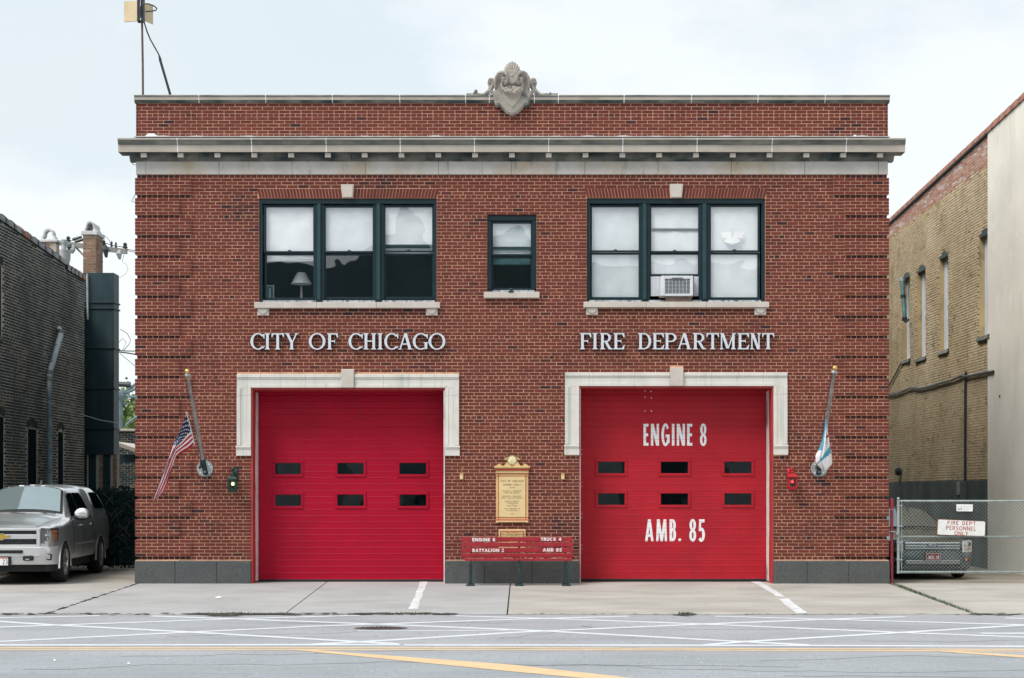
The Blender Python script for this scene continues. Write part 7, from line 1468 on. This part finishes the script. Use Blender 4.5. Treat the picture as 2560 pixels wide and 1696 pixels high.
# ---- sedan behind the gate
sd = thing('sedan', (0, 0, 0), 'dark grey sedan parked behind the chain link gate', 'car')
SS = [(-.88, [(.62,.24),(.66,.36),(.68,.48),(.68,.58),(.64,.66),(.54,.715),(.38,.735),(.2,.745),(0,.75)]),
      (-.70, [(.80,.22),(.845,.36),(.86,.50),(.85,.62),(.80,.74),(.66,.785),(.46,.80),(.24,.81),(0,.815)]),
      (-.35, [(.86,.20),(.895,.36),(.91,.52),(.90,.67),(.84,.80),(.70,.845),(.50,.87),(.26,.885),(0,.89)]),
      (.20, [(.865,.20),(.905,.36),(.915,.54),(.905,.72),(.85,.86),(.72,.91),(.54,.935),(.28,.955),(0,.96)]),
      (.62, [(.865,.20),(.905,.36),(.915,.55),(.905,.75),(.86,.90),(.77,.955),(.66,.985),(.36,1.005),(0,1.01)]),
      (.76, [(.865,.20),(.905,.36),(.915,.55),(.905,.76),(.86,.905),(.775,.985),(.67,1.04),(.36,1.065),(0,1.07)]),
      (1.55, [(.865,.20),(.905,.36),(.915,.56),(.905,.78),(.86,.93),(.70,1.20),(.56,1.37),(.34,1.42),(0,1.435)]),
      (2.1, [(.865,.20),(.905,.36),(.915,.56),(.905,.79),(.86,.94),(.70,1.22),(.57,1.40),(.34,1.45),(0,1.465)]),
      (2.7, [(.865,.20),(.905,.36),(.915,.57),(.905,.80),(.86,.95),(.70,1.21),(.57,1.38),(.34,1.425),(0,1.44)]),
      (3.5, [(.86,.22),(.90,.38),(.91,.58),(.90,.82),(.86,.96),(.74,1.02),(.60,1.06),(.34,1.08),(0,1.09)]),
      (3.9, [(.78,.26),(.82,.40),(.84,.58),(.83,.80),(.78,.95),(.68,.99),(.54,1.02),(.3,1.03),(0,1.035)])]
B2 = Body(SS); B2.build('body', M['grey_car'], sd, [(0, .37), (2.73, .37)], -.88, 3.9)
for x, s_ in ((.80, 1), (-.80, -1)):
    for y in (0, 2.73): wheel(sd, x, y, .325, .21, s_, 7)
mb = MB(); mb.box(-.75, .75, -.6, 3.6, .16, .26); mb.build('underbody', M['car_black'], sd)
B2.patch(lambda a, b: lerp(.68, 1.52, a)+.03*math.sin(b*math.pi), lambda a, b: lerp(6.05+.1*a, 16-6.05-.1*a, b), 14, 24, .010, full=True).build('windscreen', M['sedan_screen'], sd, smooth=60)
for sd_ in ((1,), (-1,)): B2.patch(lambda a, b: lerp(lerp(.85, 1.45, min(1, b*1.05)), lerp(1.95, 1.95, b), a), lambda a, b: lerp(4.2, 5.8, b), 12, 8, .010, sd_).build('window', M['side_glass'], sd, smooth=60)
for sd_ in ((1,), (-1,)): B2.patch(lambda a, b: lerp(2.0, lerp(3.2, 2.6, b), a), lambda a, b: lerp(4.2, 5.8, b), 12, 8, .010, sd_).build('window', M['side_glass'], sd, smooth=60)
fy = -.90; mb = MB(); mb.box(-.58, .58, fy, fy+.1, .612, .775, .01); mb.build('grille_back', M['car_black'], sd)
for z0, z1 in ((.622, .662), (.672, .716), (.726, .766)):
    rows = []; mb = MB(); mb.box(-.565, .565, fy-.035, fy+.02, z0, z1, .012); mb.build('grille_bar', M['chrome'], sd)
bd = put('badge', None, (0, fy-.05, .695), sd); mb = MB(); mb.lathe([(0, -.012), (.9, -.012), (1.0, 0)], (0, 0, 0), 'Y', 32); mb.v = [(p[0]*.108, fy-.04+p[1], .695+p[2]*.045) for p in mb.v]; mb.build('badge_rim', M['chrome'], bd); mb = MB(); mb.lathe([(0, -.016), (.86, -.016), (.9, -.01)], (0, 0, 0), 'Y', 32); mb.v = [(p[0]*.108, fy-.04+p[1], .695+p[2]*.045) for p in mb.v]; mb.build('badge_face', M['oval_blue'], bd)
mb = MB(); sc_ = [[(-.06, -.008), (-.045, .02), (-.02, .022)], [(-.052, .006), (-.03, .008)], [(-.054, .022), (-.062, -.014), (-.072, -.01)]]
for i, st_ in enumerate(sc_): L_, R_ = strip(st_, .007); mb.grid([[(p[0], fy-.0568-i*.0003, .695+p[1]) for p in L_], [(p[0], fy-.0568-i*.0003, .695+p[1]) for p in R_]])
for i, (cx2, ch) in enumerate(((-.018, 'O'), (.012, 'R'), (.042, 'D'))): textrow(mb, ch, cx2-.012, cx2+.012, .683, .022+(.012 if ch == 'D' else 0), .005, lambda x, z, lf: (x+(z-.683)*.3, fy-.0568-lf, z), 0)
mb.build('lettering', M['white_vinyl'], bd)
for s_ in (1, -1):
    hl = put('headlight', None, (s_*.74, -.78, .69), sd); arc = lambda t: (s_*lerp(.605, .85, t), lerp(-.91, -.74, t**1.8)); zt2 = lambda t: lerp(.775, .80, t) if t < .6 else lerp(.80, .77, (t-.6)/.4)
    rows = [[(arc(t)[0], arc(t)[1]-.03, lerp(.565, zt2(t)+.02, q)) for t in [i/8 for i in range(9)]] for q in (0, .33, .66, 1)]; mb = MB(); mb.grid(rows); mb.build('housing', M['lens'], hl)
    for (t, zc_2, rr_) in ((.25, .715, .045), (.62, .72, .05), (.3, .63, .035)): x_, y_ = arc(t); mb = MB(); mb.ball((x_, y_-.03, zc_2), rr_, 12, 8, (1, .35, 1)); mb.build('bulb_bowl', M['car_black'] if rr_ == .05 else M['lens'], hl, smooth=60)
    rows = [[(arc(t)[0], arc(t)[1]-.042, lerp(.595, .655, q)) for t in (.5, .62, .75, .9)] for q in (0, 1)]; mb = MB(); mb.grid(rows); mb.build('turn_lamp', M['amber'], hl)
    rows = [[(arc(t)[0], arc(t)[1]-.055, lerp(.56, zt2(t)+.025, q)) for t in [i/8 for i in range(9)]] for q in (0, .5, 1)]; mb = MB(); mb.grid(rows); mb.build('lens_cover', M['lens_clear'], hl, smooth=60)
    mb = MB(); mb.box(s_*.64, s_*.80, -.90, -.80, .36, .46, .02); o = mb.build('fog_lamp', M['car_black'], sd); mb = MB(); mb.ball((s_*.70, -.89, .41), .04, 10, 8, (1, .4, 1)); mb.build('fog_lens', M['amber'] if s_ > 0 else M['lens'], o)
mb = MB(); rows = []
for z_, dy in ((.60, .03), (.585, -.03), (.50, -.06), (.40, -.065), (.37, -.04), (.25, -.03), (.20, .05)):
    rows.append([(lerp(-.86, .86, i/24)*(1 if z_ > .3 else .97), -.885+dy+.22*abs(lerp(-1, 1, i/24))**3, z_) for i in range(25)])
mb.grid(rows); mb.build('bumper', M['grey_car'], sd, smooth=40); mb = MB(); mb.box(-.58, .58, -.965, -.90, .27, .40, .01); mb.build('lower_intake', M['car_black'], sd)
for z_ in (.345, .385): mb = MB(); mb.box(-.55, .55, -.975, -.95, z_-.009, z_+.009, .004); mb.build('intake_bar', M['chrome'], sd)
lp = put('licence_plate', None, (0, -1.0, .475), sd); mb = MB(); mb.box(-.168, .168, -1.0, -.95, .39, .56, .006); mb.build('plate_frame', M['car_black'], lp)
M['plate_maroon'] = mat('plate_maroon', (.20, .025, .04), .5, .1, 12); mb = MB(); mb.box(-.152, .152, -1.006, -1.001, .402, .548, .003); mb.build('plate', M['plate_maroon'], lp)
mb = MB()
for q in ((-.15, .15, .541, .546), (-.15, .15, .404, .409), (-.15, -.145, .409, .541), (.145, .15, .409, .541)): mb.box(q[0], q[1], -1.0075, -1.0062, q[2], q[3])
mb.build('plate_border', M['white_vinyl'], lp); mb = MB(); f_ = lambda x, z, lf: (x, -1.0068-lf, z); textrow(mb, 'MJL 10', -.10, .11, .43, .065, .011, f_, 0); mb.build('lettering', M['white_vinyl'], lp)
for s_ in (1, -1): mi = put('mirror', None, (s_*1.0, .98, 1.0), sd); mb = MB(); mb.ball((s_*1.0, .98, 1.0), .11, 14, 10, (1, .5, .7)); mb.box(s_*.86, s_*.95, .96, 1.02, .95, .98); mb.build('mirror_shell', M['grey_car'], mi, smooth=60)
mb = MB(); mb.tube([(-.6, .70, 1.03), (0, .62, 1.035), (.1, .63, 1.03)], .009, 5); mb.build('wiper', M['car_black'], sd)
sd.location = (8.53, 2.15, 0); sd.rotation_euler = (0, 0, R(1.0))
# ------------------------------------------------------------------ gate, post, signs
M['galv'] = mat('galvanised_pipe', (.34, .40, .40), .5, .15, 8, metal=.35); GX0, GX1 = fx(2246.3), 11.02; GZ0, GZ1 = fz(1430.5), fz(1253); GY = 0.02
gt = thing('chain_link_gate', (GX0, GY, 0), 'galvanised chain link gate in front of the dark grey sedan', 'gate')
mb = MB(); mb.tube([(GX0, GY, GZ0-.03), (GX0, GY, GZ1+.02)], .028, 12); mb.ball((GX0, GY, GZ1+.045), .03, 10, 8); mb.build('end_post', M['galv'], gt, smooth=50)
for z in (GZ0, fz(1342), GZ1): mb = MB(); mb.tube([(GX0+.03, GY, z), (GX1, GY, z)], .021 if z != fz(1342) else .017, 10); mb.build('rail', M['galv'], gt, smooth=50)
xt = fx(2254); mb = MB(); mb.box(xt-.008, xt+.008, GY-.02, GY-.012, GZ0, GZ1); mb.build('tension_bar', M['galv'], gt)
for py in (1265, 1316, 1356.5, 1400): mb = MB(); mb.box(GX0-.032, xt+.02, GY-.034, GY+.034, fz(py)-.012, fz(py)+.012, .003); mb.build('tension_band', M['galv'], gt)
mb = MB(); dx = .0362; dz = .0362; nrow = int((GZ1-GZ0)/dz)+1
for i in range(-1, int((GX1-xt)/(2*dx))+1):
    for s_ in (0, 1):
        pts = []
        for j in range(nrow+1):
            x = xt+2*dx*i+dx*((j+s_) % 2)+(dx if s_ else 0)*0; 
            if s_: x = xt+2*dx*i+dx*2-dx*((j) % 2)
            else: x = xt+2*dx*i+dx*(j % 2)
            pts.append((min(max(x, xt-.005), GX1), GY-.022+(.003 if (j+s_) % 2 else -.003), GZ0-.02+dz*j))
        pts[0] = (pts[0][0], pts[0][1], pts[0][2]-.012); mb.tube(pts, .0027, 4, False)
mb.build('wire_mesh', M['galv'], gt)['kind'] = 'stuff'
po = thing('gate_post', (fx(2230), -.02, 0), 'thin dark red steel post at the station corner beside the gate', 'post'); x = fx(2230); mb = MB(); mb.tube([(x, .02, 0), (x, .02, fz(1275))], .032, 14); mb.build('pipe', M['red_post'] if 'red_post' in M else mat('dark_red_post', (.20, .02, .035), .5, .15, 6), po, smooth=50)
mb = MB(); mb.lathe([(.042, -.02), (.042, .0), (.040, .15), (.032, .19), (.0, .20)], (x, .02, fz(1271)), 'Z', 14); mb.build('sleeve_cap', bpy.data.materials['dark_red_post'], po, smooth=50)
mb = MB(); mb.tube([(x-.04, -.02, fz(1329)), (x+.05, -.03, fz(1330)), (GX0-.04, .0, fz(1333)), (GX0, -.03, fz(1335))], .008, 6); mb.box(GX0-.05, GX0-.02, -.04, .0, fz(1338), fz(1330), .004); mb.build('latch_chain', M['galv'], po)
zS = zm(2220, 1240, 6.818); SG = lambda x, y: at(*zS(x, y), -.035)
sg = thing('gate_sign', SG(1250, 690), 'white FIRE DEPT PERSONNEL ONLY sign with rusty edges on the gate', 'sign', 'signs on the chain link gate')
def rsign(c4, r_, n_=5):
    """rounded quadrilateral from four corners"""
    out = []
    for k in range(4):
        p, a, b = Vector(c4[k]), Vector(c4[k-1]), Vector(c4[(k+1) % 4]); ua, ub = (a-p).normalized()*r_, (b-p).normalized()*r_
        for q in range(n_+1): t = q/n_; out.append(tuple((p+ua).lerp(p, t).lerp(p.lerp(p+ub, t), t)))
    return out
def xz(p): return (p.x, p.z)
c4 = [xz(SG(836, 664)), xz(SG(1656, 692)), xz(SG(1664, 436)), xz(SG(850, 396))]
M['rust_edge'] = mat('rust_edge', (.40, .16, .06), .9, .35, 14); M['sign_white'] = mat('sign_white', (.74, .76, .77), .5, .05, 6, stains=[((.45, .22, .10), 7, .70, .78, None, .7)]); M['sign_red'] = mat('sign_red', (.40, .035, .015), .6, .2, 14)
mb = MB(); mb.prism(rsign(c4, .03), -.030, -.020); mb.build('sign_edge', M['rust_edge'], sg); cc2 = sum((Vector(p) for p in c4), Vector((0, 0)))/4; mb = MB(); rs = random.Random(2); pin = [(p[0]+(cc2.x-p[0])*(.013+rs.random()*.008), p[1]+(cc2.y-p[1])*(.03+rs.random()*.03)) for p in rsign(c4, .03)]; mb.prism(pin, -.033, -.0301); mb.build('sign_face', M['sign_white'], sg)
for s_, x0, x1, y0, y1 in (('FIRE DEPT', 1016, 1496, 425, 490), ('PERSONNEL', 992, 1500, 508, 582), ('ONLY', 1130, 1364, 603, 672)):
    a, b = SG(x0, y1), SG(x1, y0); mb = MB(); textrow(mb, s_, a.x, b.x, a.z, b.z-a.z, .0125, lambda x, z, lf: (x, -.0335-lf, z-.035*(x-a.x)), 0); mb.build('lettering', M['sign_red'], sg)
s2_ = thing('gate_sign', SG(1307, 265), 'small white printed sign high on the chain link gate', 'sign', 'signs on the chain link gate'); c4 = [xz(SG(1170, 263)), xz(SG(1444, 266)), xz(SG(1448, 146)), xz(SG(1168, 144))]; mb = MB(); mb.prism(rsign(c4, .008), -.030, -.022); mb.build('sign_face', M['white_vinyl'], s2_)
M['print_grey'] = mat('print_grey', (.40, .42, .45), .6, .1, 9)
f_ = lambda x, z, lf: (x, -.0304-lf, z)
for s_, x0, x1, y0, y1, t in (('GF ENTERPRISES.COM', 1185, 1428, 176, 192, .0032), ('FENCE AND GATES', 1282, 1415, 212, 222, .0025), ('CHICAGO IL', 1282, 1410, 234, 243, .0025)): a, b = SG(x0, y1), SG(x1, y0); mb = MB(); textrow(mb, s_, a.x, b.x, a.z, b.z-a.z, t, f_, 0); mb.build('lettering', M['print_grey'], s2_); mb = MB(); a, b = SG(1190, 244), SG(1266, 208); textrow(mb, 'GFE', a.x, b.x, a.z, b.z-a.z, .0075, f_, 0); mb.build('logo', mat('logo_maroon', (.25, .05, .06), .6, .1, 9), s2_)
# ------------------------------------------------------------------ across the street (behind the camera, mirrored in the glass)
M['opp_pale'] = mat('pale_reflection_panel', (.20, .24, .25), .6, .1, 2)
ob = thing('opposite_building', (0, -54, 0), 'long dark brick building across the street with a gabled middle', 'building')
mb = MB(); mb.box(-34, 34, -62, -54, 0, 14.3); mb.prism([(-4.2, 14.3), (4.2, 14.3), (.3, 16.4), (-.3, 16.4)], -62, -54); mb.prism([(-9.2, 14.3), (-4.3, 14.3), (-4.7, 15.6), (-5.1, 16.6), (-5.5, 17.5), (-6.2, 17.3), (-6.6, 15.9), (-8.0, 15.4)], -62, -54); mb.build('wall', mat('opposite_brick', (.07, .11, .12), .9, .2, .4), ob)
for i in range(15):  # unseen windows, pale ones added for varied reflections in the door glass
    x = -30+i*4.2; mb = MB(); mb.box(x, x+1.6+(i % 3)*.5, -53.98, -53.9, .9, 3.9+(i % 2)*.6); mb.build('window', M['opp_pale'] if i % 3 else M['frame'], ob)
    mb = MB(); mb.box(x+.2, x+1.5, -53.98, -53.9, 6.2, 8.4); mb.build('window', M['opp_pale'] if i % 4 == 1 else M['frame'], ob)
